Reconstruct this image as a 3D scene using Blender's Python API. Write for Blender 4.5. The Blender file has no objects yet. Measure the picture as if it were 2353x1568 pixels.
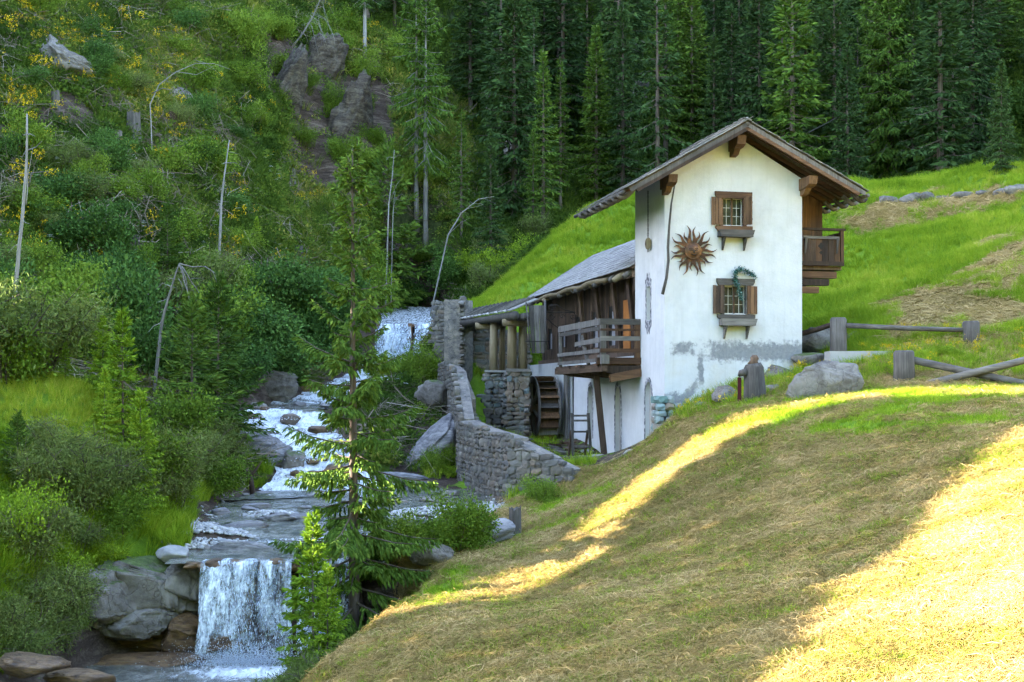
import bpy, math, random
import numpy as np
from mathutils import Vector, Matrix

rng = np.random.default_rng(11)
random.seed(11)
SC = bpy.context.scene
COL = SC.collection

# ------------------------------------------------------------------ camera
F, CX, HY = 3000.0, 1176.5, 905.0          # focal length, principal point and horizon row (2353 px wide picture)
cam_d = bpy.data.cameras.new('camera')
cam_d.sensor_width = 36.0
cam_d.lens = F / 2353.0 * 36.0
cam_d.shift_y = (HY - 784.0) / 2353.0
cam_d.clip_end = 2000.0
cam_d.clip_start = 0.2
cam = bpy.data.objects.new('camera', cam_d)
COL.objects.link(cam)
cam.location = (0, 0, 0)
cam.rotation_euler = (math.radians(90), 0, 0)
SC.camera = cam

# ------------------------------------------------------------------ sky, sun, exposure
SUN_EL = math.radians(18.0)
TS = math.tan(SUN_EL)
SUN_TO = Vector((-math.cos(SUN_EL), 0.0, math.sin(SUN_EL)))      # towards the sun (from the left, over the added ridge)
world = bpy.data.worlds.new('World')
SC.world = world
world.use_nodes = True
wn = world.node_tree.nodes
wl = world.node_tree.links
bg = wn['Background']
sky = wn.new('ShaderNodeTexSky')
sky.sky_type = 'NISHITA'
sky.sun_disc = False
sky.sun_elevation = SUN_EL
sky.sun_rotation = math.radians(-90.0)
sky.altitude = 1200
sky.air_density = 1.0
sky.dust_density = 1.2
sky.ozone_density = 0.7
wl.new(sky.outputs[0], bg.inputs[0])
bg.inputs[1].default_value = 0.15
sun_d = bpy.data.lights.new('sun', 'SUN')
sun_d.energy = 5.0
sun_d.angle = math.radians(0.5)
sun_d.color = (1.0, 0.91, 0.75)
sun = bpy.data.objects.new('sun', sun_d)
COL.objects.link(sun)
sun.rotation_euler = SUN_TO.to_track_quat('Z', 'Y').to_euler()
sun.location = (-60, 20, 40)
SC.view_settings.view_transform = 'Standard'
SC.view_settings.look = 'None'
SC.view_settings.gamma = 1.0
SC.view_settings.use_curve_mapping = False
SC.view_settings.exposure = 4.0
SC.view_settings.use_white_balance = True
SC.view_settings.white_balance_temperature = 6950
SC.view_settings.white_balance_tint = 15.0
SC.cycles.use_denoising = True
SC.cycles.max_bounces = 4
SC.cycles.diffuse_bounces = 2
SC.cycles.transmission_bounces = 2
SC.cycles.glossy_bounces = 2
SC.cycles.transparent_max_bounces = 8
SC.cycles.use_adaptive_sampling = True
SC.cycles.adaptive_threshold = 0.03
SC.cycles.sample_clamp_indirect = 6.0

# ------------------------------------------------------------------ helpers
def P(px, py, Z):
    return np.array([(px - CX) / F * Z, Z, (HY - py) / F * Z])

def proj(x, y, z):
    y = np.maximum(y, 0.1)
    return CX + F * x / y, HY - F * z / y

def inpoly(px, py, poly):
    px = np.asarray(px, float); py = np.asarray(py, float)
    r = np.zeros(px.shape, bool)
    n = len(poly)
    for i in range(n):
        x0, y0 = poly[i]; x1, y1 = poly[(i + 1) % n]
        if y0 == y1:
            continue
        c = ((y0 > py) != (y1 > py)) & (px < (x1 - x0) * (py - y0) / (y1 - y0) + x0)
        r ^= c
    return r

def vnoise(x, y, seed=0):
    """smooth value noise in plan, -1..1"""
    x = np.asarray(x, float); y = np.asarray(y, float)
    xi = np.floor(x).astype(np.int64); yi = np.floor(y).astype(np.int64)
    fx = x - xi; fy = y - yi
    fx = fx * fx * (3 - 2 * fx); fy = fy * fy * (3 - 2 * fy)
    def h(a, b):
        n = (a * 374761393 + b * 668265263 + seed * 982451653) & 0x7fffffff
        n = ((n ^ (n >> 13)) * 1274126177) & 0x7fffffff
        return ((n ^ (n >> 16)) & 0xffff) / 32767.5 - 1.0
    return (h(xi, yi) * (1 - fx) + h(xi + 1, yi) * fx) * (1 - fy) + (h(xi, yi + 1) * (1 - fx) + h(xi + 1, yi + 1) * fx) * fy

def fbm(x, y, seed=0, oct=4):
    r = 0; a = 1.0; s = 0
    for o in range(oct):
        r = r + a * vnoise(x * 2 ** o, y * 2 ** o, seed + o * 17); s += a; a *= 0.5
    return r / s

# ------------------------------------------------------------------ terrain
CP = []
def cp(*pts):
    for p in pts: CP.append(P(*p))
def cw(*pts):
    for p in pts: CP.append(np.array(p, float))
# mown slope right of the stream
cp((2353,1568,11),(2000,1568,12.5),(1500,1568,15),(1176,1568,17),(900,1568,19),(765,1568,20.5),
   (2353,1290,16),(2100,1300,17.5),(1800,1300,21.5),(1500,1330,24),(1250,1400,24.5),(1000,1420,25),
   (2353,1050,23.5),(2100,1060,26.5),(1850,1080,29),(1620,1110,31),(1450,1190,31),(1300,1290,29.5),
   (2353,945,31),(2100,940,33),(1850,955,35.5),(1660,985,37),(1540,1030,38),(1420,1110,38),(1300,1170,36.5),
   (2353,898,39),(2080,893,39.5),(1900,900,41),(1760,905,42),(1640,935,43),(1560,962,43.5),(1500,1012,43),(1440,1062,43.5),
   (1262,1155,41.3),(1335,1085,43.0),(1230,1175,39),(1185,1240,35),(1050,1290,31.5),(900,1365,28.5),(810,1350,30))
cw((0,0,-1.75),(5,0,-0.6),(12,0,1.0),(-6,5,-4.6),(-5,12,-5.0),(12,12,0.2),(15,22,0.6),(20,35,0.8),(-4.2,20,-5.6),(6,5,-0.9),(25,15,3))
# terrace, house platform
cw((2.2,50,-2.45),(3.4,49.5,-2.45),(2.4,47,-2.5),(1.4,56,-2.4),(0.3,62,-2.3),(-0.2,56,-2.2),(4.5,52,-2.5),(-0.8,60,-2.0),(1.0,60,-2.4),(0.5,65,-2.2),(-1.2,65,-1.8),(0,68.5,-1.2),(-2.2,64,-1.6),(2.5,66,0.5),(9,47,0.35),(11,48,0.6),(10,54,1.5),(8,60,2.5),(13,55,3.0),(5.5,45,-0.9))
# slope behind the house
cp((1850,760,56),(1900,700,60),(1900,835,49),(2000,640,64),(2200,560,64),(2353,480,68),(2353,740,49),(2150,775,47),(1960,795,49),(2240,795,45.5),
   (2353,850,43),(2120,840,43),(1990,425,86),(2353,378,80),(2150,500,72),(2353,600,57),(2150,660,57),
   (1100,690,74),(1180,650,79),(1250,580,82),(1320,510,88),(1450,470,92),(1700,448,94),(1440,600,76),(1350,600,78),(1250,690,72),(1600,600,72),(1100,800,70))
cw((5,95,12.0),(15,104,12.5),(28,100,12.5),(45,95,14),(40,70,12),(32,50,5.5),(26,42,2.5),(40,50,9))
# banks of the upper stream
cp((1010,1000,58),(960,940,63),(985,1095,51),(1040,1105,51),(930,1060,54),(1000,900,68),(950,800,80),(1020,760,84),(860,760,82),(780,800,78),(700,860,72),(560,900,62),(480,1000,55),(560,1080,50),(600,1040,52.5))
# left bank, near
cp((300,1288,30.3),(440,1284,31.2),(180,1290,29.5),(300,1160,34.5),(500,1195,37),(420,1230,35),(0,866,36),(110,884,36),(215,925,36),(100,1000,33.5),(230,1060,34),(0,1130,31),(0,1300,28),(120,1235,31),
   (0,1480,26),(520,1130,42),(430,1080,43),(320,970,44),(100,866,46),(-150,860,36),(-300,900,30),(-200,1300,26))
# left hillside
cp((0,800,48),(200,830,50),(400,850,53),(0,600,57),(0,300,69),(0,0,83),(400,600,66),(400,300,81),(400,0,97),(200,450,66),(200,150,80),(560,760,66),(700,700,74),(650,500,83),(600,380,89),(760,560,87),(850,640,86),
   (640,440,92),(700,420,96),(700,250,101),(690,80,109),(580,120,95),(860,410,100),(870,250,106),(880,80,114),(760,60,116),(600,30,103),(960,560,96),(900,640,92),(800,500,92))
# forested mountain
cp((1000,660,95),(1200,480,110),(1200,250,126),(1200,0,146),(1450,400,116),(1450,150,135),(1450,-100,155),(1000,300,118),(1000,0,136),(1800,300,126),(1800,50,146),(1800,-150,165),
   (2353,310,118),(2353,100,138),(2353,-100,160),(2100,330,120),(2500,300,115))
cw((-80,200,125),(0,220,105),(80,210,100),(140,150,75),(100,90,38),(70,40,18),(60,0,12),(160,0,50),(200,200,130))
# unseen ridge added to the left, its crest shaped to shade the valley
cw((-30,10,-3.5),(-40,0,-2),(-80,-20,2),(-25,25,-1.8),(-20,32,-0.3),(-30,36,1.5),(-110,0,6),(-110,20,13),(-110,36,22))
for u_, H_ in ((20,-9),(25.8,-5.2),(28,-4.4),(30,-3.6),(32,-2.8),(34,-1.9),(35.6,-1.7),(36.8,-0.5),(37.8,0.8),(38.6,2.2),(39.3,4.7),(40.3,7.6)):
    cw((-46, u_, H_ + TS * 46), (-57, u_, H_ - 1.6 + TS * 57))
for u_, H_ in ((28,-9),(32,-7),(35,-5),(37,-3.5),(38.5,-1),(40,3)):
    cw((-85, u_, H_ + TS * 85), (-100, u_, H_ - 3 + TS * 100))
for u_, H_ in ((25,-10),(30,-8),(34,-6.5),(37,-3.0),(39,0.5),(42,9)):
    cw((-70, u_, H_ + TS * 70))
for u_, H_, x_ in ((42.5,12.5,-46),(47,18,-49),(60,27,-56),(80,38,-66),(100,54,-76),(125,70,-88),(150,86,-102)):
    cw((x_, u_, H_ + TS * -x_), (x_ - 40, u_, H_ + TS * -x_ + 12))
cw((-40,60,18),(-45,75,30),(-50,100,46))
# unseen valley side behind the viewer, added to hold back sky light
cw((0,-32,2),(40,-30,10),(-40,-35,-2),(0,-60,24),(60,-60,34),(-50,-65,18),(0,-120,62),(90,-110,70),(-90,-120,48),(130,-40,45))
CP = np.array(CP)
_c = 2.0
def _phi(dx, dy): return np.sqrt(dx * dx + dy * dy + _c * _c)
_n = len(CP)
_A = np.zeros((_n + 3, _n + 3))
_A[:_n, :_n] = _phi(CP[:, None, 0] - CP[None, :, 0], CP[:, None, 1] - CP[None, :, 1])
_A[:_n, _n] = 1; _A[:_n, _n + 1] = CP[:, 0]; _A[:_n, _n + 2] = CP[:, 1]
_A[_n:, :_n] = _A[:_n, _n:].T
_W = np.linalg.solve(_A, np.concatenate([CP[:, 2], np.zeros(3)]))

# stream: x, y, water level, half width
STREAM = np.array([
    (-8.5, 8.0, -6.6, 3.0), (-8.0, 20.0, -6.3, 3.0), (-7.2, 25.0, -6.2, 3.1), (-6.2, 29.75, -6.15, 3.2),
    (-5.6, 30.6, -3.98, 2.0), (-5.6, 33.5, -3.95, 2.3), (-5.2, 36.0, -3.75, 3.2), (-5.0, 40.0, -3.62, 4.2), (-5.2, 45.0, -3.52, 4.3),
    (-6.6, 47.3, -3.45, 2.2), (-7.3, 49.5, -3.0, 1.25), (-8.4, 53.5, -2.1, 1.4), (-9.6, 56.5, -1.5, 1.6), (-10.8, 60.0, -0.75, 1.7),
    (-10.2, 64.0, -0.5, 1.7), (-8.5, 69.0, 0.3, 1.7), (-6.6, 76.0, 1.5, 2.0), (-6.4, 79.5, 1.75, 2.2), (-6.3, 80.1, 4.25, 2.3), (-6.4, 86.0, 4.4, 2.5), (-7.5, 98.0, 6.5, 2.0)])

def stream_near(x, y):
    x = np.asarray(x, float); y = np.asarray(y, float)
    bd = np.full(x.shape, 1e9); bl = np.zeros(x.shape); bw = np.ones(x.shape); bs = np.zeros(x.shape)
    for i in range(len(STREAM) - 1):
        a = STREAM[i]; b = STREAM[i + 1]
        dx, dy = b[0] - a[0], b[1] - a[1]
        t = np.clip(((x - a[0]) * dx + (y - a[1]) * dy) / (dx * dx + dy * dy), 0, 1)
        d = np.hypot(x - a[0] - t * dx, y - a[1] - t * dy)
        w = a[3] + t * (b[3] - a[3])
        e = d - w
        m = e < bd
        bd = np.where(m, e, bd); bl = np.where(m, a[2] + t * (b[2] - a[2]), bl); bw = np.where(m, w, bw)
        bs = np.where(m, abs(b[2] - a[2]) / math.hypot(dx, dy), bs)
    return bd, bl, bw, bs          # signed distance to the water's edge, level, half width, gradient

def hz(x, y):
    x = np.asarray(x, float); y = np.asarray(y, float)
    sh = x.shape
    xf = x.ravel(); yf = y.ravel()
    z = np.empty(xf.shape)
    for s in range(0, len(xf), 20000):
        X = xf[s:s + 20000]; Y = yf[s:s + 20000]
        z[s:s + 20000] = _phi(X[:, None] - CP[None, :, 0], Y[:, None] - CP[None, :, 1]) @ _W[:_n] + _W[_n] + _W[_n + 1] * X + _W[_n + 2] * Y
    far = np.clip((yf - 50) / 40, 0, 1)
    lft = np.clip((-5 - xf) / 5, 0, 1)
    rough = 0.07 + 0.13 * lft + 0.9 * far
    z = z + rough * fbm(xf * 0.35, yf * 0.35, 3, 5) + (1 - far) * (0.07 * fbm(xf * 0.9, yf * 0.9, 23, 3) + 0.05 * np.maximum(0, fbm(xf * 1.5 + 0.3 * yf, yf * 0.8, 29, 2)))
    rv = np.exp(-(((xf + 15.0) / 7.0) ** 2 + ((yf - 101) / 9.0) ** 2) ** 2)
    rg = 1 - np.abs(fbm(xf * 0.45, yf * 0.16, 61, 4))
    z = z + rv * (2.6 * (rg - 0.75) + 1.1 * fbm(xf * 0.9, yf * 0.5, 62, 4))
    e, L, w, s = stream_near(xf, yf)
    ins = np.clip(-e / 0.5, 0, 1)
    bed = L - 0.05 - 0.3 * ins + 0.12 * fbm(xf * 1.3, yf * 1.3, 9, 3)
    bank = np.maximum(z, L + 0.06 + 0.10 * np.maximum(e, 0) - 1.5 * np.maximum(0, e - 1.5))
    k = np.clip(e / 1.4, 0, 1); k = k * k * (3 - 2 * k)
    out = bed * (1 - k) + bank * k
    # gravel bars stand just above the water
    bar = np.maximum(np.exp(-(((xf + 8.6) / 1.9) ** 2 + ((yf - 35.2) / 1.7) ** 2)), np.exp(-(((xf + 1.9) / 2.6) ** 2 + ((yf - 39.6) / 1.9) ** 2)))
    bar = np.maximum(bar, 0.75 * np.exp(-(((xf + 7.2) / 1.5) ** 2 + ((yf - 39.5) / 1.2) ** 2)))
    out = np.where(e < 1.4, np.maximum(out, bed * (1 - bar) + (L + 0.16 + 0.05 * fbm(xf * 2.5, yf * 2.5, 5, 2)) * bar), out)
    return out.reshape(sh)

def hzz(x, y): return float(hz(np.array([x]), np.array([y]))[0])

def hit(px, py, z0=8.0, z1=260.0):
    """where the sight line through a picture point meets the ground"""
    ys = np.concatenate([np.linspace(z0, 60, 260), np.linspace(60.3, z1, 320)])
    x = (px - CX) / F * ys; zz = (HY - py) / F * ys
    d = zz - hz(x, ys)
    i = np.argmax(d < 0)
    if d[i] >= 0: return None
    if i == 0: return np.array([x[0], ys[0], zz[0]])
    t = d[i - 1] / (d[i - 1] - d[i])
    Y = ys[i - 1] + t * (ys[i] - ys[i - 1])
    X = (px - CX) / F * Y
    return np.array([X, Y, hzz(X, Y)])

# ------------------------------------------------------------------ mesh helpers
class MB:
    def __init__(self): self.v = []; self.f = []
    def add(self, vs, fs):
        o = len(self.v)
        self.v += [tuple(map(float, p)) for p in vs]
        self.f += [tuple(i + o for i in f) for f in fs]
        return self
    def box(self, x0, x1, y0, y1, z0, z1, j=0.0):
        vs = [(x, y, z) for z in (z0, z1) for y in (y0, y1) for x in (x0, x1)]
        if j: vs = [tuple(c + random.uniform(-j, j) for c in p) for p in vs]
        return self.add(vs, [(0, 2, 3, 1), (4, 5, 7, 6), (0, 1, 5, 4), (2, 6, 7, 3), (0, 4, 6, 2), (1, 3, 7, 5)])
    def beam(self, a, b, w, h, up=(0, 0, 1)):
        """squared timber from a to b, w across, h along up"""
        a = Vector(a); b = Vector(b); d = (b - a).normalized(); up = Vector(up)
        s = d.cross(up)
        if s.length < 1e-4: s = d.cross(Vector((1, 0, 0)))
        s.normalize(); u = s.cross(d).normalized()
        vs = []
        for p in (a, b):
            for k, l in ((-1, -1), (1, -1), (1, 1), (-1, 1)): vs.append(p + s * (k * w / 2) + u * (l * h / 2))
        return self.add(vs, [(3, 2, 1, 0), (4, 5, 6, 7), (0, 1, 5, 4), (1, 2, 6, 5), (2, 3, 7, 6), (3, 0, 4, 7)])
    def tube(self, pts, rad, n=8, wob=0.0, cap=True):
        pts = [Vector(p) for p in pts]
        if not hasattr(rad, '__len__'): rad = [rad] * len(pts)
        rings = []
        d0 = (pts[1] - pts[0]).normalized()
        s = d0.cross(Vector((0, 0, 1)))
        if s.length < 0.05: s = d0.cross(Vector((1, 0, 0)))
        s.normalize()
        o = len(self.v)
        for i, p in enumerate(pts):
            d = (pts[min(i + 1, len(pts) - 1)] - pts[max(i - 1, 0)]).normalized()
            s = (s - d * s.dot(d)).normalized(); u = d.cross(s)
            for k in range(n):
                a = 2 * math.pi * k / n
                r = rad[i] * (1 + random.uniform(-wob, wob))
                self.v.append(tuple(p + s * (math.cos(a) * r) + u * (math.sin(a) * r)))
        for i in range(len(pts) - 1):
            for k in range(n):
                a = o + i * n + k; b = o + i * n + (k + 1) % n
                self.f.append((a, b, b + n, a + n))
        if cap:
            self.f.append(tuple(o + k for k in reversed(range(n))))
            self.f.append(tuple(o + (len(pts) - 1) * n + k for k in range(n)))
        return self
    def prism(self, poly, axis, d0, d1):
        """poly: 2-D outline; axis 'y' -> outline in x,z extruded along y; 'x' -> y,z along x; 'z' -> x,y along z"""
        n = len(poly)
        def m(a, b, d): return {'y': (a, d, b), 'x': (d, a, b), 'z': (a, b, d)}[axis]
        vs = [m(a, b, d0) for a, b in poly] + [m(a, b, d1) for a, b in poly]
        fs = [tuple(range(n)), tuple(range(2 * n - 1, n - 1, -1))] + [(i, i + n, (i + 1) % n + n, (i + 1) % n) for i in range(n)]
        return self.add(vs, fs)
    def build(self, name, mat, parent=None, smooth=False, kind=None):
        return mesh_obj(name, self.mesh(name, mat, smooth), parent, kind)
    def mesh(self, name, mat, smooth=False):
        me = bpy.data.meshes.new(name)
        me.from_pydata(self.v, [], self.f)
        me.materials.append(mat)
        if smooth: me.polygons.foreach_set('use_smooth', [True] * len(me.polygons))
        return me

def mesh_obj(name, me, parent=None, kind=None):
    o = bpy.data.objects.new(name, me)
    COL.objects.link(o)
    if parent is not None: o.parent = parent
    if kind: o['kind'] = kind
    return o

def np_mesh(name, verts, quads=None, tris=None, mat=None, smooth=False):
    me = bpy.data.meshes.new(name)
    verts = np.asarray(verts, np.float32)
    me.vertices.add(len(verts)); me.vertices.foreach_set('co', verts.ravel())
    nq = 0 if quads is None else len(quads); nt = 0 if tris is None else len(tris)
    loops = []
    if nq: loops.append(np.asarray(quads, np.int32).ravel())
    if nt: loops.append(np.asarray(tris, np.int32).ravel())
    loops = np.concatenate(loops)
    me.loops.add(len(loops)); me.loops.foreach_set('vertex_index', loops)
    me.polygons.add(nq + nt)
    starts = np.concatenate([np.arange(nq) * 4, nq * 4 + np.arange(nt) * 3]).astype(np.int32)
    me.polygons.foreach_set('loop_start', starts)
    if smooth: me.polygons.foreach_set('use_smooth', np.ones(nq + nt, bool))
    me.update(calc_edges=True)
    if mat: me.materials.append(mat)
    return me

def attr(me, name, vals):
    a = me.attributes.new(name, 'FLOAT', 'POINT')
    a.data.foreach_set('value', np.asarray(vals, np.float32).ravel())

def tag(o, label=None, cat=None, group=None, kind=None):
    if label: o['label'] = label
    if cat: o['category'] = cat
    if group: o['group'] = group
    if kind: o['kind'] = kind
    elif cat and 'kind' not in o: o['kind'] = 'thing'
    return o

def empty(name, loc, rz=0.0, label=None, cat=None, group=None):
    o = bpy.data.objects.new(name, None)
    COL.objects.link(o)
    o.location = tuple(float(c) for c in loc); o.rotation_euler = (0, 0, rz)
    return tag(o, label, cat, group)

def copy_tree(o, parent=None):
    c = o.copy(); COL.objects.link(c)
    if parent is not None: c.parent = parent
    for ch in list(o.children): copy_tree(ch, c)
    return c

# ------------------------------------------------------------------ materials
class NT:
    def __init__(self, name):
        self.m = bpy.data.materials.new(name); self.m.use_nodes = True
        self.t = self.m.node_tree; self.n = self.t.nodes; self.l = self.t.links
        self.b = self.n['Principled BSDF']; self.out = self.n['Material Output']
        self.b.inputs['Roughness'].default_value = 0.85
        self.b.inputs['Specular IOR Level'].default_value = 0.25
    def new(self, t, **kw):
        x = self.n.new(t)
        for k, v in kw.items(): setattr(x, k, v)
        return x
    def link(self, a, b): self.l.new(a, b)
    def coords(self, kind='Object', scale=(1, 1, 1)):
        tc = self.new('ShaderNodeTexCoord'); mp = self.new('ShaderNodeMapping')
        mp.inputs['Scale'].default_value = scale
        self.link(tc.outputs[kind], mp.inputs[0])
        return mp.outputs[0]
    def geo(self, scale=(1, 1, 1)):
        g = self.new('ShaderNodeNewGeometry'); mp = self.new('ShaderNodeMapping')
        mp.inputs['Scale'].default_value = scale
        self.link(g.outputs['Position'], mp.inputs[0])
        return mp.outputs[0]
    def noise(self, vec, scale, detail=4, rough=0.6, dist=0.0):
        x = self.new('ShaderNodeTexNoise')
        x.inputs['Scale'].default_value = scale; x.inputs['Detail'].default_value = detail
        x.inputs['Roughness'].default_value = rough; x.inputs['Distortion'].default_value = dist
        if vec is not None: self.link(vec, x.inputs['Vector'])
        return x.outputs['Fac']
    def ramp(self, fac, stops):
        r = self.new('ShaderNodeValToRGB'); e = r.color_ramp.elements
        while len(e) < len(stops): e.new(0.5)
        for k, (p, c) in enumerate(stops):
            e[k].position = p; e[k].color = (*c, 1) if len(c) == 3 else c
        self.link(fac, r.inputs[0])
        return r.outputs[0]
    def mix(self, fac, a, b, mode='MIX'):
        x = self.new('ShaderNodeMix', data_type='RGBA', blend_type=mode)
        for s, v in ((x.inputs[0], fac), (x.inputs[6], a), (x.inputs[7], b)):
            if isinstance(v, (int, float)): s.default_value = v
            elif isinstance(v, tuple): s.default_value = (*v, 1)
            else: self.link(v, s)
        return x.outputs[2]
    def math(self, op, a, b=0.5, clamp=False):
        x = self.new('ShaderNodeMath', operation=op); x.use_clamp = clamp
        for s, v in ((x.inputs[0], a), (x.inputs[1], b)):
            if isinstance(v, (int, float)): s.default_value = v
            else: self.link(v, s)
        return x.outputs[0]
    def attr(self, name, typ='GEOMETRY'):
        x = self.new('ShaderNodeAttribute', attribute_name=name, attribute_type=typ)
        return x.outputs['Fac']
    def rnd(self):
        return self.new('ShaderNodeObjectInfo').outputs['Random']
    def color(self, c): self.link(c, self.b.inputs['Base Color'])
    def bump(self, h, strength=0.4, dist=0.05):
        x = self.new('ShaderNodeBump'); x.inputs['Strength'].default_value = strength; x.inputs['Distance'].default_value = dist
        self.link(h, x.inputs['Height']); self.link(x.outputs[0], self.b.inputs['Normal'])
    def leaf(self, col, trans=0.35):
        """thin leaf: diffuse + light coming through"""
        tr = self.new('ShaderNodeBsdfTranslucent'); mx = self.new('ShaderNodeMixShader')
        self.link(col, self.b.inputs['Base Color']); self.link(col, tr.inputs[0])
        mx.inputs[0].default_value = trans
        self.link(self.b.outputs[0], mx.inputs[1]); self.link(tr.outputs[0], mx.inputs[2])
        self.link(mx.outputs[0], self.out.inputs[0])
        self.b.inputs['Roughness'].default_value = 0.7
        self.b.inputs['Specular IOR Level'].default_value = 0.04
        return self.m

def m_wood(name, dark, mid, light, axis=2, scale=1.0):
    t = NT(name)
    s = [14.0, 14.0, 14.0]; s[axis] = 0.9
    v = t.coords('Object', tuple(c * scale for c in s))
    a = t.noise(v, 1.0, 6, 0.65, 0.4)
    o = t.new('ShaderNodeObjectInfo')
    big = t.noise(t.coords('Object', (1.3, 1.3, 1.3)), 1.0, 3)
    f = t.math('ADD', t.math('MULTIPLY', a, 0.7), t.math('ADD', t.math('MULTIPLY', o.outputs['Random'], 0.28), t.math('MULTIPLY', big, 0.3)))
    c = t.ramp(f, [(0.38, dark), (0.62, mid), (0.86, light)])
    t.color(c); t.bump(a, 0.5, 0.01)
    t.b.inputs['Roughness'].default_value = 0.8
    return t.m

def m_stone(name, cols, scale=3.0):
    t = NT(name)
    v = t.coords('Object')
    o = t.new('ShaderNodeObjectInfo')
    geo = t.new('ShaderNodeNewGeometry')
    r = t.math('FRACT', t.math('ADD', o.outputs['Random'], geo.outputs['Random Per Island']), 0)
    n = t.noise(t.geo(), scale, 8, 0.7)
    base = t.ramp(r, [(i / max(1, len(cols) - 1), c) for i, c in enumerate(cols)])
    c = t.mix(t.math('MULTIPLY', n, 0.9), base, (0.03, 0.03, 0.03), 'MIX')
    lich = t.noise(t.geo(), 1.7, 6, 0.7)
    c = t.mix(t.ramp(lich, [(0.56, (0, 0, 0)), (0.66, (0.45, 0.45, 0.45))]), c, (0.30, 0.29, 0.25))
    t.color(c); t.bump(n, 0.7, 0.03)
    return t.m

def m_leaf(name, stops, trans=0.3, inst=False):
    t = NT(name)
    g = t.new('ShaderNodeNewGeometry')
    o = t.new('ShaderNodeObjectInfo')
    big = t.noise(t.coords('Object', (1, 1, 1)), 1.4, 2)
    f = t.math('ADD', t.math('MULTIPLY', g.outputs['Random Per Island'], 0.45), t.math('ADD', t.math('MULTIPLY', o.outputs['Random'], 0.3), t.math('MULTIPLY', big, 0.35)))
    c = t.ramp(f, stops)
    return t.leaf(c, trans)

MAT = {}
MAT['wood_dark'] = m_wood('weathered dark wood', (0.012, 0.008, 0.006), (0.045, 0.027, 0.018), (0.11, 0.07, 0.046))
MAT['wood_grey'] = m_wood('grey weathered wood', (0.0202, 0.0173, 0.0153), (0.0684, 0.0605, 0.0540), (0.1512, 0.1368, 0.1241))
MAT['wood_grey_h'] = m_wood('grey weathered rail', (0.0224, 0.0192, 0.0168), (0.0760, 0.0672, 0.0592), (0.1680, 0.1520, 0.1360), 0)
MAT['wood_brown'] = m_wood('brown larch wood', (0.026, 0.013, 0.008), (0.085, 0.043, 0.022), (0.20, 0.108, 0.055))
MAT['wood_brown_h'] = m_wood('brown larch beam', (0.024, 0.012, 0.007), (0.075, 0.037, 0.019), (0.17, 0.09, 0.045), 0)
MAT['wood_orange'] = m_wood('fresh orange wood', (0.1650, 0.0520, 0.0100), (0.2475, 0.0884, 0.0200), (0.3025, 0.1248, 0.0350))
MAT['wood_y'] = m_wood('dark wood along', (0.02, 0.013, 0.009), (0.075, 0.045, 0.028), (0.16, 0.11, 0.075), 1)
MAT['shingle'] = m_wood('silver larch shingle', (0.07, 0.065, 0.06), (0.19, 0.18, 0.165), (0.36, 0.34, 0.31), 0)
MAT['log'] = m_wood('peeled log', (0.0600, 0.0420, 0.0210), (0.1440, 0.1080, 0.0600), (0.2280, 0.1860, 0.1200))
MAT['iron'] = NT('wrought iron').m
MAT['iron'].node_tree.nodes['Principled BSDF'].inputs['Base Color'].default_value = (0.02, 0.018, 0.016, 1)
MAT['stone'] = m_stone('field stone', [(0.1200, 0.1125, 0.1050), (0.2025, 0.1875, 0.1725), (0.1650, 0.1425, 0.1200), (0.2550, 0.2400, 0.2175), (0.1425, 0.1425, 0.1500)])
MAT['stone_blue'] = m_stone('green blue stone', [(0.16, 0.34, 0.36), (0.30, 0.36, 0.33), (0.22, 0.40, 0.44), (0.34, 0.24, 0.16), (0.40, 0.42, 0.40), (0.14, 0.28, 0.26)])
MAT['stone_warm'] = m_stone('warm rubble', [(0.1500, 0.1125, 0.0825), (0.2250, 0.1650, 0.1200), (0.1275, 0.1650, 0.1725), (0.2850, 0.1800, 0.1125), (0.1800, 0.1650, 0.1500)])
MAT['cobble'] = m_stone('pale river stone', [(0.3024, 0.3024, 0.2952), (0.3960, 0.3888, 0.3744), (0.2448, 0.2448, 0.2520), (0.4464, 0.4320, 0.4104)], 5.0)

def m_rock(name, c0, c1, c2, layers=0.0, sc=0.8, moss=False):
    t = NT(name)
    p = t.geo((1, 1, 1 + layers * 4))
    n = t.noise(p, sc, 10, 0.68, 0.6)
    n2 = t.noise(t.geo(), 6.0, 8, 0.7)
    vo = t.new('ShaderNodeTexVoronoi', feature='DISTANCE_TO_EDGE'); vo.inputs['Scale'].default_value = 1.6
    wv_ = t.new('ShaderNodeVectorMath', operation='ADD'); nn_ = t.new('ShaderNodeTexNoise'); nn_.inputs['Scale'].default_value = 2.2
    t.link(p, nn_.inputs['Vector']); t.link(p, wv_.inputs[0]); t.link(nn_.outputs['Color'], wv_.inputs[1]); t.link(wv_.outputs[0], vo.inputs['Vector'])
    crack = t.math('MULTIPLY', t.math('SUBTRACT', 0.035, vo.outputs['Distance']), 9.0, True)
    f = t.math('SUBTRACT', t.math('ADD', t.math('MULTIPLY', n, 0.80), t.math('MULTIPLY', n2, 0.34)), t.math('MULTIPLY', crack, 0.30))
    c = t.ramp(f, [(0.34, c0), (0.52, c1), (0.72, c2)])
    g_ = t.new('ShaderNodeNewGeometry'); sx_ = t.new('ShaderNodeSeparateXYZ'); t.link(g_.outputs['Normal'], sx_.inputs[0])
    mo = t.math('MULTIPLY', t.math('SUBTRACT', t.math('ADD', sx_.outputs['Z'], t.noise(t.geo(), 1.3, 6, 0.7)), 1.30 if moss else 9.0), 6.0, True)
    c = t.mix(mo, c, t.ramp(n2, [(0.3, (0.02, 0.035, 0.008)), (0.7, (0.09, 0.13, 0.03))]))
    t.color(c); t.bump(f, 1.0, 0.12)
    return t.m
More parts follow.
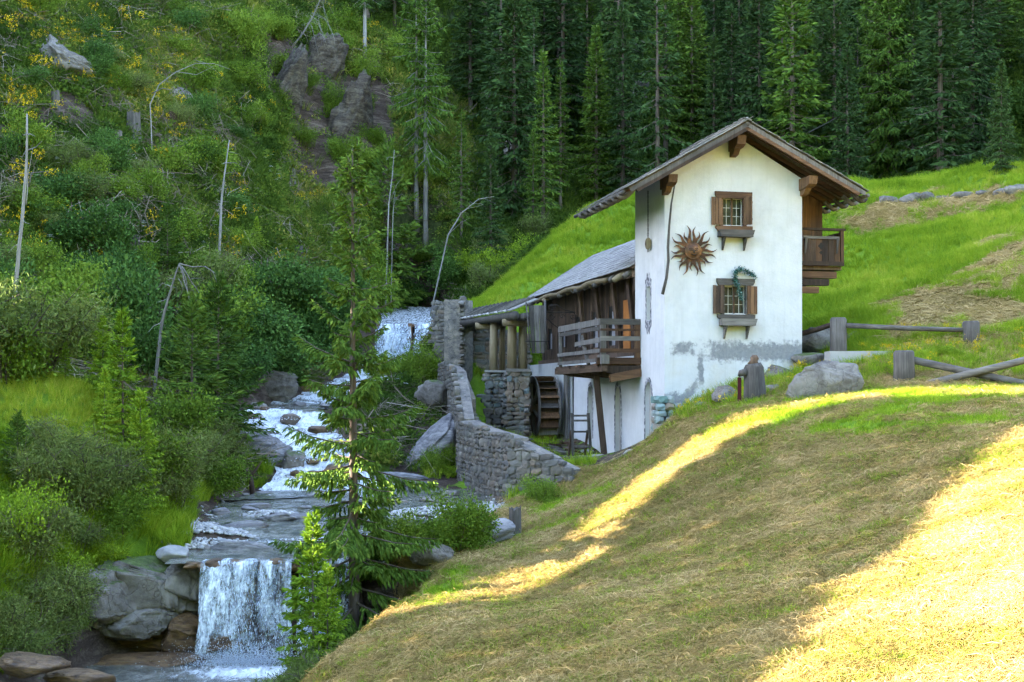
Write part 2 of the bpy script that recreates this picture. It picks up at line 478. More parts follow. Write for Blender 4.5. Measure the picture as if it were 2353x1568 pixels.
MAT['rock'] = m_rock('limestone rock', (0.0279, 0.0229, 0.0186), (0.0992, 0.0868, 0.0744), (0.2046, 0.1860, 0.1674), 0.0, 0.9, True)
MAT['rock_bare'] = m_rock('bare limestone', (0.0310, 0.0260, 0.0211), (0.1116, 0.0992, 0.0868), (0.2232, 0.2046, 0.1798), 0.0, 0.9)
MAT['rock_wet'] = m_rock('wet undercut rock', (0.012, 0.009, 0.006), (0.07, 0.04, 0.02), (0.20, 0.12, 0.055), 1.0, 1.2)
MAT['rock_wet'].node_tree.nodes['Principled BSDF'].inputs['Roughness'].default_value = 0.35
MAT['rock_slab'] = m_rock('banded slab', (0.0350, 0.0350, 0.0385), (0.1120, 0.1085, 0.1120), (0.2800, 0.2660, 0.2590), 1.5, 0.9)
# ------------------------------------------------------------------ the ground
POLY = dict(
    ravine=[(585,90),(640,70),(700,120),(790,180),(860,130),(905,230),(915,420),(850,450),(760,450),(690,420),(640,330),(590,230)],
    slab=[(880,1125),(930,1010),(960,935),(1010,925),(1060,1000),(1055,1112),(960,1125)],
    bandhay=[(1930,505),(1990,470),(2200,452),(2353,440),(2353,478),(2200,500),(2060,530),(1960,545)],
    lowhay=[(2025,735),(2060,690),(2150,640),(2240,590),(2353,535),(2353,740),(2280,780),(2150,800),(2060,790)],
    crestlawn=[(1640,935),(1760,900),(2353,880),(2353,985),(2150,1010),(1900,1000),(1780,1000),(1650,1030),(1600,1010)],
    grassy=[(900,1370),(1060,1290),(1190,1240),(1270,1090),(1420,1060),(1500,1000),(1460,1080),(1330,1200),(1150,1330),(980,1420),(800,1500),(760,1568),(730,1568)],
    backrock=[(1930,470),(2353,425),(2353,445),(1940,490)])

def zones(x, y, z):
    px, py = proj(x, y, z)
    e, L, w, s = stream_near(x, y)
    n = fbm(x * 0.8, y * 0.8, 21, 4)
    right = (x > -4.0 + 0.06 * (y - 20)) & (e > 0.6) & (y < 46.5) & (y > -20) & ~((x < 1.6) & (y > 42.5))
    hay = np.where(right, 0.85 + 0.5 * n, 0.0)
    lawn = inpoly(px + 15 * n, py + 15 * n, POLY['crestlawn']) & (y < 46)
    hay = np.where(lawn, 0.34 + 0.5 * n, hay)
    edge = inpoly(px, py, POLY['grassy']) & (y < 46)
    hay = np.where(edge, 0.42 + 0.6 * n, hay)
    hill = (y >= 46.5) & (px > 1840) & (y < 100)
    nb = fbm(x * 0.3, y * 0.3, 24, 4)
    for k in ('bandhay', 'lowhay'):
        hay = np.where(hill & inpoly(px + 70 * nb, py + 40 * n, POLY[k]), 0.60 + 0.8 * n, hay)
    rock = np.where(e < 0.9, np.clip(1.2 - e, 0, 1), 0.0)
    rock = np.where((y > 80) & inpoly(px + 25 * n, py + 25 * n, POLY['ravine']), np.clip(0.95 + 1.1 * fbm(x * 0.35, y * 0.2, 66, 3), 0, 1), rock)
    rock = np.where((y > 45) & (y < 70) & inpoly(px, py, POLY['slab']), 1.0, rock)
    rock = np.where((x > -1.5) & (x < 4.6) & (y > 44) & (y < 66) & (e > 0.5), np.maximum(rock, 0.55), rock)
    n2 = fbm(x * 0.12 + 5, y * 0.12, 31, 4)
    scree = np.clip((n2 - 0.22) * 3.0, 0, 0.9)
    rock = np.where((y > 60) & (x < -6) & (e > 1), np.maximum(rock, scree * 0.8), rock)
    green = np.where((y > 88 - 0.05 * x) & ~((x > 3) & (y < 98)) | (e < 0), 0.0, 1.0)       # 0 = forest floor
    green = np.where((x < -2) & (y > 44) & (y < 100), 0.45 + 0.45 * n2, green)
    green = np.where(lawn | edge, 1.2, green)
    return np.clip(hay, 0, 1), np.clip(rock, 0, 1), np.clip(green, 0, 1.2)

def grid_axis(segs):
    out = [segs[0][0]]
    for a, b, d0, d1 in segs:
        x = a
        while x < b - 1e-6:
            t = (x - a) / (b - a); x = min(b, x + d0 + (d1 - d0) * t); out.append(x)
    return np.array(out)

t = NT('meadow and forest ground')
hayA = t.attr('hay'); rockA = t.attr('rock'); greenA = t.attr('green')
p = t.geo()
n1 = t.noise(p, 3.0, 8, 0.7); n2 = t.noise(p, 0.5, 5, 0.6); n3 = t.noise(p, 16.0, 6, 0.75)
grass = t.ramp(t.math('ADD', t.math('MULTIPLY', n1, 0.5), t.math('MULTIPLY', n2, 0.5)), [(0.3, (0.05, 0.10, 0.010)), (0.5, (0.095, 0.18, 0.016)), (0.7, (0.18, 0.25, 0.035))])
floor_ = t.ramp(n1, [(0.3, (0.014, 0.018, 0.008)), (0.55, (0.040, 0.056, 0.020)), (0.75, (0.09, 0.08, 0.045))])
hayc = t.ramp(t.math('ADD', t.math('MULTIPLY', n3, 0.6), t.math('MULTIPLY', n1, 0.4)), [(0.3, (0.08, 0.062, 0.024)), (0.5, (0.23, 0.185, 0.085)), (0.72, (0.40, 0.33, 0.18))])
rockc = t.ramp(t.math('ADD', t.math('MULTIPLY', t.noise(t.geo((1, 1, 5)), 0.7, 10, 0.7, 0.8), 0.7), t.math('MULTIPLY', n3, 0.35)), [(0.36, (0.012, 0.009, 0.007)), (0.54, (0.060, 0.044, 0.034)), (0.76, (0.21, 0.17, 0.135))])
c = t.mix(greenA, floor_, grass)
hm = t.math('GREATER_THAN', t.math('ADD', hayA, t.math('MULTIPLY', t.math('SUBTRACT', n1, 0.5), 0.9)), 0.42)
c = t.mix(hm, c, hayc)
rm = t.math('GREATER_THAN', t.math('ADD', rockA, t.math('MULTIPLY', t.math('SUBTRACT', n1, 0.5), 1.0)), 0.5)
c = t.mix(rm, c, rockc)
t.color(c)
t.bump(t.math('ADD', n1, t.math('MULTIPLY', n3, 0.5)), 0.9, 0.10)
t.b.inputs['Roughness'].default_value = 0.95
t.b.inputs['Specular IOR Level'].default_value = 0.05
MAT['ground'] = t.m

gx = grid_axis([(-260, -60, 14, 3), (-60, -16, 2.2, 0.5), (-16, 16, 0.30, 0.30), (16, 40, 0.6, 1.6), (40, 260, 3, 16)])
gy = grid_axis([(-160, -60, 14, 9), (-60, 6, 9, 1.0), (6, 52, 0.30, 0.30), (52, 90, 0.34, 0.7), (90, 160, 0.9, 1.8), (160, 340, 4, 14)])
GX, GY = np.meshgrid(gx, gy)
GZ = hz(GX, GY)
nx, ny = len(gx), len(gy)
idx = np.arange(nx * ny).reshape(ny, nx)
quads = np.stack([idx[:-1, :-1], idx[:-1, 1:], idx[1:, 1:], idx[1:, :-1]], -1).reshape(-1, 4)
gm = np_mesh('ground', np.stack([GX, GY, GZ], -1).reshape(-1, 3), quads, mat=MAT['ground'], smooth=True)
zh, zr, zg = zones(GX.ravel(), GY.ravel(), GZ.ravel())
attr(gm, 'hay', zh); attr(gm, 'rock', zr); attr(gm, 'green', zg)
ground = mesh_obj('ground', gm, kind='structure')
tag(ground, 'mown valley meadow and wooded mountain slopes around the mill', 'ground')

# ------------------------------------------------------------------ water
t = NT('stream water')
fo = t.attr('foam')
p = t.geo((1, 1, 1))
nf = t.noise(t.geo((2.6, 1.1, 1)), 2.4, 9, 0.78, 0.9)
fm = t.math('MULTIPLY', t.math('SUBTRACT', t.math('ADD', fo, nf), 0.94), 3.6, True)
deep = t.ramp(t.noise(p, 1.6, 6, 0.7), [(0.35, (0.03, 0.04, 0.035)), (0.52, (0.10, 0.10, 0.08)), (0.7, (0.24, 0.23, 0.20))])
t.color(t.mix(fm, deep, (0.78, 0.84, 0.90)))
t.link(t.math('ADD', t.math('MULTIPLY', fm, 0.55), 0.06), t.b.inputs['Roughness'])
t.b.inputs['Specular IOR Level'].default_value = 0.5
t.bump(t.math('ADD', t.noise(t.geo((2.5, 1.4, 1)), 2.5, 5, 0.6, 1.0), t.math('MULTIPLY', fm, 0.5)), 0.7, 0.10)
MAT['water'] = t.m

def ribbon(name, i0, i1, extra=0.55, sub=14, across=30, foamfun=None):
    S = STREAM[i0:i1 + 1]
    # resample
    seg = np.hypot(np.diff(S[:, 0]), np.diff(S[:, 1])); cum = np.concatenate([[0], np.cumsum(seg)])
    m = max(4, int(cum[-1] / 0.18))
    tt = np.linspace(0, cum[-1], m)
    R = np.stack([np.interp(tt, cum, S[:, k]) for k in range(4)], -1)
    for _ in range(2):
        R[1:-1, :2] = (R[:-2, :2] + 2 * R[1:-1, :2] + R[2:, :2]) / 4
    T = np.gradient(R[:, :2], axis=0); T /= np.linalg.norm(T, axis=1)[:, None]
    N = np.stack([T[:, 1], -T[:, 0]], -1)
    a = np.linspace(-1, 1, across)
    X = R[:, None, 0] + N[:, None, 0] * a * (R[:, None, 3] + extra); Y = R[:, None, 1] + N[:, None, 1] * a * (R[:, None, 3] + extra)
    grad = np.abs(np.gradient(R[:, 2], tt))
    Z = R[:, None, 2] + 0 * X + np.minimum(grad + 0.03, 0.5)[:, None] * 0.9 * fbm(X * 1.6, Y * 1.6, 41, 4) + 0.015 * fbm(X * 2, Y * 2, 5, 2)
    foam = np.clip(grad * 2.6, 0, 0.62)[:, None] + 0 * X + 0.10
    if foamfun is not None: foam = foamfun(X, Y, foam)
    id_ = np.arange(m * across).reshape(m, across)
    q = np.stack([id_[:-1, :-1], id_[:-1, 1:], id_[1:, 1:], id_[1:, :-1]], -1).reshape(-1, 4)
    me = np_mesh(name, np.stack([X, Y, Z], -1).reshape(-1, 3), q, mat=MAT['water'], smooth=True)
    attr(me, 'foam', foam.ravel())
    o = mesh_obj(name, me, kind='structure')
    return o

def f_pool(X, Y, f):
    d = np.hypot((X + 5.6) / 2.4, (Y - 28.9) / 1.3)
    return np.maximum(f, 0.75 - 0.38 * d)
tag(ribbon('plunge_pool_water', 0, 3, foamfun=f_pool), 'foaming plunge pool under the near waterfall', 'water')
def f_mid(X, Y, f):
    r = np.exp(-((Y - 35.6 - 0.15 * X) / 0.9) ** 2) * 0.5 + np.exp(-((Y - 38.3 + 0.2 * X) / 1.0) ** 2) * 0.40 + np.exp(-(np.hypot(X + 6.6, Y - 46.6) / 1.6) ** 2) * 0.5
    return np.maximum(f, r)
tag(ribbon('stream_water', 4, 9, foamfun=f_mid), 'shallow stream running between gravel bars above the near waterfall', 'water')
tag(ribbon('cascade_water', 9, 17, extra=0.35, foamfun=lambda X, Y, f: np.clip(f * 1.0 + 0.10 + 0.30 * fbm(X * 1.1, Y * 0.8, 3, 3), 0, 0.62)), 'white cascade tumbling over rocks behind the tall spruce', 'water')
tag(ribbon('weir_water', 18, 20), 'flat water held back above the wooden weir', 'water')

# falling water: thin curved strands in front of wet rock
t = NT('falling water')
g = t.new('ShaderNodeNewGeometry')
c = t.ramp(g.outputs['Random Per Island'], [(0.0, (0.40, 0.50, 0.62)), (0.5, (0.66, 0.75, 0.85)), (1.0, (0.85, 0.90, 0.95))])
t.leaf(c, 0.35)
t.b.inputs['Specular IOR Level'].default_value = 0.4
t.b.inputs['Roughness'].default_value = 0.3
MAT['fall'] = t.m

t = NT('falling water sheet')
at = t.attr('along'); ac = t.attr('across')
cv = t.new('ShaderNodeCombineXYZ'); t.link(t.math('MULTIPLY', ac, 1.0), cv.inputs[0]); t.link(t.math('MULTIPLY', at, 0.22), cv.inputs[1])
st1 = t.noise(cv.outputs[0], 6.0, 8, 0.70, 0.5)
cv2 = t.new('ShaderNodeCombineXYZ'); t.link(ac, cv2.inputs[0]); t.link(t.math('MULTIPLY', at, 0.45), cv2.inputs[1])
st2 = t.noise(cv2.outputs[0], 16.0, 5, 0.7, 0.6)
big = t.noise(cv.outputs[0], 1.7, 3, 0.5)
den = t.math('ADD', t.math('MULTIPLY', st1, 0.55), t.math('ADD', t.math('MULTIPLY', st2, 0.42), t.math('MULTIPLY', big, 0.55)))
al = t.math('MULTIPLY', t.math('SUBTRACT', den, 0.69), 4.5, True)
al = t.math('MULTIPLY', al, 0.93)
t.link(al, t.b.inputs['Alpha'])
t.color(t.ramp(den, [(0.72, (0.36, 0.45, 0.54)), (0.95, (0.80, 0.86, 0.92))]))
t.b.inputs['Roughness'].default_value = 0.35
t.bump(st2, 0.6, 0.05)
MAT['sheet'] = t.m

def water_sheet(name, x0, x1, y_lip, z_lip, z_base, throw, label, seed=1, layers=2, edge=0.12, pat=1.0):
    r = np.random.default_rng(seed)
    nxs, nzs = int((x1 - x0) / 0.06), 26
    V = []; Q = []; A = []; C = []
    for l in range(layers):
        u = np.linspace(0, 1, nxs); s = np.concatenate([[-0.12, -0.05], np.linspace(0, 1, nzs)])
        U, S = np.meshgrid(u, s)
        sp = np.maximum(S, 0)
        lipn = 0.10 * fbm(U * 9 + seed, U * 0 + l, seed, 3)
        X = x0 + (x1 - x0) * U + 0.05 * fbm(U * 14, S * 3 + l * 7, seed + 3, 3) + (U - 0.5) * edge * sp
        Y = y_lip + lipn - throw * (0.8 + 0.35 * l) * np.sqrt(sp) - np.minimum(S, 0) * 3.0 + 0.09 * fbm(U * 16, S * 2.5 + l, seed + 5, 3) * (S > 0)
        Z = z_lip - (z_lip - z_base) * sp + 0.03 * fbm(U * 8, U * 0, seed + 9, 2)
        o = sum(len(q) for q in V)
        V.append(np.stack([X, Y, Z], -1).reshape(-1, 3)); A.append((S * (z_lip - z_base) * pat + l * 13.7).ravel()); C.append((U * (x1 - x0) * pat + l * 5.3).ravel())
        i = np.arange(U.size).reshape(U.shape) + o
        Q.append(np.stack([i[:-1, :-1], i[:-1, 1:], i[1:, 1:], i[1:, :-1]], -1).reshape(-1, 4))
    me = np_mesh(name, np.concatenate(V), np.concatenate(Q), mat=MAT['sheet'], smooth=True)
    attr(me, 'along', np.concatenate(A)); attr(me, 'across', np.concatenate(C))
    ob = mesh_obj(name, me, kind='stuff')
    return tag(ob, label, 'waterfall')

def droplets(name, x0, x1, y_lip, z_lip, z_base, n, throw, lmin, lmax, w, parent, seed):
    r = np.random.default_rng(seed)
    s = r.random(n) ** 0.7; x = r.uniform(x0, x1, n)
    keep = fbm(x * 2.2, s * 0.8, seed, 3) + r.normal(0, 0.25, n) > -0.12
    s, x = s[keep], x[keep]; n = len(s)
    H = z_lip - z_base
    c = np.stack([x + r.normal(0, 0.03, n), y_lip - throw * r.uniform(0.7, 1.4, n) * np.sqrt(s), z_lip - H * s], -1)
    L = r.uniform(lmin, lmax, n) * (0.5 + s)
    from_ = np.stack([r.normal(0, .08, n), -0.15 - 0.1 * r.random(n), -np.ones(n)], -1); from_ /= np.linalg.norm(from_, axis=1)[:, None]
    sd = np.cross(from_, r.normal(size=(n, 3))); sd /= np.linalg.norm(sd, axis=1)[:, None]; ww = (w * r.uniform(.5, 1.4, n))[:, None]; L = L[:, None]
    V = np.stack([c, c + from_ * L * .6 + sd * ww, c + from_ * L, c + from_ * L * .6 - sd * ww], 1).reshape(-1, 3)
    return mesh_obj(name, np_mesh(name, V, np.arange(4 * n).reshape(n, 4), mat=MAT['fall']), parent, kind='stuff')

def spray(name, cx, cy, cz, rx, ry, rz, n, size, label, seed=3):
    r = np.random.default_rng(seed)
    p = np.stack([cx + rx * r.normal(0, 0.5, n), cy + ry * r.normal(0, 0.5, n), cz + np.abs(r.normal(0, 0.5, n)) * rz * r.random(n)], -1)
    s = size * r.uniform(0.4, 1.3, n)
    a = r.normal(size=(n, 3)); a /= np.linalg.norm(a, axis=1)[:, None]
    b = np.cross(a, r.normal(size=(n, 3))); b /= np.linalg.norm(b, axis=1)[:, None]
    c_ = np.cross(a, b)
    k = np.array([[1, 0], [-.5, .87], [-.5, -.87]])
    V = [p + s[:, None] * (k[j, 0] * a + k[j, 1] * b) for j in range(3)] + [p + s[:, None] * 0.9 * c_]
    V = np.stack(V, 1).reshape(-1, 3)
    i = np.arange(n)[:, None] * 4
    T = np.concatenate([i + np.array([[0, 1, 2]]), i + np.array([[0, 3, 1]]), i + np.array([[1, 3, 2]]), i + np.array([[2, 3, 0]])])
    ob = mesh_obj(name, np_mesh(name, V, tris=T, mat=MAT['fall']), kind='stuff')
    return tag(ob, label, 'spray')

wf = water_sheet('waterfall', -7.25, -5.15, 30.62, -3.93, -6.1, 0.42, 'white curtain of water falling over the near rock ledge', 2)
droplets('falling_drops', -7.25, -5.15, 30.6, -3.95, -6.1, 2600, 0.50, 0.03, 0.10, 0.007, wf, 3)
wf = water_sheet('side_waterfall', -4.95, -3.75, 30.62, -3.93, -5.9, 0.35, 'narrower sheet of water falling behind the young spruces', 5)
droplets('falling_drops', -4.95, -3.75, 30.6, -3.95, -5.9, 800, 0.5, 0.03, 0.10, 0.007, wf, 6)
spray('waterfall_spray', -6.1, 29.75, -6.15, 1.35, 0.55, 0.55, 8000, 0.013, 'white froth and droplets at the foot of the near waterfall', 4)
wf = water_sheet('weir_waterfall', -8.3, -6.2, 79.9, 4.27, 1.75, 0.5, 'left half of the white water spilling over the wooden weir', 8, pat=0.38)
droplets('falling_drops', -8.3, -6.2, 79.8, 4.2, 1.75, 1500, 0.6, 0.08, 0.25, 0.03, wf, 9)
wf = water_sheet('weir_waterfall', -5.95, -4.35, 79.9, 4.27, 1.75, 0.5, 'right half of the weir fall beside the stone pillar', 11, pat=0.38)
droplets('falling_drops', -5.95, -4.35, 79.8, 4.2, 1.75, 1200, 0.6, 0.08, 0.25, 0.03, wf, 12)
spray('weir_spray', -6.5, 79.0, 1.7, 2.6, 0.7, 0.5, 2500, 0.06, 'froth at the foot of the weir fall', 6)
for k, (a_, b_) in enumerate(((9, 10), (10, 11), (12, 13))):
    A, B = STREAM[a_], STREAM[b_]
    spray('cascade_spray', (A[0] + B[0]) / 2, (A[1] + B[1]) / 2, (A[2] + B[2]) / 2, 1.1, 1.9, 0.35, 900, 0.028,
          ('white froth where the cascade enters the pool', 'white froth midway down the cascade', 'white froth at the head of the cascade')[k], 8 + k)
# ------------------------------------------------------------------ the mill house
TH = math.radians(12.5); cT, sT = math.cos(TH), math.sin(TH)
X0, Y0 = (1527 - CX) / F * 46, 46.0
def hf(px, py, ly=0.0):
    rx = (px - CX) / F; Y = (ly - sT * X0 + cT * Y0) / (cT - sT * rx); X = rx * Y
    return cT * (X - X0) + sT * (Y - Y0), (HY - py) / F * Y
def hs(px, py, lx=0.0):
    rx = (px - CX) / F; Y = (lx + cT * X0 + sT * Y0) / (cT * rx + sT); X = rx * Y
    return -sT * (X - X0) + cT * (Y - Y0), (HY - py) / F * Y
def toW(lx, ly, lz): return Vector((X0 + cT * lx - sT * ly, Y0 + sT * lx + cT * ly, lz))

t = NT('white lime plaster')
p = t.coords('Object')
n1 = t.noise(p, 1.2, 6, 0.65); n2 = t.noise(p, 9.0, 6, 0.7)
base = t.ramp(n1, [(0.3, (0.40, 0.40, 0.405)), (0.6, (0.47, 0.47, 0.475))])
# repaired patches of bare grey cement low on the gable wall
sep = t.new('ShaderNodeSeparateXYZ'); t.link(p, sep.inputs[0])
x, y, z = sep.outputs
def band(v, c, w): return t.math('SUBTRACT', 1.0, t.math('MULTIPLY', t.math('ABSOLUTE', t.math('SUBTRACT', v, c)), 1.0 / w))
b1 = t.math('MINIMUM', band(z, 1.50, 0.55), t.math('ADD', t.math('MULTIPLY', x, 0.7), -0.75))      # strip under the windows, to the right
b2 = t.math('MINIMUM', band(z, 1.60, 0.32), band(x, 0.72, 0.62))                                      # blot to the left of it
b3 = t.math('MINIMUM', band(t.math('SUBTRACT', z, t.math('MULTIPLY', x, 1.05)), -0.95, 0.34), band(x, 0.75, 0.85))   # slanting crack
b4 = t.math('MINIMUM', band(t.math('SUBTRACT', x, 1.25), t.math('MULTIPLY', n1, 0.2), 0.16), band(z, 0.75, 0.9))
b5 = t.math('MINIMUM', band(z, -0.20, 0.34), band(x, 0.45, 0.8))
pm = t.math('MAXIMUM', t.math('MAXIMUM', b1, b2), t.math('MAXIMUM', b3, t.math('MAXIMUM', b4, b5)))
ofront = t.math('LESS_THAN', y, 0.05)
pmask = t.math('MULTIPLY', t.math('MULTIPLY', t.math('SUBTRACT', t.math('ADD', pm, t.math('MULTIPLY', t.math('SUBTRACT', t.noise(p, 4.0, 8, 0.75), 0.5), 2.2)), 0.22), 2.6, True), ofront)
c = t.mix(pmask, base, t.ramp(n2, [(0.3, (0.14, 0.145, 0.155)), (0.7, (0.22, 0.225, 0.235))]))
warm = t.math('MULTIPLY', t.math('MULTIPLY', t.math('SUBTRACT', t.noise(p, 0.9, 4), 0.48), 4.0, True), t.math('MULTIPLY', t.math('LESS_THAN', z, 1.2), ofront))
c = t.mix(t.math('MULTIPLY', warm, 0.6), c, (0.42, 0.37, 0.29))
c = t.mix(t.math('MULTIPLY', t.math('GREATER_THAN', t.noise(p, 14.0, 3), 0.72), 0.25), c, (0.45, 0.44, 0.42))
stk = t.noise(t.coords('Object', (5.0, 5.0, 0.25)), 1.0, 6, 0.7)
c = t.mix(t.math('MULTIPLY', t.math('MULTIPLY', t.math('SUBTRACT', stk, 0.5), 3.0, True), 0.30), c, (0.26, 0.25, 0.22))
t.color(c); t.bump(t.math('ADD', n2, n1), 0.45, 0.03)
t.b.inputs['Roughness'].default_value = 0.95
MAT['plaster'] = t.m
t = NT('painted arch ornament')
v = t.new('ShaderNodeTexVoronoi'); v.inputs['Scale'].default_value = 7.0
t.link(t.coords('Object'), v.inputs['Vector'])
t.color(t.ramp(v.outputs['Distance'], [(0.2, (0.05, 0.05, 0.06)), (0.5, (0.14, 0.14, 0.16)), (0.75, (0.36, 0.36, 0.37))]))
MAT['ornament'] = t.m
t = NT('old window glass')
t.color(t.ramp(t.noise(t.coords('Object'), 3.0, 2), [(0.3, (0.008, 0.010, 0.008)), (0.7, (0.05, 0.05, 0.035))]))
t.b.inputs['Roughness'].default_value = 0.25; t.b.inputs['Specular IOR Level'].default_value = 0.12
MAT['glass'] = t.m
def flat(name, col, rough=0.7):
    t = NT(name); n = t.noise(t.coords('Object'), 5.0, 5)
    t.color(t.mix(n, tuple(0.7 * q for q in col), tuple(min(1, 1.25 * q) for q in col))); t.b.inputs['Roughness'].default_value = rough
    return t.m
MAT['white_paint'] = flat('flaking white paint', (0.42, 0.40, 0.36))
MAT['door_white'] = flat('whitewashed door', (0.30, 0.285, 0.26))
MAT['cream'] = flat('cream window infill', (0.46, 0.42, 0.30))
MAT['dark'] = flat('dark interior', (0.01, 0.009, 0.008))
MAT['curtain'] = flat('pale curtain', (0.16, 0.16, 0.17))
MAT['cement'] = flat('grey cement', (0.30, 0.29, 0.28), 0.9)

house = empty('mill_house', (X0, Y0, 0), TH, 'white plastered mill house with wooden balconies and shingle roofs above the stream', 'house')
HB = lambda mb, name, mat, parent=house, **k: mb.build(name, MAT[mat], parent, **k)

def arch_curve(u0, u1, zs, zt, n=8):
    """pointed arch from (u0,zs) over (mid,zt) to (u1,zs)"""
    m = (u0 + u1) / 2; w = (u1 - u0) / 2; h = zt - zs
    L = [(m - w * math.cos(a * math.pi / 2) ** 0.8 if a < 1 else m, zs + h * math.sin(a * math.pi / 2) ** 1.15) for a in np.linspace(0, 1, n)]
    return L + [(2 * m - u, z) for u, z in reversed(L[:-1])]

def holewall(mb, m3, u0, u1, z0, z1, holes, depth):
    """wall sheet with openings; m3(u, d, z) maps to 3-D, d grows into the wall; holes: (a, b, c, d[, zt])"""
    us = sorted({u0, u1} | {h[0] for h in holes} | {h[1] for h in holes})
    zs = sorted({z0, z1} | {h[2] for h in holes} | {h[3] for h in holes} | {h[4] for h in holes if len(h) > 4})
    for i in range(len(us) - 1):
        for j in range(len(zs) - 1):
            um, zm = (us[i] + us[i + 1]) / 2, (zs[j] + zs[j + 1]) / 2
            if any(h[0] < um < h[1] and h[2] < zm < (h[4] if len(h) > 4 else h[3]) for h in holes): continue
            mb.add([m3(us[i], 0, zs[j]), m3(us[i + 1], 0, zs[j]), m3(us[i + 1], 0, zs[j + 1]), m3(us[i], 0, zs[j + 1])], [(0, 1, 2, 3)])
    for h in holes:
        if len(h) > 4:
            cv = arch_curve(h[0], h[1], h[3], h[4]); k = len(cv) // 2
            left = cv[:k + 1] + [(h[0], h[4])]; right = cv[k:] + [(h[1], h[4])]
            mb.add([m3(u, 0, z) for u, z in left], [tuple(range(len(left)))])
            mb.add([m3(u, 0, z) for u, z in right], [tuple(range(len(right)))])
            path = [(h[0], h[2])] + cv + [(h[1], h[2])]
        else:
            path = [(h[0], h[2]), (h[0], h[3]), (h[1], h[3]), (h[1], h[2]), (h[0], h[2])]
        for a, b in zip(path[:-1], path[1:]):
            mb.add([m3(a[0], 0, a[1]), m3(b[0], 0, b[1]), m3(b[0], depth, b[1]), m3(a[0], depth, a[1])], [(0, 1, 2, 3)])

W, DT = 5.22, 3.35
FRONT = lambda u, d, z: (u, d, z)
SIDE = lambda u, d, z: (d, u, z)
up_win = (2.17, 2.94, 6.00, 6.97); lo_win = (2.23, 3.04, 2.85, 3.83)
mb = MB()
holewall(mb, FRONT, 0, W, -2.8, 7.28, [up_win, lo_win], 0.28)
mb.add([(0, 0, 7.28), (W, 0, 7.28), (W, 0, 7.75), (2.67, 0, 9.2), (0, 0, 7.75)], [(0, 1, 2, 3, 4)])
slit = (1.56, 2.0, 2.69, 3.92); arch1 = (1.40, 2.16, -2.5, -0.15, 0.42)
holewall(mb, SIDE, 0, DT, -2.8, 7.75, [slit, arch1], 0.22)
mb.add([(0, DT, -2.8), (W, DT, -2.8), (W, DT, 7.7), (2.67, DT, 9.2), (0, DT, 7.7)], [(0, 1, 2, 3, 4)])
mb.add([(W, 0, -2.8), (W, DT, -2.8), (W, DT, 7.75), (W, 0, 7.75)], [(0, 1, 2, 3)])
HB(mb, 'tower_wall', 'plaster')['label'] = 'white plastered gable tower wall with grey cement patches'

# ground floor of the wing
arch2 = (5.18, 5.92, -2.5, -0.25, 0.30); arch3 = (9.15, 9.85, -1.9, -0.2, 0.32); darkdoor = (12.15, 13.2, -2.5, 0.95)
mb = MB()
holewall(mb, SIDE, DT + 0.003, 20.6, -2.8, 1.38, [arch2, arch3, darkdoor], 0.22)
mb.add([(0, 20.6, -2.8), (7, 20.6, -2.8), (7, 20.6, 4.6), (3.2, 20.6, 6.7), (0.64, 20.6, 4.9), (0.64, 20.6, 1.38), (0, 20.6, 1.38)], [(0, 1, 2, 3, 4, 5, 6)])
mb.box(0.02, 0.9, DT + 0.01, 20.59, 1.36, 1.44)
HB(mb, 'wing_wall', 'plaster')
HB(MB().box(0.25, 0.4, 12.0, 13.4, -2.6, 1.1), 'dark_doorway', 'dark')
HB(MB().box(-0.05, 0.12, 13.2, 13.75, -2.4, 1.15), 'door_jamb', 'wood_grey')
for nm, a in (('arched_door', arch1), ('arched_door', arch2), ('arched_window', arch3)):
    d = MB().box(0.16, 0.23, a[0] - 0.1, a[1] + 0.1, a[2] - 0.05, a[4] + 0.05)
    d = HB(d, nm, 'door_white')
    inn = arch_curve(a[0], a[1], a[3], a[4]); m = (a[0] + a[1]) / 2
    pin = [(a[0], a[2] + 0.02)] + inn + [(a[1], a[2] + 0.02)]
    pout = [(a[0] - 0.10, a[2] + 0.02)] + [(m + (u - m) * 1.28, a[3] + (z - a[3]) * 1.34) for u, z in inn] + [(a[1] + 0.10, a[2] + 0.02)]
    r = MB()
    for i in range(len(pin) - 1):
        q = [pin[i], pin[i + 1], pout[i + 1], pout[i]]
        r.add([(-0.012, u, z) for u, z in q] + [(0.01, u, z) for u, z in q], [(0, 1, 2, 3), (0, 4, 5, 1), (3, 2, 6, 7)])
    HB(r, 'painted_surround', 'ornament', d)
# narrow window with painted frame
nw = HB(MB().box(0.15, 0.21, slit[0] - 0.05, slit[1] + 0.05, slit[2] - 0.05, slit[3] + 0.05), 'narrow_window', 'cream')
r = MB()
a, b, c0, d0 = slit
r.box(-0.012, 0.005, a - 0.12, a - 0.005, c0 - 0.1, d0 + 0.1); r.box(-0.012, 0.005, b + 0.005, b + 0.12, c0 - 0.1, d0 + 0.1)
for zc, sg in ((d0 + 0.02, 1), (c0 - 0.02, -1)):
    crest = [(a - 0.14, zc), (b + 0.14, zc), (b + 0.12, zc + sg * 0.22), (b - 0.02, zc + sg * 0.30), (b - 0.08, zc + sg * 0.50), ((a + b) / 2, zc + sg * 0.36), (a + 0.08, zc + sg * 0.50), (a + 0.02, zc + sg * 0.30), (a - 0.12, zc + sg * 0.22)]
    r.prism(crest, 'x', -0.013, 0.004)
HB(r, 'painted_surround', 'ornament', nw)

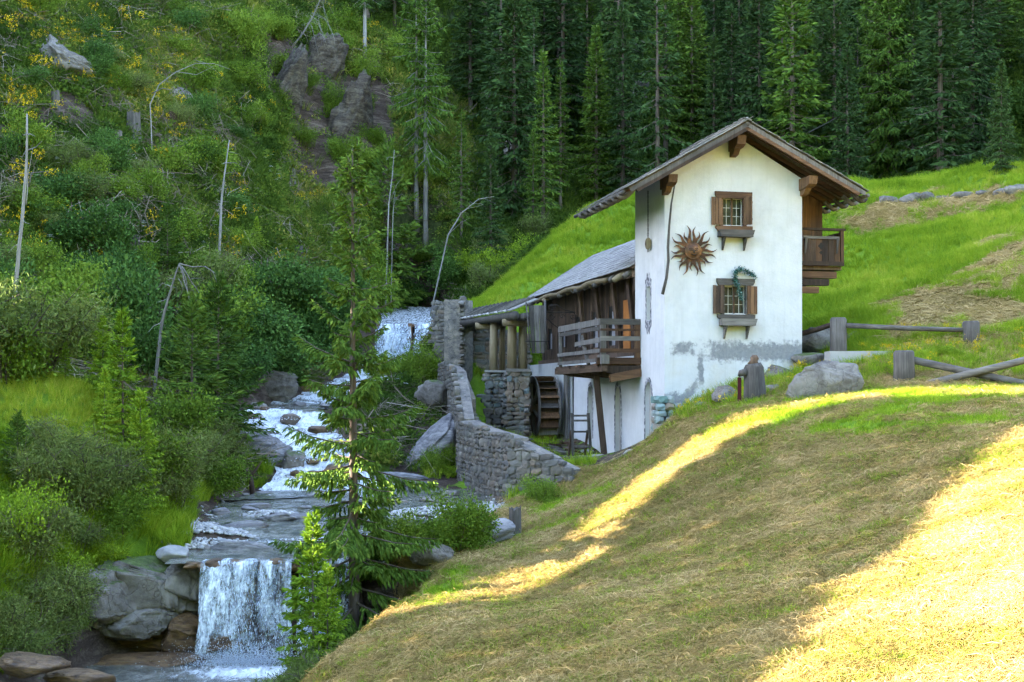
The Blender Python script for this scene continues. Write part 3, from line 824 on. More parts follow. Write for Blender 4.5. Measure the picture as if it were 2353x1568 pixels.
# windows of the gable wall
def casement(win, right_open, left_mat, right_mat, woodm, lint, boxz):
    a, b, c, d = win
    wd = HB(MB().box(a - 0.02, b + 0.02, 0.24, 0.3, c - 0.02, d + 0.02), 'window', 'dark')
    mid = (a + b) / 2
    for lo_, hi_ in ((a, mid), (mid, b)):
        w = (hi_ - lo_)
        for i in range(2):
            for j in range(3):
                x0 = lo_ + 0.035 + i * (w - 0.07) / 2; z0 = c + 0.035 + j * (d - c - 0.07) / 3
                HB(MB().box(x0 + 0.012, x0 + (w - 0.07) / 2 - 0.012, 0.135, 0.145, z0 + 0.012, z0 + (d - c - 0.07) / 3 - 0.012), 'pane', 'glass', wd)
        fr = MB()
        fr.box(lo_, hi_, 0.12, 0.16, c, c + 0.028); fr.box(lo_, hi_, 0.12, 0.16, d - 0.028, d)
        fr.box(lo_, lo_ + 0.026, 0.119, 0.161, c, d); fr.box(hi_ - 0.026, hi_, 0.119, 0.161, c, d)
        fr.box(lo_ + w / 2 - 0.008, lo_ + w / 2 + 0.008, 0.122, 0.158, c, d)
        for j in (1, 2):
            z = c + 0.035 + j * (d - c - 0.07) / 3; fr.box(lo_, hi_, 0.121, 0.157, z - 0.008, z + 0.008)
        HB(fr, 'sash', 'white_paint', wd)
    HB(MB().box(mid - 0.03, mid + 0.03, 0.09, 0.118, c, d), 'mullion', 'wood_brown', wd)
    for q in (a - 0.13, b): HB(MB().box(q, q + 0.13, -0.05, 0.2, c - 0.02, d + 0.05), 'window_jamb', woodm, wd)
    HB(MB().prism([(a - 0.30, lint), (b + 0.33, lint), (b + 0.33, lint - 0.12), (b + 0.26, lint - 0.24), (a - 0.24, lint - 0.24), (a - 0.30, lint - 0.12)], 'y', -0.09, -0.003), 'lintel', woodm, wd)
    HB(MB().prism([(a - 0.28, c - 0.03), (b + 0.33, c - 0.03), (b + 0.33, c - 0.16), (b + 0.24, c - 0.20), (a - 0.20, c - 0.20), (a - 0.28, c - 0.12)], 'y', -0.12, -0.003), 'sill', woodm, wd)
    bx = MB()
    bx.prism([(a - 0.24, c - 0.19), (b + 0.32, c - 0.19), (b + 0.24, c - 0.44), (a - 0.18, c - 0.44)], 'y', -0.36, -0.33)
    bx.box(a - 0.18, b + 0.24, -0.329, -0.02, c - 0.44, c - 0.40)
    bx.prism([(-0.33, c - 0.21), (-0.01, c - 0.21), (-0.01, c - 0.43), (-0.33, c - 0.43)], 'x', a - 0.20, a - 0.17)
    bx.prism([(-0.33, c - 0.21), (-0.01, c - 0.21), (-0.01, c - 0.43), (-0.33, c - 0.43)], 'x', b + 0.24, b + 0.27)
    HB(bx, 'flower_box', 'wood_grey_h', wd)
    for xx in (a - 0.02, b + 0.02):
        HB(MB().prism([(-0.345, c - 0.44), (-0.03, c - 0.44), (-0.03, c - 0.90), (-0.08, c - 0.88)], 'x', xx - 0.03, xx + 0.03), 'bracket', 'wood_grey', wd)
    # shutters of three boards each
    def shutter(x0, x1, m, ang, hx):
        s = empty('shutter', (hx, -0.07, 0), ang); s.parent = wd
        n = 3
        for k in range(n):
            u0 = x0 + (x1 - x0) * k / n + 0.006; u1 = x0 + (x1 - x0) * (k + 1) / n - 0.006
            HB(MB().box(u0, u1, -0.02 - 0.004 * (k % 2), 0.012, c + 0.0 + random.uniform(-.01, .01), d + 0.02 + random.uniform(-.01, .01)), 'board', m, s)
        for q in (c + 0.15, d - 0.22): HB(MB().box(x0 + 0.01, x1 - 0.01, 0.013, 0.03, q, q + 0.07), 'batten', m, s)
    shutter(-0.42, -0.02, left_mat, math.radians(-4), a - 0.02)
    if right_open: shutter(0.02, 0.42, right_mat, math.radians(6), b + 0.02)
    else: shutter(0.02, 0.42, right_mat, math.radians(-66), b + 0.0)
    return wd
w1 = casement(up_win, False, 'wood_brown', 'wood_brown', 'wood_brown_h', 7.19, 5.8)
w1['label'] = 'upper gable window with brown shutters and empty flower box'
w2 = casement(lo_win, True, 'wood_dark', 'wood_brown', 'wood_grey_h', 4.10, 2.79)
w2['label'] = 'lower gable window with dark left and brown right shutter'

# ---- roofs
def shingle_mesh(k):
    r = random.Random(k)
    w = 0.10; L = 0.56
    m = MB(); j = [r.uniform(-0.012, 0.012) for _ in range(8)]
    m.add([(-w + j[0], j[1], 0), (w + j[2], j[3], 0), (w * 0.96, L, 0), (-w * 0.96, L, 0), (-w + j[0], j[1], 0.022 + j[4] * .4), (w + j[2], j[3], 0.022 + j[5] * .4), (w * 0.96, L, 0.012), (-w * 0.96, L, 0.012)],
          [(3, 2, 1, 0), (4, 5, 6, 7), (0, 1, 5, 4), (1, 2, 6, 5), (2, 3, 7, 6), (3, 0, 4, 7)])
    return m
SH = [shingle_mesh(k) for k in range(5)]
MAT['shingle_y'] = m_wood('silver larch shingle y', (0.06, 0.056, 0.052), (0.17, 0.16, 0.15), (0.36, 0.34, 0.31), 1)
SHM = [m.mesh('shingle', MAT['shingle_y']) for m in SH]

def lay_shingles(roof, o, along, up, nrm, la, lu, limit, keyfun, rows=0.30):
    """o: eave corner (local); along/up/nrm unit vectors; the nearest pieces become objects, the rest one mesh"""
    o, along, up, nrm = (Vector(v) for v in (o, along, up, nrm))
    items = []
    n = int(lu / rows)
    for r in range(n + 1):
        a = random.uniform(-0.1, 0.0)
        while a < la:
            w = random.uniform(0.8, 1.35)
            pos = o + along * (a + 0.1 * w) + up * (r * rows - 0.10 + random.uniform(-0.025, 0.025)) + nrm * (0.035 + random.uniform(0, 0.01))
            u2 = (up + nrm * 0.028 * -1 + along * random.uniform(-0.03, 0.03)).normalized(); n2 = along.cross(u2).normalized()
            if n2.dot(nrm) < 0: n2 = -n2
            a2 = u2.cross(n2).normalized()
            M = Matrix((( a2.x * w, u2.x, n2.x, pos.x), (a2.y * w, u2.y, n2.y, pos.y), (a2.z * w, u2.z, n2.z, pos.z), (0, 0, 0, 1)))
            items.append((keyfun(pos), random.randrange(5), M))
            a += 0.2 * w + 0.006
    items.sort(key=lambda q: q[0])
    for _, k, M in items[:limit]:
        s = bpy.data.objects.new('shingle', SHM[k]); COL.objects.link(s); s.parent = roof; s.matrix_local = M
    rest = MB()
    for _, k, M in items[limit:]:
        rest.add([M @ Vector(v) for v in SH[k].v], SH[k].f)
    if rest.v: HB(rest, 'shingle_cover', 'shingle_y', roof, kind='stuff')

RX, RZ = 2.67, 9.52
EL, ER = (-1.65, 7.06), (7.21, 7.22)
Y_0, Y_1 = -1.0, 5.3
def slope(e):
    d = Vector((RX - e[0], 0, RZ - e[1])); L = d.length; d.normalize(); n = Vector((-d.z, 0, d.x)) if d.x > 0 else Vector((d.z, 0, -d.x))
    return d, n, L
mb = MB()
for e in (EL, ER):
    d, n, L = slope(e)
    lo_ = [Vector((e[0], 0, e[1])), Vector((RX, 0, RZ))]
    poly = [(q.x, q.z) for q in lo_] + [((q - n * 0.07).x, (q - n * 0.07).z) for q in reversed(lo_)]
    mb.prism(poly, 'y', Y_0, Y_1)
troof = HB(mb, 'tower_roof', 'wood_y')
for e, lim in ((EL, 70), (ER, 50)):
    d, n, L = slope(e)
    lay_shingles(troof, (e[0], Y_0 - 0.06, e[1]), (0, 1, 0), d, n, Y_1 - Y_0 + 0.1, L - 0.1, lim, lambda p_: p_.y - 0.01 * p_.z)
    if True:
        mb = MB()
        A = Vector((e[0], Y_0 - 0.02, e[1])); B = Vector((RX, Y_0 - 0.02, RZ))
        A2, B2 = A - n * 0.11, B - n * 0.11
        mb.beam(A2 - Vector((0, 0.03, 0)), B2 - Vector((0, 0.03, 0)) + d * 0.03, 0.05, 0.14, n)
        HB(mb, 'barge_board', 'wood_grey')
        HB(MB().beam(A2 - n * 0.12 + d * 0.2, B2 - n * 0.12, 0.10, 0.13, n), 'verge_rafter', 'wood_dark' if e is EL else 'wood_brown_h')
    # rafters under the overhang, their tails hewn to a curl
    for yy in np.arange(Y_0 + 0.45, Y_1 - 0.1, 0.72):
        base = Vector((e[0], yy, e[1])); mb = MB()
        s0 = base + d * 0.10 - n * 0.14
        mb.beam(s0, Vector((RX, yy, RZ)) - n * 0.14 - d * 0.05, 0.13, 0.14, n)
        HB(mb, 'rafter', 'wood_brown_h')
        cur = [base + d * 0.30 - n * 0.15, base + d * 0.02 - n * 0.22, base - d * 0.16 - n * 0.24, base - d * 0.30 - n * 0.15, base - d * 0.34 - n * 0.04]
        HB(MB().tube(cur, [0.085, 0.095, 0.085, 0.065, 0.04], 8), 'rafter_tail', 'wood_grey', smooth=True)
    gut = MB()
    gut.tube([Vector((e[0], Y_0 + 0.1, e[1])) - d * 0.18 - n * 0.05, Vector((e[0], Y_1 + 0.15, e[1])) - d * 0.18 - n * 0.07], 0.075, 8)
    HB(gut, 'gutter_log', 'wood_grey', smooth=True)
# ridge boards
HB(MB().beam((RX - 0.09, Y_0 - 0.06, RZ + 0.045), (RX - 0.09, Y_1, RZ + 0.045), 0.24, 0.03, (-0.5, 0, 0.86)).beam((RX + 0.08, Y_0 - 0.06, RZ + 0.075), (RX + 0.08, Y_1, RZ + 0.075), 0.2, 0.03, (0.5, 0, 0.86)), 'ridge_board', 'shingle_y')
# purlins sticking out of the gable
for (x, z, h) in ((2.55, 8.86, 0.38), (0.02, 7.42, 0.34), (5.25, 7.55, 0.36)):
    HB(MB().prism([(-0.90, z + h / 2), (0.1, z + h / 2), (0.1, z - h / 2 - 0.06), (-0.62, z - h / 2), (-0.82, z - h / 2 + 0.08)], 'x', x - 0.16, x + 0.16), 'purlin', 'wood_brown')
    HB(MB().prism([(-0.50, z - h / 2), (0.05, z - h / 2), (0.05, z - h / 2 - 0.26), (-0.30, z - h / 2 - 0.20)], 'x', x - 0.11, x + 0.11), 'purlin_corbel', 'wood_brown')

# wing roof
WE, WR = (-0.15, 4.78), (3.25, 6.98)
y0w, y1w = DT + 0.03, 21.0
d = Vector((WR[0] - WE[0], 0, WR[1] - WE[1])); LW = d.length; d.normalize(); n = Vector((-d.z, 0, d.x))
mb = MB()
mb.prism([WE, WR, (WR[0] + n.x * -0.09, WR[1] - n.z * 0.09), (WE[0] - n.x * 0.09, WE[1] - n.z * 0.09)], 'y', y0w, y1w)
mb.prism([WR, (6.9, 4.9), (6.85, 4.80), (WR[0], WR[1] - 0.1)], 'y', y0w, y1w)
wroof = HB(mb, 'wing_roof', 'wood_y')
lay_shingles(wroof, (WE[0], y0w, WE[1]), (0, 1, 0), d, n, y1w - y0w, LW - 0.05, 180, lambda p_: p_.y + 0.3 * abs(p_.z - 5.6), 0.32)
for k, yy in enumerate(np.arange(y0w + 0.5, y1w - 0.2, 0.95)):
    b0 = Vector((WE[0], yy, WE[1])) - n * 0.20
    HB(MB().tube([b0 + d * 1.6, b0 + d * 0.5, b0 - d * 0.12, b0 - d * (0.30 + 0.14 * (k % 3 == 1))], [0.10, 0.11, 0.12, 0.10], 8, 0.06), 'rafter_tail', 'log' if k % 4 == 1 else 'wood_grey', smooth=True)
pts = [Vector((WE[0] - 0.12, yy, WE[1] - 0.22 + 0.05 * math.sin(yy * 1.7))) for yy in np.linspace(6.2, 20.5, 12)]
HB(MB().tube(pts, [0.09 + 0.015 * (i % 3) for i in range(12)], 8, 0.1), 'gutter_log', 'log', smooth=True)
HB(MB().beam((0.05, y0w, 4.55), (0.05, 6.5, 4.62), 0.1, 0.26), 'eave_board', 'wood_y')
HB(MB().box(0.02, 0.24, y0w, y0w + 0.3, 3.9, 4.55), 'eave_corbel', 'wood_dark')

# timber upper floor of the wing, set back under the eave, of upright boards
uw = HB(MB().box(0.62, 0.70, DT + 0.01, 20.5, 1.42, 4.9), 'wooden_wall', 'dark')
_h = lambda a_, b_: (hs(b_, 800, 0.6)[0], hs(a_, 800, 0.6)[0])
holes = [(*_h(1434, 1449), 1.5, 3.75, 'door'), (*_h(1400, 1416), 2.0, 3.65, 'w'), (*_h(1362, 1377), 2.0, 3.55, 'w'), (*_h(1324, 1337), 2.1, 3.5, 'w'), (*_h(1292, 1301), 2.2, 3.2, 'w'), (*_h(1262, 1271), 2.2, 3.2, 'w')]
yy = DT + 0.04
while yy < 20.4:
    w = random.uniform(0.22, 0.34); yc = yy + w / 2
    h = [q for q in holes if q[0] - 0.05 < yc < q[1] + 0.05]
    spans = [(1.42, 4.9)] if not h else [(1.42, h[0][2]), (h[0][3], 4.9)]
    for a, b in spans:
        if b - a > 0.2: HB(MB().box(0.585 + random.uniform(-0.012, 0.012), 0.617, yy + 0.008, yy + w - 0.008, a, b), 'plank', 'wood_dark', uw)
    yy += w
for a, b, c_, d_, k in holes:
    if k == 'door':
        HB(MB().box(0.56, 0.61, a, b - 0.02, c_, d_), 'door_leaf', 'wood_orange', uw)
    else:
        HB(MB().box(0.575, 0.60, a + 0.05, (a + b) / 2 + 0.02, c_, d_ - 0.25), 'curtain', 'curtain', uw)
        for q in (a - 0.07, b): HB(MB().box(0.555, 0.58, q, q + 0.07, c_ - 0.05, d_ + 0.05), 'window_jamb', 'wood_dark', uw)
for yy in (4.75, 6.8, 9.3, 11.9):
    HB(MB().beam((0.50, yy, 1.5), (0.30, yy + 0.5, 4.7), 0.16, 0.16), 'brace', 'wood_dark')
HB(MB().box(0.4, 0.585, DT + 0.05, 20.5, 1.445, 1.66), 'sill_beam', 'wood_dark')

# ---- balcony over the stream side
bal = empty('balcony', (0, 0, 0)); bal.parent = house; bal['label'] = 'broken grey timber balcony on the stream side'
bx, by0, by1, bz = -1.45, 2.70, 9.2, 1.05
for k, yy in enumerate(np.arange(by0 + 0.1, by1, 0.30)):
    HB(MB().box(bx + random.uniform(-0.25, 0.05), -0.03, yy, yy + 0.27, bz + random.uniform(-0.012, 0.012), bz + 0.07), 'floor_board', 'wood_dark' if k % 5 else 'wood_brown', bal)
for yy, sg in ((by0 + 0.06, 0), (4.9, 0), (6.9, 0), (by1 - 0.2, 0)):
    HB(MB().prism([(bx - 0.18, bz - 0.01), (0, bz - 0.01), (0, bz - 0.42), (bx + 0.5, bz - 0.34), (bx + 0.05, bz - 0.22)], 'y', yy - 0.12, yy + 0.12), 'bracket_beam', 'wood_dark', bal)
HB(MB().beam((bx - 0.02, by0 - 0.25, bz - 0.10), (bx - 0.02, by1 + 0.2, bz - 0.12), 0.22, 0.26), 'edge_beam', 'wood_y', bal)
HB(MB().beam((bx - 0.25, by0 + 0.02, bz + 0.17), (0.0, by0 + 0.02, bz + 0.17), 0.20, 0.24), 'edge_beam', 'wood_brown_h', bal)
HB(MB().beam((-1.2, by0 - 0.05, bz - 0.48), (-0.0, by0 - 0.02, bz - 0.26), 0.22, 0.30), 'bracket_beam', 'wood_brown_h', bal)
HB(MB().beam((bx, by0 - 0.3, bz + 0.22), (bx, by0 + 0.25, bz + 0.22), 0.30, 0.34), 'corner_block', 'wood_grey', bal)
for (x, yy, h) in ((bx, by0 + 0.05, 1.72), (-0.12, by0 + 0.05, 1.70)):
    HB(MB().box(x - 0.10, x + 0.10, yy - 0.09, yy + 0.09, bz, bz + h), 'post', 'wood_grey' if x < -1 else 'wood_brown', bal)
HB(MB().box(bx - 0.06, bx + 0.06, 8.9, 9.02, bz, bz + 1.6), 'post', 'wood_grey', bal)
for z, hh, m in ((bz + 1.62, 0.22, 'wood_grey_h'), (bz + 1.0, 0.17, 'wood_grey_h'), (bz + 0.55, 0.15, 'wood_brown_h'), (bz + 1.32, 0.08, 'wood_brown_h')):
    HB(MB().box(bx - 0.12, -0.02, by0 - 0.055 + (0.003 if hh < .1 else 0), by0 - 0.005, z - hh / 2, z + hh / 2), 'rail', m, bal)
for z, hh, m, e1 in ((bz + 1.62, 0.24, 'wood_grey', 8.9), (bz + 1.38, 0.15, 'wood_grey', 8.6), (bz + 0.95, 0.18, 'wood_grey', 6.3), (bz + 0.55, 0.14, 'wood_grey', 9.0), (bz + 0.2, 0.13, 'wood_grey', 9.0)):
    HB(MB().beam((bx - 0.08, by0 + 0.1, z), (bx - 0.08, e1, z - 0.05 * (e1 < 7)), 0.07, hh), 'rail', m, bal)
HB(MB().beam((bx - 0.03, 5.6, bz + 1.2), (bx - 0.05, 4.5, bz + 0.05), 0.12, 0.12), 'fallen_rail', 'wood_grey', bal)
# dark post carrying the balcony
HB(MB().beam(toW(*(0, 0, 0)) * 0 + Vector((-1.05, 5.0, 0.70)), (-0.75, 4.9, -2.40), 0.24, 0.24), 'prop_post', 'wood_dark')

# ---- balcony on the far side of the tower
rb = empty('balcony', (0, 0, 0)); rb.parent = house; rb['label'] = 'dark carved balcony on the meadow side of the tower'
x0b, x1b, yb, zt, zf = W + 0.01, 7.15, 0.6, 6.02, 4.72
n_b = 7
for k in range(n_b):
    u0 = x0b + 0.12 + (x1b - x0b - 0.24) * k / n_b
    u1 = u0 + (x1b - x0b - 0.24) / n_b - 0.012
    HB(MB().box(u0, u1, yb + random.uniform(0, 0.012), yb + 0.03, zf + 0.1, zt - 0.25), 'board', 'wood_dark' if k % 3 else 'wood_brown', rb)
HB(MB().box(x0b, x1b + 0.06, yb - 0.06, yb + 0.12, zt - 0.02, zt + 0.06), 'handrail', 'wood_dark', rb)
HB(MB().box(x0b + 0.3, x1b - 0.2, yb - 0.05, yb - 0.01, zt - 0.34, zt - 0.24), 'rail', 'wood_grey_h', rb)
HB(MB().box(x0b, x1b, yb - 0.05, yb + 0.1, zf - 0.02, zf + 0.14), 'rail', 'wood_dark', rb)
for q in (x0b, x1b - 0.12): HB(MB().box(q, q + 0.12, yb - 0.03, yb + 0.1, zf + 0.14, zt - 0.02), 'post', 'wood_brown', rb)
for cx_, cz_, rr in ((6.25, 5.42, 0.10), (6.25, 5.18, 0.06)):
    pl = [(cx_ + rr * (1 + 0.25 * math.cos(4 * a)) * math.cos(a), cz_ + rr * (1.15 + 0.3 * math.cos(4 * a)) * math.sin(a)) for a in np.linspace(0, 2 * math.pi, 17)[:-1]]
    HB(MB().prism(pl, 'y', yb - 0.006, yb - 0.003), 'cutout', 'dark', rb)
for xx in (x0b + 0.36, x1b - 0.3):
    HB(MB().prism([(xx, zt - 0.3), (xx + 0.1, zt - 0.3), (xx + 0.03, zt - 0.85), (xx - 0.03, zt - 0.9)], 'y', yb - 0.09, yb - 0.055), 'side_bracket', 'wood_grey', rb)
HB(MB().box(x0b, x1b - 0.03, yb + 0.1, 3.2, zf - 0.16, zf - 0.025), 'floor', 'wood_dark', rb)
for k in range(5):
    HB(MB().box(x1b - 0.04, x1b - 0.005, yb + 0.15 + k * 0.6, yb + 0.15 + k * 0.6 + 0.55, zf + 0.1, zt - 0.05), 'side_board', 'wood_dark', rb)
for k, (dz, ex) in enumerate(((0.05, 0.25), (0.32, 0.55), (0.60, 0.95))):
    HB(MB().box(x0b, x1b - ex, yb + 0.05, yb + 0.33, zf - 0.42 - dz, zf - 0.18 - dz), 'corbel_beam', 'wood_brown_h' if k % 2 == 0 else 'wood_dark', rb)
    HB(MB().box(x0b, x1b - ex, 2.6, 2.85, zf - 0.42 - dz, zf - 0.18 - dz), 'corbel_beam', 'wood_dark', rb)
for k in range(6):
    HB(MB().box(x0b + 0.02 + k * 0.27, x0b + 0.02 + k * 0.27 + 0.262, 1.75, 1.80 + 0.008 * (k % 2), zf + 0.02, 7.75), 'back_plank', 'wood_brown', rb)
HB(MB().box(x1b + 0.02, x1b + 0.12, 0.9, 1.6, zf + 0.55, zt - 0.12), 'side_planter', 'wood_grey', rb)

# ------------------------------------------------------------------ things hung on the walls
sx, sz = hf(1590, 578)
so = empty('sun_ornament', toW(sx, -0.03, sz), TH, 'rusty metal sun with a smiling face and wavy rays on the white gable', 'wall ornament')
t = NT('rusted copper')
rp = t.noise(t.coords('Object'), 5.0, 6, 0.7)
t.color(t.ramp(rp, [(0.35, (0.012, 0.008, 0.007)), (0.52, (0.055, 0.024, 0.013)), (0.68, (0.20, 0.085, 0.03))])); t.b.inputs['Metallic'].default_value = 0.4; t.b.inputs['Roughness'].default_value = 0.5
MAT['rust'] = t.m
t = NT('bright copper face')
rp = t.noise(t.coords('Object'), 4.0, 5, 0.6)
t.color(t.ramp(rp, [(0.35, (0.03, 0.014, 0.008)), (0.55, (0.12, 0.05, 0.018)), (0.7, (0.30, 0.14, 0.045))])); t.b.inputs['Roughness'].default_value = 0.5
MAT['copper'] = t.m
NR = 22
for k in range(NR):
    a = 2 * math.pi * (k + 0.2) / NR; L = (0.92, 0.74, 0.86)[k % 3] * random.uniform(0.95, 1.04)
    m = MB(); L0 = []; R0 = []
    for s_ in np.linspace(0, 1, 9):
        rr = 0.27 + (L - 0.27) * s_; w = 0.040 * (1 - s_) ** 0.7 * (1 + 0.7 * math.sin(s_ * 3.1)) + 0.003
        off = 0.062 * math.sin(s_ * 7.0 + (k % 2) * math.pi) * s_ ** 0.7
        for lst, sg in ((L0, 1), (R0, -1)):
            o_ = off + sg * w
            lst.append((rr * math.cos(a) - o_ * math.sin(a), rr * math.sin(a) + o_ * math.cos(a)))
    outline = L0 + R0[::-1]
    m.prism(outline, 'y', -0.05 - 0.012 * (k % 2), -0.035 - 0.012 * (k % 2))
    HB(m, 'ray', 'rust', so)
m = MB(); rings = [(0.31, -0.04), (0.31, -0.09), (0.28, -0.10), (0.26, -0.09), (0.20, -0.14), (0.10, -0.17), (0.0, -0.18)]
vs = []; fs = []
for r_, dy in rings:
    for q in range(24): vs.append((r_ * math.cos(q * math.pi / 12), dy, r_ * math.sin(q * math.pi / 12)))
for i in range(len(rings) - 1):
    for q in range(24): fs.append((i * 24 + q, i * 24 + (q + 1) % 24, (i + 1) * 24 + (q + 1) % 24, (i + 1) * 24 + q))
m.add(vs, fs)
HB(m, 'face_disc', 'copper', so, smooth=True)
fe = MB()
for sg in (-1, 1):
    fe.tube([(sg * 0.17, -0.15, 0.07), (sg * 0.10, -0.18, 0.10), (sg * 0.035, -0.19, 0.07)], 0.012, 6)
    fe.tube([(sg * 0.15, -0.15, 0.02), (sg * 0.09, -0.18, 0.035), (sg * 0.04, -0.185, 0.015)], 0.017, 6)
fe.tube([(0, -0.18, 0.05), (0, -0.215, -0.05), (0, -0.18, -0.07)], [0.015, 0.03, 0.02], 6)
fe.tube([(-0.11, -0.15, -0.10), (-0.05, -0.17, -0.135), (0, -0.175, -0.14), (0.05, -0.17, -0.135), (0.11, -0.15, -0.10)], [0.01, 0.018, 0.022, 0.018, 0.01], 6)
HB(fe, 'face_features', 'iron', so, smooth=True)

# crooked pole hanging at the tower corner
pl = [hf(*q) for q in ((1545, 430), (1538, 470), (1533, 520), (1530, 570), (1531, 600))]
pts = [toW(a, -0.22, b) for a, b in pl] + [toW(-0.03, -0.30, hf(1526, 640)[1]), toW(-0.20, -0.34, hf(1514, 678)[1])]
m = MB().tube(pts, [0.03, 0.035, 0.042, 0.05, 0.05, 0.055, 0.06], 8, 0.12)
base = pts[-1]
po = mesh_obj('hanging_pole', m.mesh('hanging_pole', MAT['wood_grey'], True)); tag(po, 'crooked grey wooden pole tied at the corner of the white tower', 'pole')
MB().tube([pts[0], toW(0.10, -0.35, 7.35)], 0.012, 5).build('tie_wire', MAT['iron'], po)

# chain with a wooden pulley block
ly_, zt_ = hs(1489, 432, -0.12); zb_ = hs(1487, 545, -0.12)[1]
ch = empty('pulley_chain', toW(-0.12, ly_, zb_), TH, 'rusty chain with a wooden pulley block hanging on the tower side wall', 'chain')
nl = int((zt_ - zb_) / 0.085)
for k in range(nl):
    m = MB(); z0 = k * 0.085
    for j in range(8):
        a0, a1 = j * math.pi / 4, (j + 1) * math.pi / 4
        f_ = lambda a: ((0.026 * math.cos(a), 0, z0 + 0.055 * math.sin(a)) if k % 2 else (0, 0.026 * math.cos(a), z0 + 0.055 * math.sin(a)))
        m.tube([f_(a0), f_(a1)], 0.010, 4, cap=False)
    HB(m, 'chain_link', 'iron', ch)
for sg in (-1, 1):
    HB(MB().prism([(0.09 * math.cos(a), -0.25 + 0.21 * math.sin(a)) for a in np.linspace(0, 2 * math.pi, 15)[:-1]], 'y', sg * 0.07 - 0.025, sg * 0.07 + 0.025), 'pulley_cheek', 'log', ch)
HB(MB().tube([(0, -0.05, -0.25), (0, 0.05, -0.25)], 0.10, 12), 'pulley_wheel', 'wood_dark', ch)
for q in (-0.06, 0.06): HB(MB().tube([(0, q, -0.44), (0, q, -0.56)], 0.012, 5), 'hook', 'iron', ch)

# dark green garland over the lower window
gl = [hf(*q) for q in ((1700, 690), (1694, 665), (1685, 645), (1685, 628), (1697, 619), (1715, 626), (1731, 637))]
gp = [np.array(toW(a, -0.16, b)) for a, b in gl]
t = NT('bluish tinsel leaf'); g_ = t.new('ShaderNodeNewGeometry')
t.leaf(t.ramp(g_.outputs['Random Per Island'], [(0, (0.005, 0.03, 0.025)), (0.6, (0.02, 0.10, 0.085)), (1, (0.25, 0.35, 0.33))]), 0.1); MAT['tinsel'] = t.m
V = []; Tt = []
r_ = np.random.default_rng(5)
for k in range(900):
    s_ = r_.uniform(0, len(gp) - 1.001); i = int(s_); q = gp[i] + (gp[i + 1] - gp[i]) * (s_ - i) + r_.normal(0, 0.045, 3)
    d1 = r_.normal(size=3); d1 /= np.linalg.norm(d1); d2 = np.cross(d1, r_.normal(size=3)); d2 /= np.linalg.norm(d2)
    V += [q - d1 * 0.05, q + d2 * 0.014, q + d1 * 0.05, q - d2 * 0.014]; Tt.append([4 * k, 4 * k + 1, 4 * k + 2, 4 * k + 3])
ga = mesh_obj('garland', np_mesh('garland', np.array(V), Tt, mat=MAT['tinsel']))
tag(ga, 'dark green leafy garland draped over the lower gable window', 'garland')
MB().tube(gp, 0.02, 6).build('garland_stem', MAT['iron'], ga)
# ------------------------------------------------------------------ stonework
def chunk(k):
    r = np.random.default_rng(100 + k)
    g = np.array([(x, y, z) for x in (-1, 0, 1) for y in (-1, 0, 1) for z in (-1, 0, 1) if (x, y, z) != (0, 0, 0)], float)
    v = g / np.maximum(np.linalg.norm(g, axis=1)[:, None] ** 0.42, 1) * 0.5 + r.normal(0, 0.035, g.shape)
    key = {tuple(q.astype(int)): i for i, q in enumerate(g)}
    f = []
    for ax in range(3):
        o = [q for q in range(3) if q != ax]
        for sg in (-1, 1):
            for a in (-1, 0):
                for b in (-1, 0):
                    q = []
                    for da, db in ((0, 0), (1, 0), (1, 1), (0, 1)):
                        p_ = [0, 0, 0]; p_[ax] = sg; p_[o[0]] = a + da; p_[o[1]] = b + db; q.append(key[tuple(p_)])
                    if (sg > 0) == (ax != 1): f.append(tuple(q))
                    else: f.append(tuple(reversed(q)))
    m = MB(); m.add(v, f); return m
CH = [chunk(k) for k in range(7)]
CHM = {}
def chm(mat):
    if mat not in CHM: CHM[mat] = [m.mesh('stone', MAT[mat]) for m in CH]
    return CHM[mat]

def lay_stones(parent, path, mat, lw, lh, limit, proud=0.07, origin=(0, 0, 0)):
    """path: list of (x, y, z_bottom, z_top); stones face left of the walking direction"""
    items = []
    o = Vector(origin)
    for (xa, ya, ba, ta), (xb, yb_, bb, tb) in zip(path[:-1], path[1:]):
        L = math.hypot(xb - xa, yb_ - ya); ux, uy = (xb - xa) / L, (yb_ - ya) / L; nx_, ny_ = -uy, ux
        z = min(ba, bb)
        while z < max(ta, tb):
            h = lh * random.uniform(0.6, 1.5); a = random.uniform(-0.5, 0) * lw
            while a < L:
                w = lw * random.uniform(0.45, 1.75); t_ = min(max((a + w / 2) / L, 0), 1)
                if ba + (bb - ba) * t_ - h < z < ta + (tb - ta) * t_ - h * 0.3:
                    px_, py_ = xa + ux * (a + w / 2), ya + uy * (a + w / 2)
                    d_ = proud * random.uniform(0.4, 1.1)
                    pos = Vector((px_ + nx_ * (d_ - 0.10), py_ + ny_ * (d_ - 0.10), z + h / 2)) - o
                    M = Matrix.Translation(pos) @ Matrix.Rotation(math.atan2(uy, ux), 4, 'Z') @ Matrix.Rotation(random.uniform(-0.28, 0.28), 4, 'Y') @ Matrix.Rotation(random.uniform(-0.2, 0.2), 4, 'Z') @ Matrix.Diagonal((w * 1.0, 0.26, h * random.uniform(0.7, 1.2), 1))
                    items.append((py_, random.randrange(7), M))
                a += w
            z += h * 0.97
    items.sort(key=lambda q: q[0])
    ms = chm(mat)
    for _, k, M in items[:limit]:
        s = bpy.data.objects.new('stone', ms[k]); COL.objects.link(s); s.parent = parent; s.matrix_local = M
    rest = MB()
    for _, k, M in items[limit:]: rest.add([M @ Vector(v) for v in CH[k].v], CH[k].f)
    if rest.v: rest.build('stone_courses', MAT[mat], parent, kind='stuff')

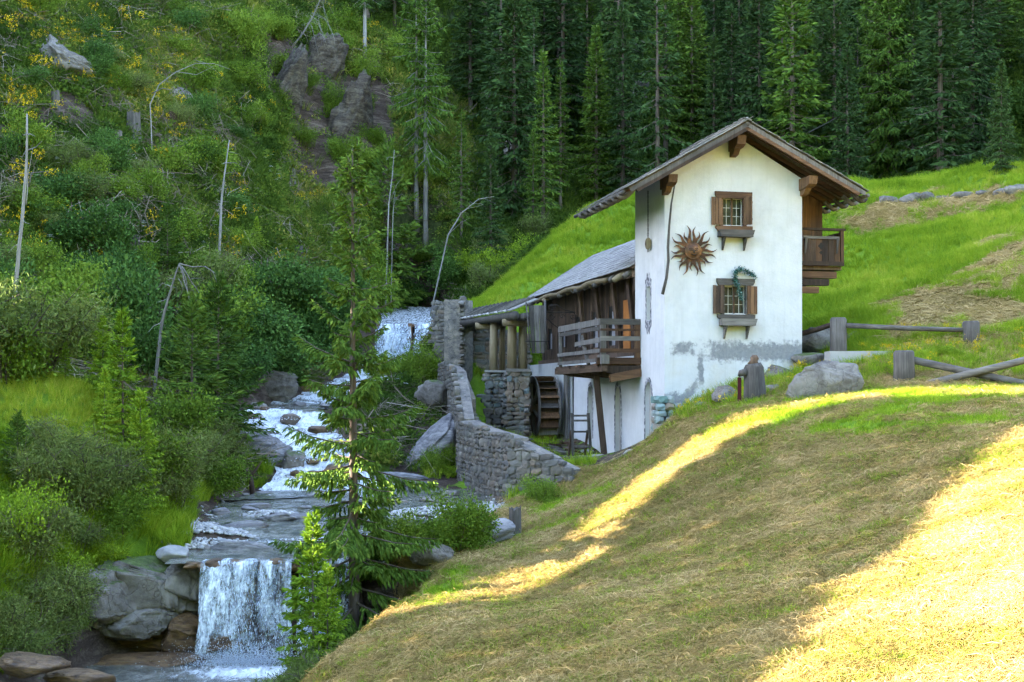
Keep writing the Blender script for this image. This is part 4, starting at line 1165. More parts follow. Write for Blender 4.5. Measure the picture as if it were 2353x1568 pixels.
def wall_core(path, thick):
    m = MB()
    for (xa, ya, ba, ta), (xb, yb_, bb, tb) in zip(path[:-1], path[1:]):
        L = math.hypot(xb - xa, yb_ - ya); nx_, ny_ = (yb_ - ya) / L * thick, -(xb - xa) / L * thick
        m.add([(xa, ya, ba), (xb, yb_, bb), (xb, yb_, tb - 0.05), (xa, ya, ta - 0.05), (xa + nx_, ya + ny_, ba), (xb + nx_, yb_ + ny_, bb), (xb + nx_, yb_ + ny_, tb - 0.03), (xa + nx_, ya + ny_, ta - 0.03)],
              [(3, 2, 1, 0), (4, 5, 6, 7), (3, 7, 6, 2), (0, 4, 7, 3), (1, 2, 6, 5)])
    return m
MAT['mortar'] = m_rock('dark mortar', (0.04, 0.036, 0.032), (0.12, 0.11, 0.10), (0.26, 0.22, 0.18), 0, 2.0)

def stone_thing(name, label, path, thick, mat, lw, lh, limit, cat='wall', extra=()):
    loc = (path[0][0], path[0][1], path[0][2])
    e = empty(name, loc, 0, label, cat)
    m = wall_core(path, thick); m.v = [tuple(np.array(v) - np.array(loc)) for v in m.v]
    m.build('wall_core', MAT['mortar'], e)
    lay_stones(e, path, mat, lw, lh, limit, 0.055, loc)
    return e
MAT['stone_wall'] = m_stone('weathered wall stone', [(0.1122, 0.1023, 0.0924), (0.1716, 0.1584, 0.1386), (0.1320, 0.1089, 0.0858), (0.2244, 0.2046, 0.1782), (0.1056, 0.1056, 0.1089), (0.2376, 0.1782, 0.1254)])
stone_thing('retaining_wall', 'curved grey fieldstone retaining wall rising from the stream below the terrace',
    [(1.9, 42.1, -3.6, -2.42), (1.2, 42.5, -3.9, -2.08), (-0.1, 43.6, -4.2, -1.45), (-1.3, 47.0, -4.1, -1.20), (-2.05, 50.8, -4.0, -1.0)], 0.7, 'stone_wall', 0.30, 0.20, 300)
stone_thing('stepped_wall', 'grey stone wall climbing in a slope towards the tall stone pillar',
    [(-2.06, 50.9, -4.0, -0.95), (-2.35, 54.5, -3.6, 0.1), (-2.6, 57.0, -3.4, 1.0), (-3.1, 63.0, -2.5, 1.35), (-3.8, 68.0, -1.5, 1.6)], 0.6, 'stone_wall', 0.34, 0.18, 150)
stone_thing('inner_wall', 'pale inner stone face beside the sloping coping of the stream wall',
    [(-1.2, 56.0, -2.4, -1.7), (-1.9, 55.6, -2.4, -0.2), (-2.4, 56.6, -2.6, 1.0)], 0.4, 'cobble', 0.34, 0.16, 80)
pz = 4.95
stone_thing('stone_pillar', 'tall square fieldstone pillar beside the weir',
    [(-2.35, 70.6, -2.0, pz - 0.05), (-2.55, 68.2, -2.0, pz), (-4.05, 69.0, -1.5, pz - 0.1), (-4.3, 72.5, -1.0, pz - 0.3)], 1.0, 'stone_wall', 0.38, 0.2, 160, 'pillar')
stone_thing('back_wall', 'dark recessed stone wall behind the log columns',
    [(0.9, 69.2, -2.4, 3.2), (-2.4, 69.6, -2.4, 3.7)], 0.5, 'stone_warm', 0.42, 0.24, 100)

MAT['stone_pier'] = m_stone('mixed pier stone', [(0.1152, 0.1080, 0.1008), (0.1872, 0.1728, 0.1512), (0.1080, 0.1512, 0.1512), (0.1440, 0.1224, 0.1008), (0.2160, 0.2016, 0.1800), (0.0936, 0.0936, 0.0936)])
# stone piers under the flume, with log columns
def pier(label, x0, x1, y0, dep, z0, z1, mat, cap):
    e = stone_thing('stone_pier', label, [(x1, y0 + dep, z0, z1), (x1, y0, z0, z1), (x0, y0, z0, z1), (x0, y0 + dep, z0, z1)], 0.3, mat, 0.34, 0.24, 120, 'pier')
    m = MB().box(x0 - 0.12, x1 + 0.12, y0 - 0.15, y0 + dep + 0.1, z1 - 0.02, z1 + 0.10, 0.015)
    m.v = [tuple(np.array(v) - np.array(e.location)) for v in m.v]
    m.build('cap_slab', MAT[cap], e)
    return e
pier('rubble pier with pale plaster edge under the left log columns', -1.18, -0.24, 61.6, 1.5, -2.2, 1.02, 'stone_pier', 'cobble')
pier('warm rubble pier beside the water wheel', -0.16, 0.72, 58.6, 1.6, -2.5, 1.02, 'stone_warm', 'stone')
for k, (px, Z, r, lab) in enumerate(((1134, 62.3, 0.20, 'leftmost peeled log column under the flume'), (1154, 62.9, 0.15, 'thin dark log column second from the left under the flume'),
                                    (1176, 59.3, 0.22, 'thick pale log column third from the left under the flume'), (1201, 59.5, 0.20, 'rightmost log column under the flume, beside the hanging board'))):
    x = (px - CX) / F * Z
    m = MB().tube([(0, 0, 0), (0, 0, 1.0), (0.02, 0, 2.3)], [r, r * 0.97, r * 0.9], 12, 0.02)
    o = m.build('log_column', MAT['log'], None, True); o.location = (x, Z, 1.1); tag(o, lab, 'column', 'log columns under the flume')

fl = empty('mill_flume', (0.74, 58.0, 3.45), 0, 'wooden mill flume of logs and boards leading from the pillar to the wheel', 'flume')
fa, fb = Vector((0, 0, 0)), Vector((-3.1, 12.6, 0.30)); fd = (fb - fa).normalized(); fs_ = Vector((fd.y, -fd.x, 0))
for off, zz, r in ((-0.75, 0.0, 0.2), (-0.30, -0.06, 0.17), (0.2, 0.0, 0.2)):
    MB().tube([fa + fs_ * off + Vector((0, 0, zz)) - fd * 0.5, (fa + fb) / 2 + fs_ * off + Vector((0, 0, zz)), fb + fs_ * off + Vector((0, 0, zz))], [r, r * 0.95, r], 10, 0.05).build('bearing_log', MAT['wood_grey'], fl, True)
for q in (0.06, 0.5):
    p0 = fa + (fb - fa) * q - Vector((0, 0, 0.28))
    MB().tube([p0 - fs_ * 1.0, p0 + fs_ * 0.5], 0.17, 10, 0.05).build('cross_log', MAT['log'], fl, True)
for k in range(15):
    p0 = fa + (fb - fa) * (k / 15) + Vector((0, 0, 0.22))
    a_ = p0 - fs_ * 0.95; b_ = p0 + fs_ * 0.35 + Vector((0, 0, 0.55))
    MB().beam(a_, b_, 0.74, 0.04, Vector((0.3, 0, 1))).build('cover_board', MAT['shingle'], fl)
    MB().beam(a_ + fd * 0.3 + Vector((0, 0, .02)), b_ + fd * 0.3 + Vector((0, 0, .10)), 0.05, 0.12).build('cover_rib', MAT['wood_grey'], fl)
hx = lambda px, py, Z: Vector(P(px, py, Z)) - fl.location
for k in range(3):
    a0 = hx(1214 + 12.5 * k, 702, 57.0); a1 = hx(1226.5 + 12.5 * k, 702, 57.0); b0 = hx(1222 + 10 * k, 812, 56.8); b1 = hx(1231 + 10 * k, 812, 56.8)
    th = Vector((0, 0.05 + 0.01 * (k % 2), 0))
    MB().add([a0, a1, b1, b0, a0 + th, a1 + th, b1 + th, b0 + th], [(0, 1, 2, 3), (7, 6, 5, 4), (0, 4, 5, 1), (1, 5, 6, 2), (2, 6, 7, 3), (3, 7, 4, 0)]).build('hanging_board', MAT['wood_grey'], fl)
MB().tube([hx(1209, 695, 56.9), hx(1219, 800, 56.7)], 0.035, 7).build('side_pole', MAT['wood_grey'], fl, True)
MB().tube([hx(1252, 690, 56.9), hx(1255, 805, 56.7)], 0.05, 7).build('side_pole', MAT['wood_grey'], fl, True)
MB().tube([hx(1207, 785, 56.65), hx(1262, 785, 56.65)], 0.025, 6).build('cross_bar', MAT['iron'], fl)

# wrought iron bracket on the timber wall
ib = empty('iron_bracket', P(1252, 718, 57.5), TH, 'scrolled wrought iron bracket jutting out under the wing eave', 'bracket')
ivec = lambda px, py: ((px - 1252) / F * 57.5, 0, (718 - py) / F * 57.5)
MB().tube([ivec(1226, 718), ivec(1325, 717)], 0.025, 6).build('bar', MAT['iron'], ib)
def scroll(cx_, cy_, r, a0, turns, sg):
    return [ivec(cx_ + r * (1 - 0.8 * s_) * math.cos(a0 + sg * s_ * turns * 2 * math.pi), cy_ - r * (1 - 0.8 * s_) * math.sin(a0 + sg * s_ * turns * 2 * math.pi)) for s_ in np.linspace(0, 1, 22)]
for c_ in ((1268, 708, 9, 0, 1.3, 1), (1268, 727, 8, 0, 1.3, -1), (1318, 727, 10, 2.5, 1.3, -1), (1293, 727, 6, 0, 1.2, 1)):
    MB().tube(scroll(*c_), 0.016, 5).build('scroll', MAT['iron'], ib)
MB().tube([ivec(1262, 704), ivec(1280, 700), ivec(1300, 712), ivec(1320, 716)], 0.018, 5).build('scroll', MAT['iron'], ib)
MB().tube([ivec(1255, 732), ivec(1308, 772)], 0.016, 5).build('stay', MAT['iron'], ib)

# ------------------------------------------------------------------ water wheel
wr, wz, wy = 1.52, -0.70, 14.7
ww = empty('water_wheel', toW(-0.8, wy, wz), TH, 'weathered wooden mill wheel with paddles beside the white wall', 'water wheel')
def ring(r0, r1, xa, xb, n=36):
    m = MB(); vs = []; fs = []
    for q in range(n):
        a = 2 * math.pi * q / n
        for x, r in ((xa, r0), (xa, r1), (xb, r1), (xb, r0)): vs.append((x, r * math.cos(a), r * math.sin(a)))
    for q in range(n):
        for j in range(4): fs.append((q * 4 + j, q * 4 + (j + 1) % 4, ((q + 1) % n) * 4 + (j + 1) % 4, ((q + 1) % n) * 4 + j))
    m.add(vs, fs); return m
for xa in (-0.50, 0.44):
    HB(ring(wr - 0.30, wr, xa, xa + 0.06), 'rim', 'wood_grey', ww)
HB(ring(wr - 0.31, wr - 0.28, -0.435, 0.435), 'sole', 'wood_dark', ww)
for k in range(20):
    a = 2 * math.pi * (k + 0.3) / 20
    m = MB().beam((-0.435, (wr - 0.29) * math.cos(a), (wr - 0.29) * math.sin(a)), (0.435, (wr - 0.29) * math.cos(a), (wr - 0.29) * math.sin(a)), 0.035, 0.02)
    ca, sa = math.cos(a), math.sin(a); a2 = a + 0.16
    m = MB().add([(x, r * math.cos(b), r * math.sin(b)) for x in (-0.435, 0.435) for r, b in ((wr - 0.28, a), (wr - 0.01, a2), (wr - 0.01, a2 + 0.022), (wr - 0.28, a + 0.022))],
                 [(0, 1, 2, 3), (7, 6, 5, 4), (0, 4, 5, 1), (1, 5, 6, 2), (2, 6, 7, 3), (3, 7, 4, 0)])
    HB(m, 'paddle', 'wood_brown' if k % 3 else 'wood_grey', ww)
for xa in (-0.47, 0.47):
    for k in range(6):
        a = 2 * math.pi * k / 6 + 0.3
        HB(MB().beam((xa, 0.1 * math.cos(a), 0.1 * math.sin(a)), (xa, (wr - 0.25) * math.cos(a), (wr - 0.25) * math.sin(a)), 0.11, 0.07), 'spoke', 'wood_grey', ww)
HB(MB().tube([(-1.25, 0, 0), (1.0, 0, 0)], 0.22, 12), 'axle', 'wood_dark', ww, smooth=True)
HB(MB().box(-1.3, -0.8, -0.35, 0.35, -0.62, -0.23, 0.03), 'axle_block', 'wood_grey', ww)

# ------------------------------------------------------------------ boulders and ledges
import bmesh
def ico(sub):
    bm = bmesh.new(); bmesh.ops.create_icosphere(bm, subdivisions=sub, radius=1.0)
    v = np.array([q.co[:] for q in bm.verts]); f = np.array([[q.index for q in k.verts] for k in bm.faces]); bm.free(); return v, f
ICO = {k: ico(k) for k in (2, 3, 4, 5)}
def unit(v): return v / np.maximum(np.linalg.norm(v, axis=-1, keepdims=True), 1e-9)
def n3(v, s, seed):
    return (vnoise(v[:, 0] * s + v[:, 2] * s * 0.7, v[:, 1] * s - v[:, 2] * s * 0.6, seed) + vnoise(v[:, 1] * s + 3.1, v[:, 2] * s + v[:, 0] * s * 0.4, seed + 5)) * 0.5
def rock_mesh(name, size, seed, mat, sub=4, rough=0.28, blocky=0.5, layer=0.0, cuts=16):
    """a boulder: chiselled by random planes, then roughened"""
    v, f = ICO[sub]; v = v.copy(); r = np.random.default_rng(seed)
    p_ = 1.0 / (1.0 + blocky * 1.2)
    v = np.sign(v) * np.abs(v) ** p_
    v /= np.maximum(1.0, np.linalg.norm(v, axis=1)[:, None] ** 0.6)
    v *= (1 + 0.55 * rough * (n3(v, 1.4, seed) + 0.5 * n3(v, 3.1, seed + 1)))[:, None]
    for k in range(cuts):
        n = unit(r.normal(size=3) * np.array([1, 1, 0.8])); d = r.uniform(0.58, 0.95)
        ex = np.maximum(0, v @ n - d); v = v - ex[:, None] * n * 0.93
    if layer:
        ph = v[:, 2] * 9 + 1.5 * n3(v, 1.5, seed + 4)
        v[:, :2] *= (1 + layer * 0.12 * (np.abs((ph / 3.14) % 2 - 1) > 0.55))[:, None]
    v *= (1 + rough * (0.30 * n3(v, 6.0, seed + 2) + 0.20 * n3(v, 13.0, seed + 3) + 0.10 * n3(v, 27.0, seed + 6)))[:, None]
    v = v * np.array(size) * 0.55
    return np_mesh(name, v, tris=f, mat=MAT[mat])
STST = []; CASC = []
def rock(name, label, px, py, Z, size, seed, mat='rock', rz=0.0, tilt=0.0, cat='boulder', group=None, **k):
    """px, py: its centre in the picture at distance Z"""
    o = mesh_obj(name, rock_mesh(name, size, seed, mat, **k))
    o.location = P(px, py, Z); o.rotation_euler = (0, tilt, rz)
    return tag(o, label, cat, group)
MAT['rock_brown'] = m_rock('crumbling brown rock', (0.0099, 0.0075, 0.0058), (0.0413, 0.0319, 0.0244), (0.1210, 0.1044, 0.0812), 0.6, 1.1, True)
# ledge left of the near waterfall
rock('rock_ledge', 'big grey rock ledge left of the near waterfall', 352, 1352, 31.9, (2.5, 2.4, 1.5), 3, 'rock', 0.06, 0.03, 'rock', sub=5, blocky=1.6, rough=0.42, cuts=7, layer=.25)
rock('ledge_rock', 'pale fractured rock block at the left end of the near waterfall lip', 435, 1340, 31.7, (1.0, 1.6, 1.15), 9, 'rock_bare', -0.1, 0, 'rock', sub=5, blocky=1.2, layer=.4, cuts=8)
rock('ledge_rock', 'cracked grey block in the middle of the ledge', 260, 1380, 31.0, (1.5, 1.6, 1.2), 93, 'rock', 0.25, 0.1, 'rock', sub=5, blocky=1.0, rough=.4, cuts=9)
rock('ledge_rock', 'mossy rock shoulder under the bushes left of the ledge', 205, 1375, 31.0, (2.2, 2.0, 1.7), 91, 'rock', 0.5, 0.15, 'rock', sub=5, blocky=0.4, rough=.35)
rock('ledge_rock', 'overhanging bulge of the grey ledge above the dark hollow', 300, 1435, 31.2, (1.9, 1.8, 0.8), 92, 'rock_bare', 0.2, -0.15, 'rock', sub=5, blocky=0.4, rough=.3)
rock('undercut_rock', 'dark undercut rock base below the grey ledge', 300, 1478, 32.2, (4.2, 2.4, 1.9), 5, 'rock_wet', 0.1, 0.0, 'rock', sub=5, blocky=0.6, layer=0.8)
rock('wet_rock_shelf', 'brown wet rock shelf sloping into the plunge pool', 300, 1530, 30.2, (4.0, 1.7, 0.55), 6, 'rock_wet', -0.15, -0.05, 'rock', sub=5, blocky=0.6, layer=0.6)
rock('wet_rock_shelf', 'wet brown step beside the foot of the waterfall', 425, 1480, 31.2, (1.2, 1.2, 1.3), 94, 'rock_wet', 0.15, 0.1, 'rock', sub=5, blocky=0.6, layer=0.8)
rock('pool_rock', 'dark rock breaking the froth in the plunge pool', 510, 1480, 30.3, (0.9, 0.5, 0.5), 95, 'rock_wet', 0.1, 0, 'rock', blocky=.3)
rock('waterfall_rock', 'dark stepped rock face behind the near waterfall', 640, 1425, 32.25, (4.2, 1.5, 2.35), 7, 'rock_wet', 0.02, 0, 'rock', sub=5, blocky=0.9, rough=0.16, layer=0.6, cuts=0)
rock('shore_rock', 'grey rock at the lower left edge of the pool', 70, 1530, 25.5, (1.3, 1.1, 0.5), 8, 'rock_wet', 0.3, 0.1, 'rock', blocky=0.3)
rock('root_rock', 'dark rock in the bottom left corner by the pool', 190, 1560, 26.2, (1.4, 1.0, 0.4), 12, 'rock_wet', 0, 0, 'rock')
rock('pale_boulder', 'smooth pale boulder beside the gravel above the near waterfall', 400, 1275, 31.9, (0.8, 0.7, 0.46), 14, 'cobble', 0, 0, blocky=0.1, rough=0.12)
rock('flat_rock', 'long flat grey rock at the water edge beyond the pale boulder', 560, 1262, 33.2, (1.75, 0.7, 0.42), 15, 'rock_slab', 0.05, 0.03, 'rock')
rock('flat_rock', 'slanted grey slab behind the gravel bar', 545, 1215, 36.6, (1.9, 0.7, 0.4), 16, 'rock_slab', 0.3, -0.2, 'rock')
rock('flat_rock', 'grey slab at the left edge of the shallow rapid', 640, 1195, 38.2, (1.3, 0.8, 0.35), 17, 'rock_slab', 0.2, -0.12, 'rock')
rock('stream_boulder', 'large rounded grey boulder at the left side of the cascade', 605, 1052, 51.0, (2.7, 2.6, 2.1), 18, 'rock_slab', 0.3, 0.12, sub=5, blocky=0.25, rough=0.24)
rock('stream_boulder', 'brown rounded boulder beside the foot of the cascade', 672, 1072, 50.2, (1.15, 1.2, 1.15), 19, 'rock', 0.2, 0, blocky=0.3)
rock('stream_boulder', 'reddish boulder standing in the white cascade', 665, 968, 57.5, (0.95, 0.9, 0.6), 20, 'stone_warm', 0.4, 0)
rock('stream_boulder', 'small dark boulder at the head of the cascade', 590, 938, 60.5, (1.0, 0.8, 0.5), 21, 'rock', 0.1, 0)
rock('stream_boulder', 'grey slab crossing the cascade above the big boulder', 590, 1002, 55.2, (2.2, 1.0, 0.4), 22, 'rock_slab', -0.2, 0)
rock('bank_rock', 'pale rock wall on the far bank of the upper stream', 620, 895, 65.5, (3.6, 1.6, 1.7), 23, 'rock', -0.2, 0, 'rock', sub=5, blocky=0.6, layer=0.3)
rock('bank_rock', 'dark brown rock on the far bank left of the tall spruce', 720, 905, 69.0, (2.6, 1.4, 1.2), 24, 'rock_wet', 0.1, 0, 'rock', blocky=0.6)
rock('slab_rock', 'smooth banded rock slab sloping below the stone wall', 1000, 1030, 55.5, (3.4, 6.0, 1.3), 25, 'rock_slab', 0.12, -0.80, 'rock', sub=5, blocky=0.9, rough=0.16, layer=0.3, cuts=5)
rock('slab_rock', 'dark grassy rock block above the banded slab', 1000, 915, 62.5, (1.7, 2.2, 1.6), 26, 'rock', 0.2, 0, 'rock', blocky=0.6)
rock('slab_rock', 'low layered rocks at the foot of the banded slab', 930, 1105, 49.5, (2.6, 1.6, 0.55), 27, 'rock_slab', 0.1, 0.1, 'rock', sub=5, blocky=0.5, layer=0.5)
rock('layered_rock', 'layered dark rock outcrop below the mown slope by the stump', 1130, 1222, 34.5, (1.1, 1.1, 0.62), 28, 'rock_slab', 0.2, -0.3, 'rock', blocky=0.6, layer=0.8)
rock('layered_rock', 'dark wet rock under the bushes right of the tall spruce', 985, 1270, 31.6, (1.3, 1.1, 0.62), 29, 'rock', 0.1, 0.1, 'rock', blocky=0.4)
rock('weir_rock', 'grey rock face left of the weir fall', 800, 800, 80.5, (3.6, 2.0, 2.8), 30, 'rock', 0.0, 0, 'rock', sub=5, blocky=0.6)
rock('shore_rock', 'long rock spit beyond the gravel bar below the retaining wall', 1060, 1196, 37.2, (2.0, 0.7, 0.45), 33, 'rock', 0.3, 0, 'rock')
for k in range(16):
    xx = -7.55 + k * 0.25 + random.uniform(-.06, .06)
    o = mesh_obj('lip_stone', rock_mesh('lip_stone', (random.uniform(.28, .5), .5, random.uniform(.16, .34)), 400 + k, 'rock_wet', sub=3)); o.location = (xx, 30.78 + random.uniform(-.08, .1), -4.02 + random.uniform(-.05, .03))
    tag(o, '%s wet stone from the left along the lip of the near waterfall' % ['first', 'second', 'third', 'fourth', 'fifth', 'sixth', 'seventh', 'eighth', 'ninth', 'tenth', 'eleventh', 'twelfth', 'thirteenth', 'fourteenth', 'fifteenth', 'sixteenth'][k], 'stone', 'lip stones of the near waterfall')
for k, (px, py, sz, lab) in enumerate(((1152, 260, (3.2, 2.5, 8.5), 'pale cliff streak in the forest left of the slim bright spruce'), (1475, 250, (3.2, 2.5, 6.5), 'blue grey cliff face in the forest left of the roof ridge'), (1175, 420, (2.6, 2, 7), 'shaded cliff strip above the grassy bank left of the mill'),
        (1440, 140, (3.0, 2.5, 4), 'small grey cliff high in the forest left of the ridge'), (140, 150, (3.5, 3, 2.4), 'pale crumbling rock patch high on the left hillside'), (400, 225, (2.5, 2.2, 1.8), 'white rock under the arched sapling'), (650, 230, (3, 2.5, 9), 'dark rock rib on the left side of the ravine'), (800, 300, (4.5, 3, 8), 'brown crumbling rock rib in the middle of the ravine'), (740, 160, (4, 3, 6), 'dark rock step at the head of the ravine'))):
    g = hit(px, py)
    o = mesh_obj('cliff_rock', rock_mesh('cliff_rock', sz, 500 + k, 'rock_bare' if k not in (6, 7, 8) else 'rock_brown', sub=5, blocky=.5, rough=.6, cuts=12, layer=.3)); o.location = (g[0], g[1] + 0.6, g[2]); o.rotation_euler = (0.35, 0.1, 0.2 * k)
    tag(o, lab, 'cliff')
q = random.Random(78)
for k in range(18):
    i = q.choice([9, 10, 11, 12, 13, 14]); t_ = q.random(); A, B = STREAM[i], STREAM[i + 1]; c_ = A + (B - A) * t_; w = q.uniform(0.35, 0.95)
    xx, yy = c_[0] + q.uniform(-1, 1) * c_[3], c_[1] + q.uniform(-.5, .5)
    o = mesh_obj('cascade_rock', rock_mesh('cascade_rock', (w, w * .9, w * q.uniform(.4, .75)), 700 + k, 'rock_slab' if k % 2 else 'rock_wet', sub=3, blocky=.6)); o.location = (xx, yy, c_[2] + 0.02); o.rotation_euler = (0, 0, q.uniform(0, 3))
    CASC.append((yy, o))
for k, (_, o) in enumerate(sorted(CASC, key=lambda v: v[0])):
    tag(o, '%s dark rock, counted upstream, in the white cascade' % 'first second third fourth fifth sixth seventh eighth ninth tenth eleventh twelfth thirteenth fourteenth fifteenth sixteenth seventeenth eighteenth'.split()[k], 'rock', 'rocks in the cascade')
q = random.Random(77); n_ = 0
while n_ < 30:
    xx, yy = q.uniform(-9.5, -0.8), q.uniform(32.2, 46)
    e_, L_, w__, s__ = (float(v[0]) for v in stream_near(np.array([xx]), np.array([yy])))
    if e_ > 0.3: continue
    w = q.uniform(0.35, 1.1)
    o = mesh_obj('stream_stone', rock_mesh('stream_stone', (w, w * q.uniform(.5, .8), w * q.uniform(.16, .32)), 600 + n_, 'rock_slab' if n_ % 3 else 'rock_bare', sub=3, blocky=.6)); o.location = (xx, yy, L_ + 0.01); o.rotation_euler = (q.uniform(-.08, .08), q.uniform(-.08, .08), q.uniform(0, 3))
    STST.append((float(proj(np.array(xx), np.array(yy), np.array(0))[0]), o)); n_ += 1
for k, (_, o) in enumerate(sorted(STST, key=lambda v: v[0])):
    tag(o, '%s flat stone from the left in the shallow stream above the near waterfall' % ('first second third fourth fifth sixth seventh eighth ninth tenth eleventh twelfth thirteenth fourteenth fifteenth sixteenth seventeenth eighteenth nineteenth twentieth twenty-first twenty-second twenty-third twenty-fourth twenty-fifth twenty-sixth twenty-seventh twenty-eighth twenty-ninth thirtieth'.split()[k]), 'stone', 'flat stones in the shallow stream')
# weir timbers
wv = empty('weir', (-6.4, 80.0, 1.8), 0, 'timber weir beam with water spilling over it', 'weir')
MB().box(-2.3, 2.4, 0.10, 0.45, 2.30, 2.46).build('sill_beam', MAT['wood_brown_h'], wv)
MB().box(0.05, 0.28, -0.25, 0.1, -0.3, 2.5).build('weir_post', MAT['wood_brown'], wv)
MB().box(-1.85, -1.65, -0.25, 0.1, -0.3, 2.5).build('weir_post', MAT['wood_brown'], wv)
MB().box(-2.3, 2.4, 0.5, 0.9, -0.6, 2.25).build('weir_boards', MAT['wood_dark'], wv)

# stone block and logs on the lawn
rock('stone_block', 'cracked grey stone block lying on the lawn beside the carved stump', 1893, 884, 39.6, (2.35, 0.95, 1.30), 44, 'rock_bare', 0.05, -0.03, 'stone', sub=5, blocky=1.5, rough=0.30, cuts=6)
for k, (px, w, h) in enumerate(((1935, .8, .5), (1968, .5, .35), (2040, 1.5, .75), (2092, 1.3, .85), (2131, 1.2, .8), (2165, .8, .45), (2212, 1.5, .5), (2262, 1.1, .5), (2298, 1.0, .6), (2338, 1.5, .7))):
    py = 468 - (px - 1935) * 0.082
    h_ = hit(px, py + 8)
    if h_ is None or h_[1] > 110: h_ = P(px, py, 84)
    lab = ['small grey rock nearest the roof on the upper meadow', 'low grey rock peeping behind the roof corner', 'broad pale rock on the upper meadow right of the roof', 'grey rock, second broad one right of the roof', 'pale humped rock midway along the meadow row', 'small low rock in the middle of the meadow row',
           'long flat rock in the grass of the upper meadow', 'low rock right of the long flat meadow rock', 'second last rock of the row towards the right edge', 'last grey rock of the row at the right picture edge'][k]
    o = mesh_obj('meadow_rock', rock_mesh('meadow_rock', (w * 1.0, 0.8, h * 0.95), 50 + k, 'rock', sub=3)); o.location = (h_[0], h_[1], h_[2] + h * 0.12)
    tag(o, lab, 'rock', 'rocks along the upper meadow')
for k, (px, py, Z, sz, lab) in enumerate(((1668, 906, 43.4, (0.9, .6, .6), 'dark foundation stone left of the carved stump'), (1612, 935, 44.2, (0.6, .5, .4), 'small dark stone at the foot of the gable wall'),
        (1790, 862, 45.2, (1.5, .7, .7), 'grey foundation rock under the gable wall right of the stump'), (1775, 900, 42.5, (.7, .5, .5), 'mossy rock between the stump and the stone block'),
        (1862, 826, 47.0, (1.5, .9, .5), 'flat foundation rock at the right corner of the tower'))):
    rock('foundation_rock', lab, px, py, Z, sz, 70 + k, 'rock', 0.1 * k, 0, 'rock', sub=3, blocky=0.5)
rock('roadside_rock', 'rough rock face behind the upper fence post by the tower', 1885, 785, 50.5, (2.3, 1.0, 1.1), 80, 'rock', 0.1, 0, 'rock', blocky=0.4)
rock('roadside_rock', 'grey rock below the upper fence rail', 1985, 785, 50.0, (1.4, 0.9, 0.8), 81, 'rock', 0.1, 0, 'rock', blocky=0.3)
rock('terrace_rock', 'mossy stone at the edge of the terrace under the slope', 1452, 1050, 44.0, (0.55, .5, .5), 82, 'stone_blue', 0, 0, 'rock', sub=3)

# stone pile at the tower corner
sp = empty('corner_pier', toW(-0.05, -0.5, -2.3), TH, 'short pier of turquoise and brown stones at the tower corner', 'pier')
sm = chm('stone_blue')
lev = 0.0
for row in range(9):
    h = random.uniform(0.19, 0.28)
    for q, xo in enumerate((-0.28, 0.05, 0.34)):
        if row > 7 and q == 2: continue
        s = bpy.data.objects.new('stone', sm[(row * 3 + q) % 7]); COL.objects.link(s); s.parent = sp
        s.location = (xo + random.uniform(-.05, .05), random.uniform(-.06, .02), lev + h / 2); s.scale = (random.uniform(0.30, 0.44), 0.5, h * 1.08); s.rotation_euler = (0, random.uniform(-.1, .1), random.uniform(-.3, .3))
        s2 = bpy.data.objects.new('stone', sm[(row * 3 + q + 2) % 7]); COL.objects.link(s2); s2.parent = sp
        s2.location = (xo, 0.32, lev + h / 2); s2.scale = (0.4, 0.4, h)
    lev += h

# paving in front of the arched doors: flat stones
for k in range(14):
    lx_ = random.uniform(-1.5, -0.3); ly_ = 3.2 + 0.42 * k
    w_ = toW(lx_, ly_, 0); zz = hzz(w_.x, w_.y)
    o = mesh_obj('paving_slab', chm('cobble')[k % 7]); o.location = (w_.x, w_.y, zz + 0.03); o.scale = (random.uniform(0.7, 1.1), random.uniform(0.5, 0.7), 0.12); o.rotation_euler = (0, 0, random.uniform(0, 3))
    tag(o, '%s paving slab from the near end of the terrace before the arched doors' % 'first second third fourth fifth sixth seventh eighth ninth tenth eleventh twelfth thirteenth fourteenth'.split()[k], 'paving slab', 'paving slabs of the terrace')

# ------------------------------------------------------------------ fences, stumps, timber
def log_post(name, label, px, py, Z, r, h, mat, cat='post', group=None, dome=0.06):
    b = P(px, py, Z); zg = hzz(b[0], b[1]) - 0.25
    top = (HY - py) / F * Z + h
    m = MB().tube([(0, 0, 0), (0.01, 0, (top - zg) * 0.5), (0, 0, top - zg - dome), (0, 0, top - zg)], [r * 1.06, r, r * 0.99, r * 0.82], 16, 0.025)
    o = m.build(name, MAT[mat], None, True); o.location = (b[0], b[1], zg)
    return tag(o, label, cat, group)
log_post('log_post', 'thick grey log post at the start of the crossed rails', 2077, 890, 40.6, 0.32, 1.14, 'wood_grey')
log_post('log_post', 'thick dark log post on a concrete block near the tower', 1926, 810, 47.0, 0.30, 1.25, 'wood_grey')
log_post('log_post', 'weathered log post at the far end of the upper rail', 2231, 800, 46.0, 0.29, 0.95, 'wood_grey')
MAT['rail_wood'] = m_wood('pale grey rail', (0.05, 0.043, 0.037), (0.13, 0.115, 0.10), (0.27, 0.24, 0.21), 0)
def pole(name, label, a, b, r, mat, cat='rail'):
    m = MB().tube([Vector(a), (Vector(a) + Vector(b)) / 2 + Vector((0, 0, -0.02)), Vector(b)], [r, r * 0.97, r * 0.9], 10, 0.03)
    return tag(mesh_obj(name, m.mesh(name, MAT[mat], True)), label, cat)
pole('fence_rail', 'long grey rail between the two upper fence posts', P(1938, 748, 46.9), P(2222, 759, 46.0), 0.095, 'wood_grey_h')
pole('fence_rail', 'short dark rail from the tower to the upper fence post', P(1838, 768, 48.0), P(1918, 744, 47.1), 0.10, 'wood_dark')
